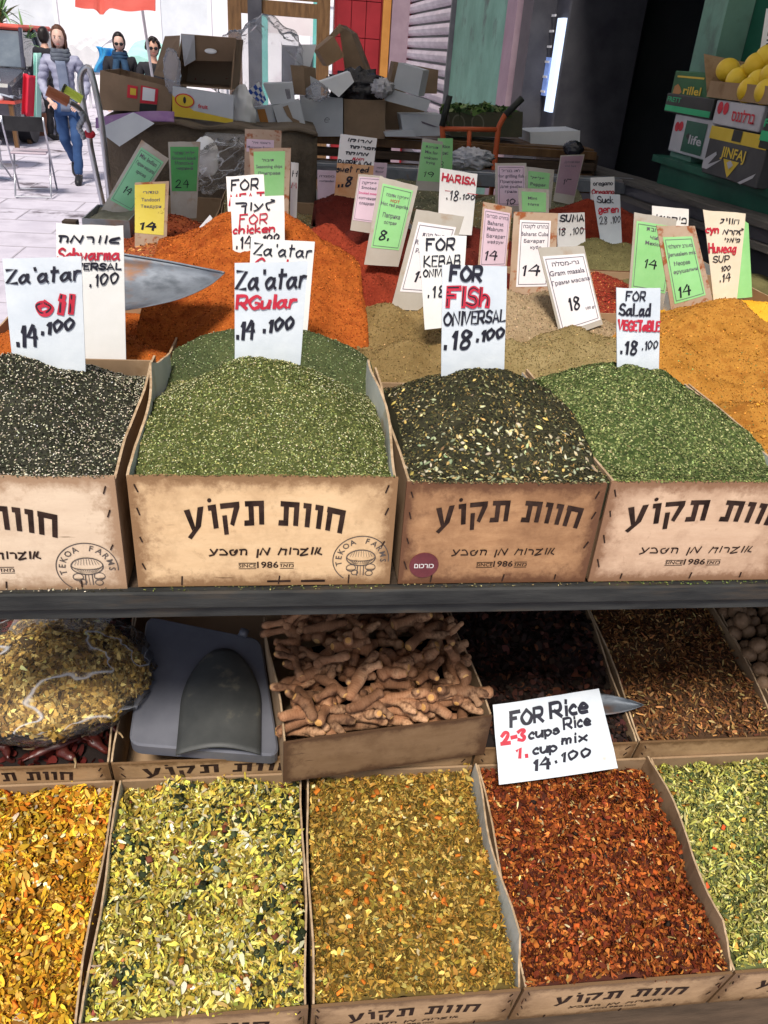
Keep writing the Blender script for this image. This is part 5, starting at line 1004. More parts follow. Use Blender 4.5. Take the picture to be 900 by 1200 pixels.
aw = MB(); aw.grid(lambda s, r_: PY(88 + 94 * s, -26 + 34 * r_ + 6 * s + 1.5 * math.sin(12 * s) + (9 * r_ * math.exp(-((s - .33) / .06) ** 2)), 7.5 - .7 * r_), 26, 8, 0, (0, .015, 0))
a_ = PY(90, -26, 7.5); awt = thing('red_awning', 'red canvas awning hanging into the top of the view above the street', 'awning', (a_.x, 7.5, a_.z)); o = aw.build('canvas', MT['redcanvas'], awt); o.location = -Vector((a_.x, 7.5, a_.z))
MB().tube([(-.1, .02, .02), (.9, .02, .02)], .025, 8).build('rod', MT['steel'], awt); MB().tube([(.45, .02, .0), (.45, .6, -.9), (.44, 1.2, -3.2)], .012, 6).build('cord', MT['steelwhite'], awt)

# shop front along the right: plane x = FX
FX = 1.95
def FY(u, v=60): return PX(u, v, FX).y
MT['green_wall'] = M('grey_green_plaster', [(.10, .21, .165), (.15, .30, .24)], 2.5, .75, .4, 14, bdist=.006, stain=(.08, .11, .10), stain_scale=3)
MT['shutter'] = M('pinkish_roller_shutter', [(.36, .29, .34), (.50, .42, .47)], 3, .45, .1, 30, stretch=(1, 1, 4))
MT['darkpost'] = M('dark_grey_metal', [(.035, .035, .045), (.06, .06, .07)], 5, .5, .15)
MT['pinkpost'] = M('dusky_pink_post', [(.22, .15, .19), (.28, .20, .24)], 5, .5, .15)
MT['redwall'] = M('red_wall', [(.20, .009, .014), (.27, .015, .022)], 3, .55, .1)
MT['pinewood'] = M('varnished_brown_wood', [(.09, .045, .018), (.16, .085, .035)], 5, .5, .3, 30, stretch=(6, 6, 1))
MT['shopgreen'] = M('bottle_green_paint', [(.008, .075, .048), (.014, .11, .07)], 4, .45, .15, 20)
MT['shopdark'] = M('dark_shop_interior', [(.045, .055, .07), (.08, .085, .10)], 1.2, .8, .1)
sf = thing('shop_front', 'grey green shop front along the right with a dark open interior', 'shop front', (FX, 4, 0))
def sbox(y0, y1, z0, z1, mat, name, dx0=0.0, dx1=.16, **k): return MB().box(dx0, dx1, min(y0, y1) - 4, max(y0, y1) - 4, z0, z1).build(name, mat, sf, **k)
yA, yB, yC, yD, yE = FY(530), FY(596), FY(608), FY(630), FY(866)
sbox(yB, yA - .01, 0, 3.6, MT['green_wall'], 'wall'); sbox(yC + .003, yB - .003, 0, 3.6, MT['pinkpost'], 'post', -.06, .17)
sbox(FY(618) + .003, yC - .0, 0, 3.6, MT['green_wall'], 'wall', -.0, .15); sbox(yD, FY(618), 0, 3.6, MT['darkpost'], 'post', -.08, .18)
sbox(1.2, yE, 0, 3.6, MT['shopgreen'], 'wall', .02, .2); sbox(yE, yE + .22, 0, 3.6, MT['green_wall'], 'pilaster', -.10, .018)
# the rolled down shutter, slat by slat
y0s, y1s = yA + .06, FY(472)
sh = MB().box(.10, .14, y0s - 4, y1s - 4, 0, 3.6).build('shutter_back', MT['darkpost'], sf); k_sl = 0; slm = None
z = .35
while z < 3.3:
    if slm is None:
        m = MB(); prf = [(0, 0), (-.028, .03), (-.034, .075), (-.02, .118), (0, .125), (.02, .125), (.02, 0)]
        L_ = y1s - y0s; vs = [(x_, 0, z_) for x_, z_ in prf] + [(x_, L_, z_) for x_, z_ in prf]; n_ = len(prf)
        m.add(vs, [tuple(range(n_)), tuple(range(n_, 2 * n_))[::-1]] + [(i, n_ + i, n_ + (i + 1) % n_, (i + 1) % n_) for i in range(n_)]); o = m.build('slat', MT['shutter'], sh); slm = o.data
    else: o = bpy.data.objects.new('slat', slm); COL.objects.link(o); o.parent = sh
    o.location = (.07, y0s - 4, z); z += .15
sbox(yA, y0s, 0, 3.6, MT['darkpost'], 'post', -.05, .17); sbox(y1s, y1s + .12, 0, 3.6, MT['redwall'], 'post', -.05, .17)
# interior of the dark shop
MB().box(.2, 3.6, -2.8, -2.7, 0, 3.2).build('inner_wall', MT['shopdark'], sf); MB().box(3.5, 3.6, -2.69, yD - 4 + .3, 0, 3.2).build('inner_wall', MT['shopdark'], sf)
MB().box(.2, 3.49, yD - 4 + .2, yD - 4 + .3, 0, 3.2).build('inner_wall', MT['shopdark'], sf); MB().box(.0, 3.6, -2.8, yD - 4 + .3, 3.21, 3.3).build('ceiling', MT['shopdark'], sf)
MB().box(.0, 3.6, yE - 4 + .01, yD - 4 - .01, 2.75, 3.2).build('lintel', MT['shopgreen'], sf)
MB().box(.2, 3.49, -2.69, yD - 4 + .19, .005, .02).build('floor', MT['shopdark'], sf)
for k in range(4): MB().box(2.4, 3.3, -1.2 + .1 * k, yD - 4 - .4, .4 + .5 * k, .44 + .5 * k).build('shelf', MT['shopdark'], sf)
MT['glow_white'] = M('glowing_reflection_strip', [(.6, .7, .9), (.7, .8, .95)], 3, .4, 0, emit=((.55, .70, 1.0), .8))  # emission imitates a bright reflection on a glass door edge
# glowing fridge for the bright reflection in the shop opening
q0 = PX(652, 120, 2.12); xl = 2.02
ya_, yb_, yc_ = PX(654, 70, xl).y, PX(644, 70, xl).y, PX(634, 70, xl).y; z0_, z1_ = PX(645, 132, xl).z, PX(645, 22, xl).z
fr = thing('reflection_standin', 'added glowing fridge with a bright light strip just inside the dark shop', 'standin', (xl, ya_, 0))
MB().box(.03, .6, 0, yc_ - ya_ + .02, .1, 2.5).build('cabinet', MT['darkpost'], fr, bevel=.01)
MB().box(.0, .028, .02, (yb_ - ya_) * .75, z0_, z1_).build('glow_strip', MT['glow_white'], fr)
MT['coolglass'] = M('glowing_cool_glass', [(.10, .18, .38), (.2, .3, .55)], 9, .15, 0, emit=((.25, .38, .9), .3), stretch=(1, 1, 3)); MB().box(.005, .028, yb_ - ya_, yc_ - ya_, z0_ + .1, z1_ - .25).build('glass_door', MT['coolglass'], fr)  # bluish glow put into the glass, no lamp behind it
for k in range(6): MB().box(-.002, .004, yb_ - ya_ + .01, yc_ - ya_ - .01, z0_ + .12 + .1 * k, z0_ + .135 + .1 * k).build('shelf', MT['steelwhite'], fr)
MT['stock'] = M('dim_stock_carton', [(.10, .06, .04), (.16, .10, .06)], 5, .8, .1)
rk = random.Random(2)
for k in range(14):
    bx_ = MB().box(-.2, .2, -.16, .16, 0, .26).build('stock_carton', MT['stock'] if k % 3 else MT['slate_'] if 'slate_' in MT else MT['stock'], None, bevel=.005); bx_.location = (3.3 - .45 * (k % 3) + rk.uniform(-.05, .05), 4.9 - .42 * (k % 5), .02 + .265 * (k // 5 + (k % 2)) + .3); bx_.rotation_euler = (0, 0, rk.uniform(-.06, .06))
    bx_.location.z = .02 + .265 * (k // 5)
    tag(bx_, 'dim brown carton stacked on the floor in the depth of the dark shop', 'box', 'stock cartons inside the dark shop')
# far end wall: red panel and wooden framed opening
bw = thing('red_kiosk', 'red panelled kiosk wall with an orange edge strip, left of the shutter', 'kiosk', (PY(385, 60, 10.6).x, 10.6, 0))
x0 = bw.location.x; x1 = PY(446, 60, 10.6).x - x0; x2 = PY(476, 60, 10.6).x - x0
for j in range(9):
    for i in range(3): MB().box(.08 + (x1 - .1) * i / 3 + .004, .08 + (x1 - .1) * (i + 1) / 3 - .004, .0, .05, .3 + .36 * j + .004, .3 + .36 * (j + 1) - .004).build('panel', MT['redwall'], bw)
MB().box(.06, x2, .05, .3, 0, 3.6).build('wall', MT['redwall'], bw)
MT['ochre'] = M('orange_trim', [(.36, .15, .03), (.45, .2, .05)], 5, .5, .1)
MB().box(x1, x1 + .09, -.03, .048, 0, 3.6).build('trim', MT['ochre'], bw); MB().box(x1 + .1, x2, -.06, .048, 0, 3.6).build('post', MT['pinkpost'], bw)
fw = thing('gateway', 'brown wooden door frame with a dark post, open to the bright street behind', 'gateway', (PY(268, 60, 10.5).x, 10.5, 0))
x0 = fw.location.x
def fx(u): return PY(u, 50, 10.5).x - x0
zt = PY(320, 18, 10.5).z
MB().box(0, fx(283), 0, .12, 0, 3.4).build('post', MT['pinewood'], fw); MB().box(fx(371), fx(386), 0, .12, 0, 3.4).build('post', MT['pinewood'], fw)
MB().box(fx(283) + .002, fx(371) - .002, .01, .11, zt, zt + .14).build('beam', MT['pinewood'], fw); MB().box(fx(283) + .002, fx(371) - .002, .02, .10, zt + .16, zt + .34).build('beam', MT['pinewood'], fw)
MB().box(fx(291), fx(307), -.06, -.002, 0, 3.4).build('metal_post', MT['darkpost'], fw)
dd = thing('teal_doorway', 'teal framed doorway seen through the wooden frame', 'doorway', (PY(330, 60, 15).x, 15, 0))
MB().box(-.35, -.22, 0, .1, 0, 2.6).build('post', MT['teal'], dd); MB().box(.5, .66, 0, .1, 0, 2.6).build('post', MT['teal'], dd); MB().box(-.22, .5, .02, .08, 1.75, 2.15).build('panel', MT['pinkish'], dd); MB().box(.0, .5, -.1, .3, .9, 1.6).build('cabinet', MT['darkpost'], dd, bevel=.02)

# dark ledge and panel between the stall and the shop
LXX = 1.66
lg = thing('long_ledge', 'dark weathered wooden ledge running back along the right of the stall', 'ledge', (LXX, 2, 0)); 
zl = PX(900, 262, LXX).z; zr_ = PX(640, 183, LXX).z
def lslab(dx0, dx1, dz0, dz1, mat, name):
    m = MB(); ya, yb = -.9, 3.6; sl = (zr_ - zl) / (PX(640, 183, LXX).y - PX(900, 262, LXX).y); zz = lambda y: zl + sl * (y + 2 - PX(900, 262, LXX).y)
    m.add([(dx0, ya, zz(ya) + dz0), (dx1, ya, zz(ya) + dz0), (dx1, yb, zz(yb) + dz0), (dx0, yb, zz(yb) + dz0), (dx0, ya, zz(ya) + dz1), (dx1, ya, zz(ya) + dz1), (dx1, yb, zz(yb) + dz1), (dx0, yb, zz(yb) + dz1)],
          [(0, 3, 2, 1), (4, 5, 6, 7), (0, 1, 5, 4), (1, 2, 6, 5), (2, 3, 7, 6), (3, 0, 4, 7)]); return m.build(name, mat, lg)
MT['weathered'] = M('weathered_grey_wood', [(.055, .05, .045), (.12, .11, .10)], 5, .8, .5, 30, stretch=(8, 1, 8), stain=(.22, .2, .17), stain_scale=9, stain_lo=.62, stain_hi=.72)
lslab(0, .16, -.02, 0, MT['weathered'], 'board'); lslab(.012, .14, -.065, -.023, MT['darkpost'], 'rail'); lslab(-.01, .12, -.09, -.068, MT['weathered'], 'board')
MT['slate'] = M('dark_slate_panel', [(.035, .035, .045), (.055, .055, .065)], 3, .6, .1)
lslab(.03, .06, -1.0, -.092, MT['slate'], 'panel')

# produce stand of the shop
def xbox(label, u0, v0, u1, v1, x, dep, mat, name='fruit_box', cat='box', group=None):
    p = PX(u0, (v0 + v1) / 2, x); q = PX(u1, (v0 + v1) / 2, x); um = (u0 + u1) / 2; zt = PX(um, v0, x).z; zb = PX(um, v1, x).z
    t = thing(name, label, cat, (x, q.y, zb), 0, group); D = p.y - q.y; Hh = zt - zb
    o = MB().box(0, dep, 0, D, 0, Hh).build('body', mat, t, bevel=.004)
    S = lambda s, r_, l=0: Vector((-l - .001, D * (1 - s), Hh * (1 - r_)))
    return t, S, D, Hh
def patch(t, S, pts, mat, l=.001, name='print'):
    m = MB(); m.add([S(a, b, l) for a, b in pts], [tuple(range(len(pts)))]); return m.build(name, mat, t)
def ptext(t, S, txt, s0, s1, tb, h, mat, l=.003, bold=.02):
    m = MB(); print_text(m, S, txt, s0, s1, tb, h, bold, 0, l); return m.build('lettering', mat, t)
MT['boxgreen'] = M('green_box_print', [(.02, .10, .035), (.03, .14, .05)], 6, .6, .1); MT['boxblack'] = M('black_box_print', [(.015, .018, .016), (.03, .032, .03)], 6, .5, .1)
MT['boxwhite'] = M('white_box_print', [(.42, .42, .46), (.52, .52, .56)], 6, .6, .1); MT['boxyellow'] = M('yellow_print', [(.60, .42, .03), (.68, .50, .06)], 6, .6, .05)
MT['boxgrey'] = M('charcoal_box_print', [(.05, .05, .055), (.08, .08, .085)], 6, .6, .1); MT['brightgreen'] = M('bright_green_print', [(.02, .38, .16), (.04, .46, .2)], 6, .6, 0); MT['redprint'] = M('red_print', [(.5, .02, .04), (.6, .04, .06)], 6, .6, 0)
gs = thing('produce_stand', 'bottle green painted stand under the fruit boxes', 'stand', (1.80, 2.4, 0))
za = PX(800, 190, 1.80).z
MB().box(0, .13, -.6, PX(775, 190, 1.8).y - 2.4, .3, za - .03).build('front_board', MT['shopgreen'], gs); MB().box(-.02, .148, -.6, PX(770, 190, 1.8).y - 2.4 + .02, za - .028, za).build('top_board', MT['shopgreen'], gs)
t, S, D, Hh = xbox('green printed box with orange fruit picture, top of the left stack', 788, 84, 834, 116, 1.83, .3, MT['boxgreen'], group='fruit boxes on the green stand'); ptext(t, S, 'rillel', .35, .80, .85, .30, MT['boxyellow']); patch(t, S, [(.08, .6), (.16, .5), (.24, .62), (.3, .8), (.2, .95), (.06, .9)], MT['ochre'], name='fruit_print'); patch(t, S, [(.1, .18), (.8, .18), (.8, .25), (.1, .25)], MT['boxyellow'])
t, S, D, Hh = xbox('black box with green stripe under the green printed box', 779, 112, 836, 136, 1.82, .3, MT['boxblack'], group='fruit boxes on the green stand'); ptext(t, S, 'FRETT', .05, .35, .42, .25, MT['brightgreen']); patch(t, S, [(.02, .62), (.98, .62), (.98, .92), (.02, .92)], MT['brightgreen'])
t, S, D, Hh = xbox('white and green box with a cherry picture, bottom left of the fruit boxes', 786, 136, 834, 184, 1.83, .3, MT['boxwhite'], group='fruit boxes on the green stand'); patch(t, S, [(.34, .12), (.86, .12), (.86, .92), (.34, .92)], MT['shopgreen']); ptext(t, S, 'life', .5, .82, .68, .22, MT['boxwhite']); patch(t, S, [(.40, .5), (.46, .42), (.52, .5), (.46, .6)], MT['boxblack'], .002)
for cx, cy in ((.12, .33), (.22, .30)): patch(t, S, [(cx + .06 * math.cos(k), cy + .13 * math.sin(k)) for k in [j * .628 for j in range(10)]], MT['redprint'], name='cherry_print')
t, S, D, Hh = xbox('charcoal box with yellow lettering, lowest in the right stack', 826, 152, 896, 214, 1.74, .3, MT['boxgrey'], group='fruit boxes on the green stand'); patch(t, S, [(.0, .0), (1, .0), (1, .26), (0, .26)], MT['boxyellow']); ptext(t, S, 'JINFAJ', .30, .72, .56, .2, MT['boxyellow']); patch(t, S, [(.36, .6), (.64, .6), (.54, .86), (.5, .95), (.45, .84)], MT['boxyellow']); patch(t, S, [(.44, .66), (.5, .6), (.56, .68), (.5, .78)], MT['boxwhite'], .003)
patch(t, S, [(.0, .72), (.2, .5), (.22, .56), (.1, .8), (.34, .62), (.1, .9), (-.0, .9)], MT['boxwhite']); patch(t, S, [(.7, .98), (.95, .72), (.92, .82), (.75, 1.0)], MT['boxwhite']); patch(t, S, [(.42, -.0), (.58, -.0), (.58, .22), (.42, .22)], MT['boxblack'], .003, 'hand_hole')
t, S, D, Hh = xbox('white box with a red fruit drawing and red lettering, middle of the right stack', 836, 120, 893, 151, 1.745, .3, MT['boxwhite'], group='fruit boxes on the green stand'); ptext(t, S, 'ברלננס', .42, .9, .72, .42, MT['redprint'])
for cx in (.12, .25): patch(t, S, [(cx + .06 * math.cos(k), .30 + .26 * math.sin(k)) for k in [j * .628 for j in range(10)]], MT['redprint'], name='fruit_print')
t, S, D, Hh = xbox('black box with green stripes at the right edge of the view', 893, 128, 925, 178, 1.735, .3, MT['boxblack'], group='fruit boxes on the green stand'); ptext(t, S, 'FREE', .05, .9, .45, .2, MT['brightgreen']); patch(t, S, [(.0, .55), (1, .55), (1, .8), (0, .8)], MT['brightgreen'])
# open brown box of yellow grapefruit
x = 1.74; pa = PX(832, 96, x); pb = PX(940, 96, x); zt = PX(870, 98, x).z; zb = PX(870, 119, x).z
gb = thing('grapefruit_box', 'open brown box of yellow grapefruit on top of the right stack', 'box', (x, pb.y, zb)); D = pa.y - pb.y; Hh = zt - zb
MB().box(0, .006, 0, D, 0, Hh).build('front_panel', MT['kraft'], gb); MB().box(.30, .306, 0, D, 0, Hh).build('back_panel', MT['kraft'], gb); MB().box(.007, .299, D - .006, D, 0, Hh).build('side_panel', MT['kraft'], gb); MB().box(.007, .299, 0, D - .007, 0, .006).build('bottom_panel', MT['kraft'], gb)
m = MB(); m.slab([(.0, D, 0.01), (.0, D + .11, Hh + .09), (.2, D + .09, Hh + .07), (.28, D, Hh)], (0, .004, .004)); m.build('flap', MT['kraft'], gb)
MT['citrus'] = M('grapefruit_peel', [(.70, .46, .02), (.78, .56, .04)], 6, .45, .5, 220, bdist=.002, spec=.4)
m = MB(); m.ell((0, 0, 0), (.046, .046, .043), 24, 16); ct0 = m.build('grapefruit', MT['citrus'], None, smooth=True); fi = True
for n_, (u, v) in enumerate([(853, 82), (864, 94), (886, 77), (889, 96), (878, 106), (899, 108), (905, 88), (898, 68), (915, 74), (874, 88), (858, 103), (918, 98)]):
    o = ct0 if fi else ct0.copy()
    if not fi: COL.objects.link(o)
    fi = False; xx = (1.80, 1.79, 1.83, 1.80, 1.77, 1.77, 1.82, 1.86, 1.87, 1.9, 1.84, 1.8)[n_]; o.location = PX(u, v, xx); o.rotation_euler = (n_, n_ * 2, 0)
    tag(o, 'round yellow grapefruit in the open brown box at the right', 'grapefruit', 'grapefruit in the open brown box')
# hebrew notice on the green wall
m = MB(); x = 1.935
ns = thing('wall_notice', 'white notice with black hebrew lettering on the green wall at the right', 'notice', PX(905, 40, x)); c = ns.location
m.slab([PX(890, 62, x) - c, PX(925, 66, x) - c, PX(935, 12, x) - c, PX(898, 10, x) - c], (.004, 0, 0)); m.build('board', MT['card_white'], ns)
def SN(s, r_, l=0): a = PX(898, 10, x) * (1 - s) + PX(935, 12, x) * s; b_ = PX(890, 62, x) * (1 - s) + PX(925, 66, x) * s; return a * (1 - r_) + b_ * r_ - c + Vector((-l - .001, 0, 0))
m = MB(); print_text(m, lambda s, r_, l: SN(r_, 1 - s, l), 'מדבר אל', .05, .95, .45, .3, .02); m.build('lettering', MT['black'], ns)

# ================================================================== BACK OF THE STALL
# grey metal gutter and wooden pallet
gt = thing('metal_gutter', 'pale grey metal gutter along the back edge of the spice stall', 'gutter', (PY(235, 190, 4.0).x, 4.0, 0))
zg = PY(400, 192, 4.0).z; L_ = 2.1
MB().box(0, L_, 0, .10, zg - .05, zg).build('channel', MT['metal'], gt, bevel=.004); MB().box(0, L_, -.02, -.002, zg - .06, zg - .01).build('lip', MT['metal'], gt)
pl_ = thing('wooden_pallet', 'brown wooden pallet behind the stall carrying the waste boxes', 'pallet', (PY(300, 170, 4.35).x, 4.35, 0)); zp = PY(450, 160, 4.35).z
for k in range(4): MB().box(0, 1.75, 0 + .003 * k, .05, zp - .05 - .055 * k, zp - .012 - .055 * k).build('plank', MT['pinewood'] if k % 2 == 0 else MT['darkwood'], pl_, bevel=.002)
for k in range(6): MB().box(0 + .002 * k, 1.75, .052 + .15 * k, .17 + .15 * k, zp - .03, zp - .004).build('plank', MT['pinewood'], pl_, bevel=.002)
for k in range(4): MB().box(.05 + .55 * k, .13 + .55 * k, .052, .9, zp - .2, zp - .033).build('block', MT['darkwood'], pl_)
MT['brownpaper'] = M('crumpled_brown_cover', [(.085, .065, .045), (.16, .125, .09)], 4, .8, .8, 9, bdist=.03, stain=(.04, .03, .02), stain_scale=5)
ct = thing('covered_table', 'table behind the stall covered with crumpled brown sheeting', 'table', (PY(118, 170, 3.75).x, 3.75, 0)); ztb = PY(250, 147, 3.75).z
Wt = PY(372, 170, 3.75).x - PY(118, 170, 3.75).x
m = MB(); m.grid(lambda a, b_: Vector((Wt * a, .02 * math.sin(11 * a + 3 * b_) - .02 * (1 - b_), (ztb - .5) + .5 * b_ + .008 * math.sin(23 * a))), 30, 8, 0, (0, .012, 0)); m.build('sheet_front', MT['brownpaper'], ct, smooth=True)
m = MB(); m.grid(lambda a, b_: Vector((Wt * a, -.02 + 1.3 * b_, ztb + .008 * math.sin(23 * a) * (1 - b_) + .012 * float(vnoise(a * 5, b_ * 5, 2)))), 30, 12, 0, (0, 0, -.012)); m.build('sheet_top', MT['brownpaper'], ct, smooth=True)
for xx in (.05, Wt - .1):
    for yy in (.03, 1.2): MB().box(xx, xx + .06, yy, yy + .06, 0, ztb - .03).build('leg', MT['darkwood'], ct)

MT['grayboard'] = M('grey_blue_board', [(.44, .47, .52), (.54, .57, .61)], 6, .6, .15, 40, stain=(.24, .2, .16), stain_scale=7, stain_lo=.62, stain_hi=.75)
MT['whiteboard'] = M('white_foam_board', [(.68, .71, .75), (.78, .80, .83)], 6, .5, .15, 50)
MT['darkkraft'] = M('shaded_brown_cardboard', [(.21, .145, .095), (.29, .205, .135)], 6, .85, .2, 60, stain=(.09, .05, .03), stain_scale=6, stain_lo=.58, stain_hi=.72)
def qbox(label, quad, y, dep, mat, name='cardboard_box', cat='box', open_=None, group='waste boxes behind the stall', skew=0.0):
    """front face from four photo pixels TL,TR,BR,BL on the plane Y=y, walls dep deep; open_: 'top' or 'front'"""
    P = [PY(u, v, y) for u, v in quad]; c = (P[2] + P[3]) / 2; P = [p - c for p in P]; t = thing(name, label, cat, c, 0, group); dv = Vector((skew, dep, 0)); th = .006
    ctr = sum(P, Vector()) / 4
    faces = {'front': [P[0], P[1], P[2], P[3]], 'back': [p + dv for p in P], 'left': [P[3], P[0], P[0] + dv, P[3] + dv], 'right': [P[2], P[1], P[1] + dv, P[2] + dv], 'bottom': [P[3], P[2], P[2] + dv, P[3] + dv], 'top': [P[0], P[1], P[1] + dv, P[0] + dv]}
    mid = ctr + dv / 2
    for k, f_ in faces.items():
        if k == open_: continue
        fc = sum(f_, Vector()) / 4; n_ = (mid - fc).normalized() * th
        g_ = [p + (mid - p) * (.004 * (1 + list(faces).index(k))) for p in f_]
        MB().slab(g_, n_).build(k + '_panel', mat, t)
    def S(s, r_, l=0): return (P[0] * (1 - s) + P[1] * s) * (1 - r_) + (P[3] * (1 - s) + P[2] * s) * r_ + Vector((0, -l - .0005, 0))
    return t, S, P
def flap(t, pts, mat, name='flap', n=(0, .005, .002)): return MB().slab(pts, n).build(name, mat, t)
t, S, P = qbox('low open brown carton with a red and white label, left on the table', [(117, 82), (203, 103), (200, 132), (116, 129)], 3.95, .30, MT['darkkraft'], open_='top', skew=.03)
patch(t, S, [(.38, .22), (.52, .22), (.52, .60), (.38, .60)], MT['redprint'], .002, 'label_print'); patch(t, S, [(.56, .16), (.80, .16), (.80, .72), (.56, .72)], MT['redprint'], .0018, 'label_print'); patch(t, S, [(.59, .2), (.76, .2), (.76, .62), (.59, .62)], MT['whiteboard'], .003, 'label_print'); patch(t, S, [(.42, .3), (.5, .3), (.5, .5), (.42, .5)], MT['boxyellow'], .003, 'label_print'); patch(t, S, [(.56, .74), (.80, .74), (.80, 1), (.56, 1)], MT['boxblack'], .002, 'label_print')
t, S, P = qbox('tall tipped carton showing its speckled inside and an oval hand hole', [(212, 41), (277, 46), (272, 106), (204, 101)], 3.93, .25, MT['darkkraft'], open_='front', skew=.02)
MT['inner'] = M('speckled_carton_inside', [(.25, .19, .14), (.30, .23, .17)], 5, .8, .1, 40, stain=(.22, .02, .02), stain_scale=26, stain_lo=.66, stain_hi=.69)
Pb = [p + Vector((.02, .24, 0)) for p in P]; flap(t, [Pb[0], Pb[1], Pb[2], Pb[3]], MT['inner'], 'inside_panel', (0, .003, 0))
S0 = PY(217, 40, 3.91) - t.location; up_ = [PY(212, 40, 3.90) - t.location, PY(277, 45, 3.90) - t.location, PY(276, 72, 3.97) - t.location, PY(211, 71, 3.97) - t.location]
flap(t, up_, MT['darkkraft'], 'flap'); fl_ = MB(); cc = PY(247, 60, 3.93) - t.location; fl_.ell(cc, (.026, .004, .010), 14, 8); fl_.build('hand_hole', MT['whiteboard'], t, smooth=True)
flap(t, [PY(212, 40, 3.893) - t.location, PY(228, 41, 3.893) - t.location, PY(229, 70, 3.95) - t.location, PY(216, 78, 3.95) - t.location], MT['grayboard'], 'tape', (0, .002, 0))
flap(t, [PY(180, 88, 4.05) - t.location, PY(193, 43, 4.05) - t.location, PY(211, 42, 3.95) - t.location, PY(209, 96, 3.95) - t.location], MT['darkkraft'])
t, S, P = qbox('pale carton front with a yellow base and a red oval logo', [(202, 101), (274, 112), (273, 145), (202, 136)], 3.86, .05, MT['grayboard'], skew=0)
patch(t, S, [(.0, .30), (.35, .72), (1, .84), (1, 1), (0, 1)], MT['boxyellow'], .002)
for k_, (rx_, ry_, mm) in enumerate(((.16, .24, 'redprint'), (.14, .20, 'boxyellow'))): patch(t, S, [(.2 + rx_ * math.cos(k * .35), .42 + ry_ * math.sin(k * .35)) for k in range(18)], MT[mm], .003 + .001 * k_, 'logo_print')
patch(t, S, [(.2 + .025 * math.cos(k * .7), .4 + .12 * math.sin(k * .7)) for k in range(9)], MT['boxblack'], .005, 'logo_print'); ptext(t, S, 'fruit', .42, .58, .6, .14, MT['redprint'], .004)
# misc boxes
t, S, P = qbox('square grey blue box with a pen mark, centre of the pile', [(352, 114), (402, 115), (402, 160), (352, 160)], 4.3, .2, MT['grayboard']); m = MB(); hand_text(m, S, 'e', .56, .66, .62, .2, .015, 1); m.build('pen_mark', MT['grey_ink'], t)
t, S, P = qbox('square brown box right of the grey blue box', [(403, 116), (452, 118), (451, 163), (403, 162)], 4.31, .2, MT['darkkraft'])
t, S, P = qbox('grey white box with torn brown tape at the front', [(319, 124), (351, 117), (360, 154), (330, 160)], 4.12, .12, MT['grayboard']); patch(t, S, [(.35, .1), (.55, .08), (.6, .5), (.8, .62), (.82, .95), (.6, .9), (.55, .6), (.42, .4)], MT['darkkraft'], .002, 'tape')
t, S, P = qbox('small grey carton lying left of the torn taped box', [(296, 126), (319, 124), (325, 152), (300, 150)], 4.14, .1, MT['grayboard']); patch(t, S, [(.2, .1), (.6, .1), (.65, .7), (.25, .7)], MT['ochre'], .002, 'label_print')
t, S, P = qbox('pale box lid resting on the small grey carton', [(308, 98), (343, 97), (346, 119), (318, 123)], 4.16, .14, MT['grayboard']); ptext(t, S, 'IIII', .7, .85, .8, .5, MT['grey_ink'])
t, S, P = qbox('small blue and white checked pack leaning at the pile', [(290, 107), (303, 96), (312, 117), (307, 123)], 4.1, .05, MT['whiteboard'])
MT['bluecheck'] = M('blue_print', [(.02, .07, .35), (.03, .10, .45)], 5, .5, 0)
for a in range(4):
    for b_ in range(4):
        if (a + b_) % 2 == 0: patch(t, S, [(a / 4, b_ / 4), ((a + 1) / 4, b_ / 4), ((a + 1) / 4, (b_ + 1) / 4), (a / 4, (b_ + 1) / 4)], MT['bluecheck'], .002, 'check_print')
t, S, P = qbox('white sheet of card standing slantwise on the pile', [(350, 52), (371, 52), (360, 90), (344, 82)], 4.5, .01, MT['whiteboard'])
t, S, P = qbox('narrow torn brown carton standing in the pile', [(340, 76), (356, 79), (358, 112), (345, 110)], 4.35, .1, MT['darkkraft'], open_='top', skew=.06)
t, S, P = qbox('white foam box lying on its side', [(375, 96), (410, 84), (415, 96), (397, 114)], 4.2, .15, MT['whiteboard'])
t, S, P = qbox('grey blue slab of board behind the foam box', [(362, 88), (376, 96), (376, 112), (366, 112)], 4.4, .02, MT['grayboard'])
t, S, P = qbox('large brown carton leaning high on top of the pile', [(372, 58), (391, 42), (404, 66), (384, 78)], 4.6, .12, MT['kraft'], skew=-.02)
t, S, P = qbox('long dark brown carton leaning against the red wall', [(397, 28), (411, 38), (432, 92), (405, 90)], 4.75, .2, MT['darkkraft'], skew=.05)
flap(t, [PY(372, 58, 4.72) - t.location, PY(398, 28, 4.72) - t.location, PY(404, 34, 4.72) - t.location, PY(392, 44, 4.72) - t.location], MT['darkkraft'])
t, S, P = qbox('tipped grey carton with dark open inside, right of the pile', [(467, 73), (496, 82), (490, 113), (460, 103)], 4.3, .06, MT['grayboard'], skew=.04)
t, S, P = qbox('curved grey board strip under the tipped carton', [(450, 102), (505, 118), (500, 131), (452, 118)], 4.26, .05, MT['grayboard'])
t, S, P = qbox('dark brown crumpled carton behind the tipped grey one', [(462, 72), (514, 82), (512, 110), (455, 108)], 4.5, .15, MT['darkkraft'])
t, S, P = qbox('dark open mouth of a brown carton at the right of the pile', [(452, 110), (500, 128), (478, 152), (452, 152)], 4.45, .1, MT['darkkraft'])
t, S, P = qbox('long white box with a split side, right of the brown box', [(469, 134), (517, 134), (516, 159), (473, 160)], 4.3, .14, MT['grayboard']); patch(t, S, [(.5, .3), (.8, .5), (.95, .6), (.8, .58), (.52, .4)], MT['grey_ink'], .002, 'tear')
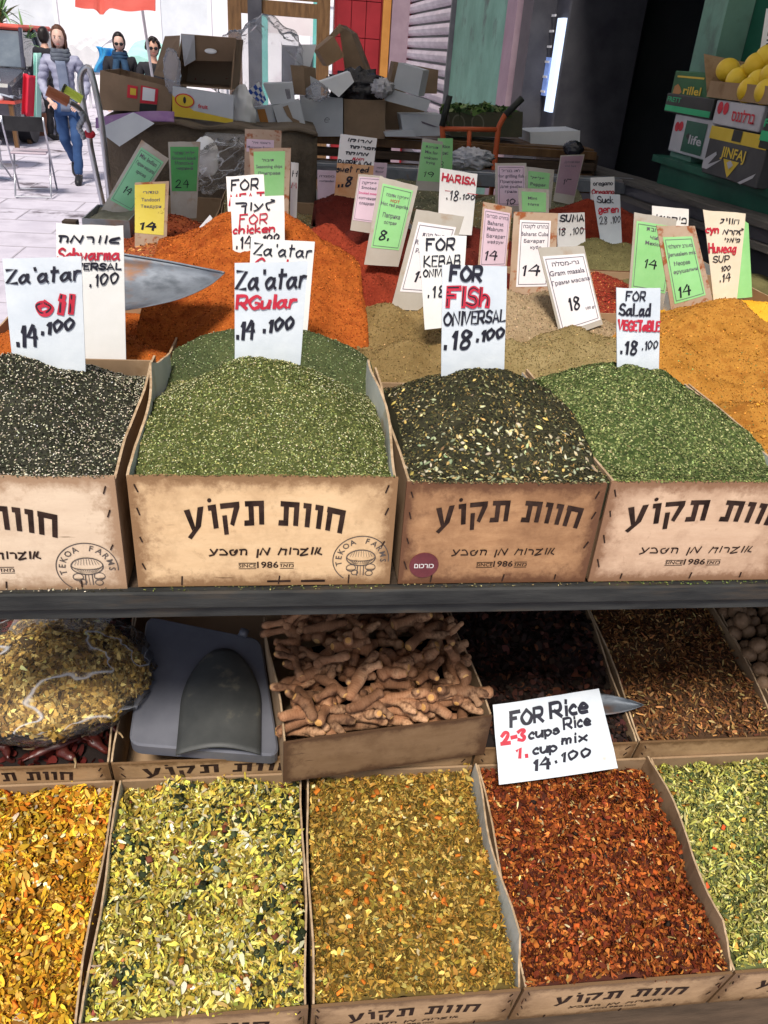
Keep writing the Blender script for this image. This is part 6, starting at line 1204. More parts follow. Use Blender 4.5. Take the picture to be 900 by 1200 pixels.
t, S, P = qbox('flat torn grey board lying at the pallet edge', [(450, 155), (485, 152), (487, 160), (452, 160)], 4.27, .06, MT['grayboard'])
# loose grey sheet and purple cloth on the left corner
MT['purple'] = M('purple_print_cloth', [(.20, .09, .26), (.32, .2, .36)], 6, .7, .3, 20, stain=(.5, .45, .5), stain_scale=8)
m = MB(); m.grid(lambda a, b_: PY(112 + 92 * a, 138 - 8 * math.sin(2 * a) + 12 * b_, 3.70 - .05 * b_), 16, 6, 0, (0, .01, -.003)); tag(m.build('purple_cloth', MT['purple'], smooth=True), 'purple and white cloth hanging over the left corner of the table', 'cloth')
m = MB(); m.slab([PY(113, 152, 3.62), PY(156, 132, 3.64), PY(181, 145, 3.60), PY(140, 172, 3.56)], (0, .004, .002)); tag(m.build('board_sheet', MT['grayboard'], bevel=.001), 'loose grey board sheet sliding off the left corner of the table', 'board')
# cloudy plastic bag, black bag, crumpled papers
def crumple(name, label, cat, quad_c, Y, r3, mat, amp=.18, sc_=3, n=40, kind=None):
    c = PY(quad_c[0], quad_c[1], Y); m = MB(); o_ = random.uniform(0, 9)
    m.ell((0, 0, 0), r3, n, n // 2, disp=lambda q: 1 + amp * float(vnoise(q.x * 1.5 + o_, q.y + q.z * 2.3, sc_)) + amp * .6 * float(vnoise(q.z * 2 + o_, q.x - q.y, sc_ * 2.7)))
    o = m.build(name, mat, None, smooth=True); o.location = c; tag(o, label, cat); return o
MT['film3'] = plastic('milky_film', (.70, .74, .85), alpha=.22, rough=.12, bump=.8, bscale=26, fr=.14)
o = crumple('bubble_wrap', 'big cloudy bundle of clear plastic wrap behind the boxes', 'plastic wrap', (300, 85), 4.45, (.20, .10, .23), MT['film3'], .30, 2.2, 72); o.rotation_euler = (0, math.radians(38), 0)
crumple('plastic_bag', 'white translucent bag stuffed between the two tall cartons', 'plastic bag', (202, 84), 3.9, (.035, .03, .085), MT['film3'], .3)
MT['bin'] = M('black_bin_liner', [(.008, .008, .012), (.02, .02, .028)], 6, .18, .8, 14, bdist=.02, spec=.6)
crumple('bin_bag', 'glossy black bin bag among the boxes', 'bin bag', (420, 103), 4.42, (.14, .08, .085), MT['bin'], .4, 4, 48)
MT['crum'] = M('crumpled_newsprint', [(.42, .42, .46), (.54, .54, .58)], 8, .7, .8, 24, bdist=.01, stain=(.2, .2, .22), stain_scale=30)
crumple('crumpled_paper', 'crumpled newspaper lying behind the harissa sign', 'paper', (551, 186), 3.75, (.095, .06, .045), MT['crum'], .5, 4, 48)
crumple('crumpled_paper', 'torn crumpled wrapping beside the tipped grey carton', 'paper', (448, 103), 4.25, (.05, .04, .035), MT['crum'], .7, 5, 40)
crumple('crumpled_paper', 'white crumpled wrap in front of the foam box', 'paper', (372, 108), 4.2, (.05, .04, .035), MT['film3'], .5, 5, 40)
crumple('foam_lump', 'pale plastic lump at the left of the grey boxes', 'foam piece', (284, 132), 4.05, (.055, .05, .11), MT['whiteboard'], .35, 2, 40)
o = crumple('plastic_bag', 'clear plastic bag of dried herbs at the back left of the stall', 'plastic bag', (258, 194), 3.2, (.13, .10, .075), MT['film'], .30, 3, 60); o.rotation_euler = (0, math.radians(-28), .2)
crumple('white_tub', 'rounded white paper packet leaning beside the dull green card', 'packet', (242, 184), 3.3, (.045, .03, .07), MT['card_white'], .15, 2, 30)
m = MB(); c = PY(272, 164, 3.6); m.box(-.11, .11, -.04, .06, -.02, .018); o = m.build('clear_tray', MT['film2'], None, bevel=.004); o.location = c; tag(o, 'clear plastic tray on the table edge left of the stained cards', 'tray')
# grey tray on the left edge of the stall
c = PY(130, 256, 2.72); tr = thing('metal_tray', 'dull grey tray on the left edge of the stall', 'tray', c)
MT['greystuff'] = M('grey_green_powder', [(.12, .12, .09), (.2, .2, .15)], 9, .9, .6, 60, bdist=.006); w_ = PY(160, 250, 2.72).x - PY(106, 250, 2.72).x
MB().box(-w_ / 2, w_ / 2, -.08, .16, -.045, -.04).build('base', MT['metal'], tr); 
for (a, b_, c_, d_) in ((-w_ / 2, w_ / 2, -.084, -.08), (-w_ / 2, w_ / 2, .16, .164)): MB().box(a, b_, c_, d_, -.045, .012).build('rim', MT['metal'], tr)
for a in (-w_ / 2, w_ / 2 - .004): MB().box(a, a + .004, -.0795, .1595, -.0395, .012).build('rim', MT['metal'], tr)
m = MB(); m.grid(lambda a, b_: Vector((-w_ / 2 + .006 + (w_ - .012) * a, -.078 + .236 * b_, -.002 + .015 * float(vnoise(a * 3, b_ * 4, 2)))), 20, 20, 0, (0, 0, -.03)); m.build('powder', MT['greystuff'], tr, smooth=True)

# chrome trolley frame by the left corner
c = PY(112, 235, 3.45); tk = thing('hand_truck', 'chrome hand truck with a brown and a lime green grip at the stall corner', 'hand truck', (c.x, 3.45, 0))
def TP(u, v, y): return PY(u, v, y) - Vector((c.x, 3.45, 0))
def arcpts(ps, n=6):
    out = []
    for i in range(len(ps) - 1):
        p0 = ps[max(i - 1, 0)]; p1 = ps[i]; p2 = ps[i + 1]; p3 = ps[min(i + 2, len(ps) - 1)]
        for k in range(n): t_ = k / n; out.append(.5 * (2 * p1 + (p2 - p0) * t_ + (2 * p0 - 5 * p1 + 4 * p2 - p3) * t_ ** 2 + (3 * p1 - p0 - 3 * p2 + p3) * t_ ** 3))
    return out + [ps[-1]]
MB().tube(arcpts([TP(80, 119, 3.35), TP(92, 127, 3.4), TP(103, 145, 3.42), TP(106, 170, 3.45), TP(112, 200, 3.45), TP(122, 245, 3.45)]) + [Vector((.12, 0, .05))], .011, 10).build('tube', MT['steel'], tk, smooth=True)
MB().tube(arcpts([TP(103, 150, 3.52), TP(97, 120, 3.52), TP(94, 92, 3.52), TP(100, 80, 3.52), TP(107, 86, 3.52), TP(117, 130, 3.52), TP(121, 160, 3.52)]) + [Vector((.05, .08, .05))], .012, 10).build('tube', MT['steel'], tk, smooth=True)
MT['browngrip'] = M('brown_rubber_grip', [(.28, .09, .04), (.36, .13, .06)], 6, .5, .1); MT['lime'] = M('lime_grip', [(.42, .55, .04), (.52, .64, .08)], 6, .4, .1)
MB().tube([TP(55, 106, 3.33), TP(80, 119, 3.35)], .019, 10).build('grip', MT['browngrip'], tk); MB().tube([TP(73, 103, 3.45), TP(96, 117, 3.46)], .016, 12).build('grip', MT['lime'], tk)
MB().tube([TP(74, 103.5, 3.44), TP(76, 104.7, 3.44)], .018, 12).build('end_cap', MT['boxblack'], tk)
MB().ell(TP(105, 157, 3.44), (.022, .02, .016), 12, 8).build('clamp', MT['redprint'], tk, smooth=True)
MT['chain'] = MT['metal']; m = MB()
for k in range(9): a = TP(95 + 2.5 * math.sin(k), 133 + 3.4 * k, 3.40); m.ell(a, (.010, .006, .012), 8, 6)
o = m.build('chain', MT['metal'], tk, smooth=True); o['kind'] = 'stuff'
for sx in (-.1, .16): MB().tube([(sx, .14, .12), (sx + .04, .14, .12)], .12, 20).build('wheel', MT['boxblack'], tk)
MB().box(-.1, .2, -.2, .02, .02, .03).build('toe_plate', MT['metal'], tk)

# orange trolley at the right back
MT['orangepaint'] = M('orange_painted_tube', [(.42, .075, .025), (.52, .11, .035)], 8, .45, .2, 40)
yo = 4.12; c = PY(565, 170, yo); ot = thing('orange_trolley', 'orange tubular hand trolley with black grips behind the stall', 'hand trolley', (c.x, yo, 0))
def OP(u, v, y=yo): return PY(u, v, y) - Vector((c.x, yo, 0))
MB().tube(arcpts([OP(518, 146), OP(519, 160), OP(521, 176)]) + [Vector((OP(521, 176).x, 0, .1))], .013, 10).build('tube', MT['orangepaint'], ot, smooth=True)
MB().tube(arcpts([OP(593, 133), OP(585, 148), OP(583, 160), OP(580, 190)]) + [Vector((OP(580, 190).x, 0, .1))], .013, 10).build('tube', MT['orangepaint'], ot, smooth=True)
MB().tube([OP(518, 151), OP(585, 152)], .011, 10).build('cross_bar', MT['orangepaint'], ot, smooth=True); MB().tube([OP(550, 153), OP(549, 186)], .011, 10).build('upright', MT['orangepaint'], ot, smooth=True)
MB().tube([OP(518, 148), OP(527, 112)], .015, 10).build('grip', MT['boxblack'], ot, smooth=True); MB().tube([OP(592, 135), OP(612, 115)], .016, 10).build('grip', MT['boxblack'], ot, smooth=True)
MT['cratebrown'] = M('dark_printed_crate', [(.05, .055, .035), (.09, .085, .055)], 6, .8, .2, 40)
# crate of greens, foam box, dark lump
t, S, P = qbox('low printed crate of leafy greens behind the orange trolley', [(526, 132), (613, 131), (612, 161), (528, 160)], 4.45, .3, MT['cratebrown'], name='vegetable_crate', cat='crate', open_='top', group='')
for cx in (.12, .38): patch(t, S, [(cx + .09 * math.cos(k * .35), .45 + .38 * math.sin(k * .35)) for k in range(18)] , MT['greystuff'], .002, 'ring_print'); patch(t, S, [(cx + .07 * math.cos(k * .35), .45 + .32 * math.sin(k * .35)) for k in range(18)], MT['cratebrown'], .004, 'ring_print')
H = Heap((PY(528, 130, 4.46).x, PY(610, 130, 4.46).x, 4.46, 4.74), PY(570, 133, 4.46).z - .01, [(570, 127, 4.55)], .2, rough=.02)
heap('leafy greens in the crate behind the orange trolley', H, MT['p_veg'], cat='greens', flakes=[dict(n=900, size=(.03, .06), aspect=(.4, .8), thick=.5, kind='petal', tilt=1.4, spread=.012, pal=(((.10, .18, .05), 3), ((.24, .30, .14), 2), ((.04, .08, .03), 2)), seed=80, name='leaves')], name='leafy_greens')
qbox('white foam box by the dark doorway at the right', [(621, 155), (680, 153), (679, 178), (622, 178)], 4.55, .25, MT['whiteboard'], name='foam_box', group='')
crumple('dark_sack', 'dark rounded sack next to the white foam box', 'sack', (672, 174), 4.2, (.05, .05, .035), MT['bin'], .2)

# ================================================================== LEFT STREET: chair, tables, car, tarp, plants
MT['blackplastic'] = M('black_plastic', [(.012, .012, .014), (.025, .025, .028)], 6, .4, .05)
def folding_chair(label, u, v, rz):
    p = PZ(u, v, 0); t = thing('folding_chair', label, 'chair', p, rz, 'folding chairs on the street'); w_ = .20
    MB().grid(lambda a, b_: Vector((-w_ + 2 * w_ * a, -.17 - .03 * math.cos((a - .5) * 3), .66 + .14 * b_)), 12, 4, 0, (0, .015, 0)).build('backrest', MT['blackplastic'], t, bevel=.003)
    MB().box(-w_ + .02, w_ - .02, -.12, .24, .43, .45).build('seat', MT['shutter'], t, bevel=.008)
    for s in (-1, 1):
        MB().tube([(s * w_, -.19, .80), (s * w_, -.17, .66), (s * w_, .30, .02)], .010, 8).build('leg', MT['steel'], t, smooth=True)
        MB().tube([(s * (w_ - .02), .22, .44), (s * (w_ - .02), -.22, .02)], .010, 8).build('leg', MT['steel'], t, smooth=True)
    MB().tube([(-w_, .30, .02), (w_, .30, .02)], .010, 8).build('foot_bar', MT['steel'], t); MB().tube([(-w_ + .02, -.22, .02), (w_ - .02, -.22, .02)], .010, 8).build('foot_bar', MT['steel'], t)
    return t
folding_chair('folding chair with black backrest and metal seat, standing on the paving', 42, 229, .15)
folding_chair('second folding chair, cut off by the left edge of the view', -22, 214, -.4)
p = PZ(2, 196, 0); t = thing('cafe_table', 'small white topped table at the left edge', 'table', p); MB().tube([(0, 0, .56), (0, 0, .58)], .34, 28).build('table_top', MT['whiteboard'], t); MB().tube([(0, 0, 0.03), (0, 0, .558)], .02, 10).build('leg', MT['steel'], t); MB().tube([(0, 0, 0.002), (0, 0, .028)], .2, 20).build('foot', MT['steel'], t)
p = PZ(22, 172, 0); t = thing('wooden_table', 'red brown wooden table under the grey tarpaulin', 'table', p)
MB().box(-1.0, .12, -.3, .5, .60, .64).build('table_top', MT['redcanvas'], t)
for xx in (-.95, .02):
    for yy in (-.28, .42): MB().box(xx, xx + .06, yy, yy + .06, 0, .598).build('leg', MT['pinewood'], t)
pp = p; MT['tarpgrey'] = M('grey_blue_tarpaulin', [(.24, .27, .35), (.36, .39, .47)], 3, .45, .5, 6, bdist=.03)
m = MB(); m.grid(lambda a, b_: Vector((-.95 + 1.05 * a, -.28 + .6 * b_, .645 + (.62 * math.exp(-((a - .25) / .55) ** 2) + .07 * math.sin(9 * a + 4 * b_)) * math.sin(math.pi * (b_ * .96 + .02)) ** .5)), 36, 22, 0, (0, 0, -.004))
o = m.build('tarpaulin', MT['tarpgrey'], None, smooth=True); o.location = pp; tag(o, 'grey blue tarpaulin draped over a pile on the red brown table', 'tarpaulin')
MT['redcloth'] = M('bright_red_cloth', [(.55, .015, .04), (.62, .03, .06)], 3, .7, .3, 10)
m = MB(); m.grid(lambda a, b_: PY(27 + 13 * a - 2 * b_, 86 + 48 * b_ + 3 * a, 12.3) + Vector((0, .06 * math.sin(8 * a), 0)), 12, 10, 0, (0, .015, 0)); tag(m.build('red_cloth', MT['redcloth'], smooth=True), 'bright red cloth hanging behind the grey tarpaulin', 'cloth')
m = MB(); m.grid(lambda a, b_: PY(39 + 8 * a, 62 + 84 * b_, 12.6) + Vector((0, .05 * math.sin(8 * a), 0)), 10, 6, 0, (0, .015, 0)); tag(m.build('mint_curtain', MT['tarp_teal'], smooth=True), 'narrow pale mint curtain beside the red cloth', 'curtain')
# car with dark windows, nose towards us
cp = PZ(-25, 165, 0); car = thing('parked_car', 'dark car with a red roof edge and a round wing mirror at the left edge', 'car', (cp.x, 13.6, 0))
MT['carpaint'] = M('dark_car_paint', [(.03, .03, .045), (.05, .05, .07)], 3, .25, 0, spec=.6, coat=.6); MT['carglass'] = M('car_glass', [(.08, .10, .13), (.16, .19, .22)], 2, .08, 0, spec=.7)
MB().add([(-.95, 0, .35), (.8, 0, .35), (.8, 4, .35), (-.95, 4, .35), (-.95, -.1, .85), (.8, -.1, .85), (.82, .9, 1.02), (-.97, .9, 1.02), (.82, 4, 1.0), (-.97, 4, 1.0)], [(0, 1, 5, 4), (4, 5, 6, 7), (7, 6, 8, 9), (1, 2, 8, 6, 5), (3, 0, 4, 7, 9), (2, 3, 9, 8), (0, 3, 2, 1)]).build('body', MT['carpaint'], car, bevel=.04)
MB().add([(-.9, .9, 1.03), (.75, .9, 1.03), (.75, 3.8, 1.03), (-.9, 3.8, 1.03), (-.78, 1.5, 1.52), (.62, 1.5, 1.52), (.62, 3.4, 1.52), (-.78, 3.4, 1.52)], [(0, 1, 5, 4), (1, 2, 6, 5), (2, 3, 7, 6), (3, 0, 4, 7), (4, 5, 6, 7), (0, 3, 2, 1)]).build('cabin_glass', MT['carglass'], car, bevel=.02)
MB().box(-.8, .64, 1.46, 3.44, 1.522, 1.60).build('roof', MT['redcanvas'], car, bevel=.03)
MB().tube([(.76, .88, 1.02), (.63, 1.48, 1.54)], .035, 8).build('pillar', MT['carpaint'], car); MB().tube([(.76, 2.2, 1.02), (.64, 2.2, 1.54)], .035, 8).build('pillar', MT['carpaint'], car)
MB().ell((.93, 1.15, 1.12), (.09, .05, .085), 14, 10).build('wing_mirror', MT['carpaint'], car, smooth=True)
for xx in (-.9, .62):
    for yy in (.8, 3.2): w0 = MB().tube([(xx, yy, .34), (xx + .2, yy, .34)], .34, 24).build('wheel', MT['blackplastic'], car); MB().tube([(xx - .006, yy, .34), (xx + .206, yy, .34)], .18, 16).build('rim', MT['steel'], w0)
for xx in (-.7, .55): MB().ell((xx, -.06, .68), (.13, .05, .08), 12, 8).build('headlight', MT['whiteboard'], car, smooth=True)
# potted spiky plants
MT['leafgreen'] = M('spiky_leaf', [(.10, .22, .07), (.18, .33, .12)], 5, .6, .1); MT['pot'] = M('terracotta_pot', [(.3, .12, .06), (.36, .16, .09)], 5, .8, .1)
def spiky(label, u, v, Y, r_, n_):
    q = PY(u, v, Y); t = thing('spiky_plant', label, 'plant', (q.x, Y, 0), 0, 'spiky leaved plants on the street')
    m = MB(); rp = random.Random(int(u) + 7)
    MB().tube([(0, 0, 0), (0, 0, .42)], [.16, .2], 16).build('pot', MT['pot'], t); MB().tube([(0, 0, .42), (.03, 0, q.z * .6), (0, 0, q.z - .05)], .035, 8).build('stem', MT['stalk'], t)
    for k in range(n_):
        a = rp.uniform(0, 6.28); e = rp.uniform(.1, 1.3); L_ = r_ * rp.uniform(.7, 1.1); base = Vector((0, 0, q.z - .05 + rp.uniform(-.12, .1))); d_ = Vector((math.cos(a) * math.cos(e), math.sin(a) * math.cos(e), math.sin(e))); s_ = d_.cross(Vector((0, 0, 1))).normalized()
        vs = []
        for j in range(6):
            f_ = j / 5; pt = base + d_ * L_ * f_ - Vector((0, 0, .5 * L_ * f_ * f_ * math.cos(e))); wv = .022 * math.sin(math.pi * (.15 + .85 * f_)) * (r_ / .5)
            vs += [pt - s_ * wv, pt + s_ * wv]
        m.add(vs, [(2 * j, 2 * j + 2, 2 * j + 3, 2 * j + 1) for j in range(5)])
    o = m.build('leaves', MT['leafgreen'], t, smooth=True); o['kind'] = 'stuff'
spiky('spiky green plant just behind the car mirror', 29, 46, 15.5, .45, 46); spiky('spiky palm like plant at the top left corner', -2, 18, 17, .7, 60)


# ================================================================== PEOPLE
def skin_mesh(name, pts, edges, rad, mat, parent, sub=2, root=0):
    """one continuous skinned surface; rad gives (rx, ry) per point"""
    me = bpy.data.meshes.new('tmp'); me.from_pydata([tuple(p) for p in pts], edges, []); o = bpy.data.objects.new('tmp', me); COL.objects.link(o)
    md = o.modifiers.new('skin', 'SKIN'); md.use_smooth_shade = True; md.branch_smoothing = .3
    for i, sv in enumerate(me.skin_vertices[0].data): sv.radius = rad[i] if isinstance(rad[i], tuple) else (rad[i], rad[i]); sv.use_root = (i == root)
    sm = o.modifiers.new('sub', 'SUBSURF'); sm.levels = sub; sm.render_levels = sub
    bpy.context.view_layer.update(); dg = bpy.context.evaluated_depsgraph_get(); m2 = bpy.data.meshes.new_from_object(o.evaluated_get(dg))
    bpy.data.objects.remove(o); m2.materials.clear(); r_ = link(name, m2, mat, parent); return r_
MT['skin'] = M('skin', [(.50, .28, .20), (.58, .34, .25)], 8, .5, .1, 80, sss=.1); MT['skinpale'] = M('pale_skin', [(.58, .37, .30), (.66, .44, .36)], 8, .5, .1, 80)
MT['hairbrown'] = M('brown_hair', [(.07, .03, .02), (.13, .06, .035)], 20, .5, .5, 60, stretch=(3, 3, .5)); MT['hairblack'] = M('black_hair', [(.008, .006, .006), (.025, .018, .016)], 20, .4, .5, 60, stretch=(3, 3, .5))
MT['puffer'] = M('lilac_grey_quilted_jacket', [(.24, .25, .36), (.32, .33, .44)], 6, .5, .4, 20, bdist=.01); MT['scarfgrey'] = M('dark_grey_scarf', [(.07, .08, .11), (.12, .14, .17)], 12, .9, .8, 60, bdist=.006); MT['sweater'] = M('grey_blue_sweater', [(.13, .16, .24), (.17, .20, .28)], 12, .9, .4, 80)
MT['jeans'] = M('blue_jeans', [(.02, .055, .15), (.04, .09, .22)], 6, .85, .3, 90); MT['shoe'] = M('black_shoe', [(.01, .01, .012), (.02, .02, .024)], 6, .5, .1)
MT['blackcoat'] = M('black_coat', [(.010, .010, .014), (.022, .022, .028)], 6, .8, .3, 30, bdist=.01); MT['navy'] = M('navy_scarf', [(.010, .03, .07), (.02, .055, .11)], 8, .85, .6, 40, bdist=.008)
MT['lip'] = M('lips', [(.36, .10, .09), (.40, .13, .11)], 5, .5, 0); MT['eyew'] = M('eye_white', [(.6, .6, .6), (.65, .65, .65)], 5, .3, 0)
def person(label, x, y, h, rz=0.0, build=1.0, legs=None, arms=None, skin='skinpale', hair='hairbrown', hair_style='tied', top='puffer', trousers='jeans', scarf=None, glasses=False, head_yaw=0.0, head_pitch=0.0, quilt=False, open_front=None, group='people walking in the street'):
    t = thing('person', label, 'person', (x, y, 0), rz, group); k = h / 1.65
    V = lambda a, b, c: Vector((a * k, b * k, c * k))
    # faces -Y. legs: list of (hip, knee, ankle, toe) for -x and +x side
    legs = legs or [((-.085, 0, .84), (-.09, -.03, .46), (-.085, .03, .085), (-.09, -.13, .03)), ((.085, 0, .84), (.09, -.03, .46), (.085, .03, .085), (.09, -.13, .03))]
    arms = arms or [((-.165, 0, 1.33), (-.225, .03, 1.06), (-.21, -.06, .83), (-.20, -.10, .76)), ((.165, 0, 1.33), (.225, .03, 1.06), (.21, -.06, .83), (.20, -.10, .76))]
    P = [V(0, 0, .86), V(0, -.0, 1.0), V(0, .0, 1.15), V(0, .005, 1.29), V(0, .0, 1.375), V(0, -.01, 1.42), V(0, -.02, 1.475)]
    R = [(.125, .095), (.105, .08), (.125, .09), (.12, .085), (.055, .055), (.045, .045), (.05, .05)]; E = [(0, 1), (1, 2), (2, 3), (3, 4), (4, 5), (5, 6)]
    for L_ in legs:
        b = len(P); P += [V(*q) for q in L_]; R += [.082, .055, .038, .032]; E += [(0, b), (b, b + 1), (b + 1, b + 2), (b + 2, b + 3)]
    hands = []
    for A in arms:
        b = len(P); P += [V(*q) for q in A]; R += [.052, .038, .025, (.030, .014)]; E += [(3, b), (b, b + 1), (b + 1, b + 2), (b + 2, b + 3)]
        hd = (V(*A[3]) - V(*A[2])).normalized(); sd_ = hd.cross(Vector((0, 1, 0))); sd_ = sd_.normalized() if sd_.length > .01 else Vector((1, 0, 0))
        for f_ in range(4):
            b2 = len(P); o_ = sd_ * (f_ - 1.5) * .017 * k; q0 = V(*A[3]) + hd * .02 * k + o_; L3 = (.030, .036, .034, .027)[f_] * k; cv = Vector((0, -.35, -.1))
            P += [q0, q0 + hd * L3, q0 + (hd + cv).normalized() * L3 * 1.9]; R += [.0095 * k, .0085 * k, .007 * k]; E += [(b + 3, b2), (b2, b2 + 1), (b2 + 1, b2 + 2)]
        b2 = len(P); q0 = V(*A[2]) * .5 + V(*A[3]) * .5 - sd_ * .02 * k * (1 if A[0][0] < 0 else -1); P += [q0 - sd_ * .02 * k + Vector((0, -.012, -.012)) * k, q0 - sd_ * .025 * k + Vector((0, -.02, -.04)) * k]; R += [.010 * k, .008 * k]; E += [(b + 3, b2), (b2, b2 + 1)]
    R = [(r_[0] * build * k, r_[1] * build * k) if isinstance(r_, tuple) else r_ for r_ in R]; R = [r_ if isinstance(r_, tuple) else (r_ * (k if i < 15 else 1),) * 2 for i, r_ in enumerate(R)]
    body = skin_mesh('body', P, E, R, MT[skin], t)
    # head: shaped ellipsoid with brow, nose, cheeks and chin
    Q = Matrix.Rotation(head_yaw, 3, 'Z') @ Matrix.Rotation(head_pitch, 3, 'X'); hc = V(0, -.025, 1.545)
    def hd_(q):
        f_ = 1.0
        if q.z < -.1: f_ -= .16 * (-q.z) * (1 - .4 * max(0, -q.y))
        nose = math.exp(-((q.x / .10) ** 2 + ((q.z + .12) / .20) ** 2)) * max(0, -q.y) ** 4; f_ += .17 * nose
        for sx in (-.36, .36): f_ -= .07 * math.exp(-(((q.x - sx) / .17) ** 2 + ((q.z - .08) / .12) ** 2)) * max(0, -q.y) ** 2
        return f_
    m = MB(); m.ell(hc, (.074 * k, .092 * k, .112 * k), 36, 26, mat=Q, disp=hd_)
    for sx in (-1, 1): m.ell(hc + Q @ V(sx * .074, .01, -.01), (.010 * k, .018 * k, .028 * k), 10, 8, mat=Q)
    m.build('head', MT[skin], t, smooth=True)
    m = MB()
    for sx in (-1, 1): m.ell(hc + Q @ V(sx * .028, -.083, .010), (.010 * k, .006 * k, .005 * k), 10, 6, mat=Q)
    if not glasses: m.build('eyes', MT['eyew'], t, smooth=True); m = MB(); [m.ell(hc + Q @ V(sx * .028, -.088, .010), (.005 * k, .003 * k, .005 * k), 8, 6, mat=Q) for sx in (-1, 1)]; [m.ell(hc + Q @ V(sx * .029, -.086, .028), (.017 * k, .005 * k, .0032 * k), 8, 6, mat=Q) for sx in (-1, 1)]; m.build('brows', MT[hair], t, smooth=True)
    else:
        g_ = MB()
        for sx in (-1, 1): g_.ell(hc + Q @ V(sx * .031, -.090, .008), (.026 * k, .008 * k, .021 * k), 14, 8, mat=Q); g_.tube([hc + Q @ V(sx * .055, -.085, .012), hc + Q @ V(sx * .076, .0, .01)], .003 * k, 6)
        g_.tube([hc + Q @ V(-.012, -.096, .012), hc + Q @ V(.012, -.096, .012)], .003 * k, 6); g_.build('sunglasses', MT['shoe'], t, smooth=True)
    m = MB(); m.ell(hc + Q @ V(0, -.086, -.055), (.020 * k, .006 * k, .006 * k), 10, 6, mat=Q); m.build('mouth', MT['lip'], t, smooth=True)
    # hair cap leaves the face free
    def hr(q):
        face = max(0, -q.y) * max(0, 1 - abs(q.x) * .75) * (1 if q.z < .62 else max(0, 1 - (q.z - .62) * 5)); return 1.10 - .34 * min(1, face * 2.0) + .03 * math.sin(q.x * 40) * (1 - face)
    m = MB(); m.ell(hc + Q @ V(0, .010, .010), (.080 * k, .098 * k, .114 * k), 36, 24, mat=Q, disp=hr)
    if hair_style == 'tied': m.ell(hc + Q @ V(0, .095, -.03), (.035 * k, .035 * k, .05 * k), 14, 10, mat=Q)
    if hair_style == 'plain' and hair == 'hairbrown':
        for sx in (-1, 1): m.ell(hc + Q @ V(sx * .072, .012, -.055), (.017 * k, .045 * k, .075 * k), 14, 10, mat=Q, disp=lambda q: 1 + .08 * math.sin(q.z * 22 + q.y * 9))
    if hair_style == 'curly':
        rc = random.Random(4)
        for _ in range(60):
            a = rc.uniform(0, 6.28); e = rc.uniform(-.2, 1.5); d_ = Vector((math.cos(a) * math.cos(e), math.sin(a) * math.cos(e), math.sin(e)))
            if d_.y < -.35 and d_.z < .5: continue
            m.ell(hc + Q @ Vector((d_.x * .09 * k, d_.y * .105 * k, d_.z * .125 * k)), (.022 * k,) * 3, 8, 6)
    m.build('hair', MT[hair], t, smooth=True)
    # clothes
    JP = [V(0, 0, .80), V(0, -.0, .92), V(0, 0, 1.04), V(0, 0, 1.17), V(0, .005, 1.29), V(0, 0, 1.37)]; JR = [(.155, .12), (.145, .115), (.13, .108), (.148, .115), (.145, .11), (.075, .07)]; JE = [(i, i + 1) for i in range(5)]
    for A in arms:
        b = len(JP); a0, a1, a2 = V(*A[0]), V(*A[1]), V(*A[2]); JP += [a0, a0 * .5 + a1 * .5, a1, a1 * .5 + a2 * .5, a2]; JR += [.075, .063, .056, .05, .043]; JE += [(4, b), (b, b + 1), (b + 1, b + 2), (b + 2, b + 3), (b + 3, b + 4)]
    JR = [(r_[0] * k * build, r_[1] * k * build) if isinstance(r_, tuple) else (r_ * k * build,) * 2 for r_ in JR]
    j = skin_mesh('jacket', JP, JE, JR, MT[top], t, 3 if quilt else 2)
    for v_ in j.data.vertices:
        if not quilt: c_ = v_.co; v_.co = c_ + v_.normal * (.022 * k * float(vnoise(c_.x * 3 + c_.z, c_.z * 2 + c_.y * 3, 9)))
    if quilt:
        for v_ in j.data.vertices:
            c_ = v_.co; n_ = v_.normal; v_.co = c_ + n_ * (.011 * k * (abs(math.sin(c_.z / k * 42)) - .5))
    if open_front:
        m = MB(); m.grid(lambda a, b_: V(-.055 + .11 * a + .015 * math.sin(b_ * 3), -.128 - .008 * math.cos((a - .5) * 3), .80 + .52 * b_), 8, 12, 0, (0, .02, 0)); m.build('sweater', MT[open_front], t, smooth=True)
    TP_ = [V(0, 0, .84)]; TR = [(.13 * k, .105 * k)]; TE = []
    for L_ in legs:
        b = len(TP_); a0, a1, a2 = V(*L_[0]), V(*L_[1]), V(*L_[2]); TP_ += [a0, a0 * .5 + a1 * .5, a1, a1 * .5 + a2 * .5, a2]; TR += [(.092 * k,) * 2, (.082 * k,) * 2, (.064 * k,) * 2, (.056 * k,) * 2, (.050 * k,) * 2]; TE += [(0, b), (b, b + 1), (b + 1, b + 2), (b + 2, b + 3), (b + 3, b + 4)]
    tr_ = skin_mesh('trousers', TP_, TE, TR, MT[trousers], t)
    for v_ in tr_.data.vertices: c_ = v_.co; v_.co = c_ + v_.normal * (.020 * k * float(vnoise(c_.x * 2 + 3, c_.z * 3 + c_.x, 7)))
    for L_ in legs:
        a2, a3 = V(*L_[2]), V(*L_[3]); m = MB(); d_ = (a3 - a2); m.tube([a2 + Vector((0, .03, .01)) * k, a2 * .6 + a3 * .4 + Vector((0, 0, -.01)), a3, a3 + d_.normalized() * .035 * k], [.042 * k, .046 * k, .04 * k, .018 * k], 10); m.build('shoe', MT['shoe'], t, smooth=True)
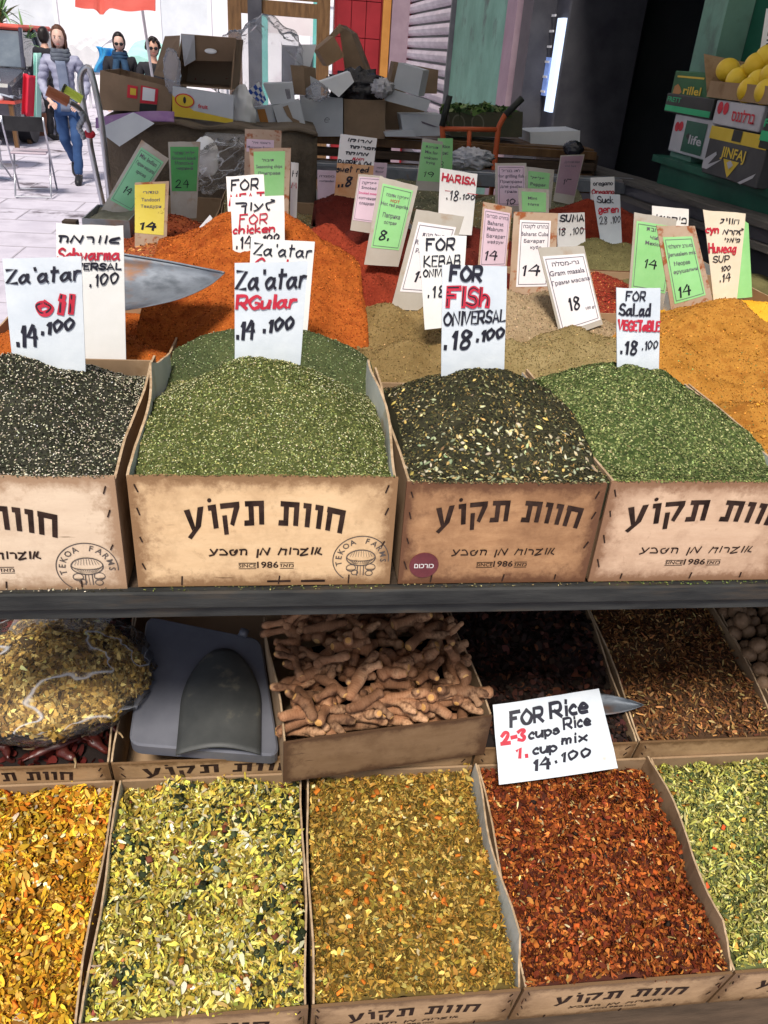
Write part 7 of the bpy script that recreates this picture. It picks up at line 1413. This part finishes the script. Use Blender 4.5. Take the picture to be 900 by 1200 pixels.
    if scarf:
        m = MB()
        for r0, zz, th in ((.085, 1.385, .032), (.075, 1.425, .030), (.092, 1.35, .03)):
            pts = [V(r0 * math.cos(a) * 1.0, -.01 + r0 * math.sin(a) * .9, zz - .018 * max(0, -math.sin(a)) + .008 * math.sin(3 * a)) for a in [i * 2 * math.pi / 20 for i in range(21)]]
            m.tube(pts, th * k, 8)
        if scarf == 'navy':
            for sx in (-.05, .05): m.tube([V(sx, -.11, 1.34), V(sx * 1.4, -.145, 1.2), V(sx * 1.3, -.15, 1.02)], [.045 * k, .05 * k, .045 * k], 8)
        m.build('scarf', MT[scarf], t, smooth=True)
    return t
# scarfed woman walking towards us
pf = PZ(92, 214, 0); hh = PY(80, 33, pf.y).z
person('woman in a lilac grey quilted jacket, grey scarf and jeans walking towards the stall', pf.x - .03, pf.y, hh, .08, .95,
       legs=[((-.085, 0, .84), (-.07, .02, .47), (-.02, .27, .22), (-.02, .20, .08)), ((.085, 0, .84), (.075, -.06, .46), (.06, -.10, .085), (.06, -.25, .03))],
       arms=[((-.165, 0, 1.33), (-.25, .02, 1.08), (-.17, -.16, .92), (-.12, -.21, .88)), ((.165, 0, 1.33), (.25, .03, 1.08), (.18, -.13, .90), (.13, -.18, .86))],
       scarf='scarfgrey', quilt=True, open_front='sweater', hair_style='plain', head_pitch=.08)
pm = PZ(62, 165, 0); hm = PY(60, 34, pm.y).z
person('man in a black coat seen from behind, left of the walking woman', PY(58, 100, pm.y).x, pm.y, hm, math.pi - .5, 1.12, skin='skin', hair='hairblack', hair_style='plain', top='blackcoat', trousers='blackcoat')
yw = 12.6; pw = PY(141, 70, yw); hw = PY(140, 40, yw).z
person('woman in black with sunglasses and a navy scarf behind the brown carton', pw.x, yw, hw, .15, 1.15, skin='skinpale', hair='hairblack', top='blackcoat', trousers='blackcoat', scarf='navy', glasses=True, head_pitch=.22)
yw = 12.2; pw = PY(180, 70, yw); hw = PY(179, 46, yw).z
person('curly haired person with sunglasses and dark coat, right of the navy scarf', pw.x, yw, hw, .2, 1.0, skin='skin', hair='hairblack', hair_style='curly', top='blackcoat', trousers='blackcoat', glasses=True, head_pitch=.1)
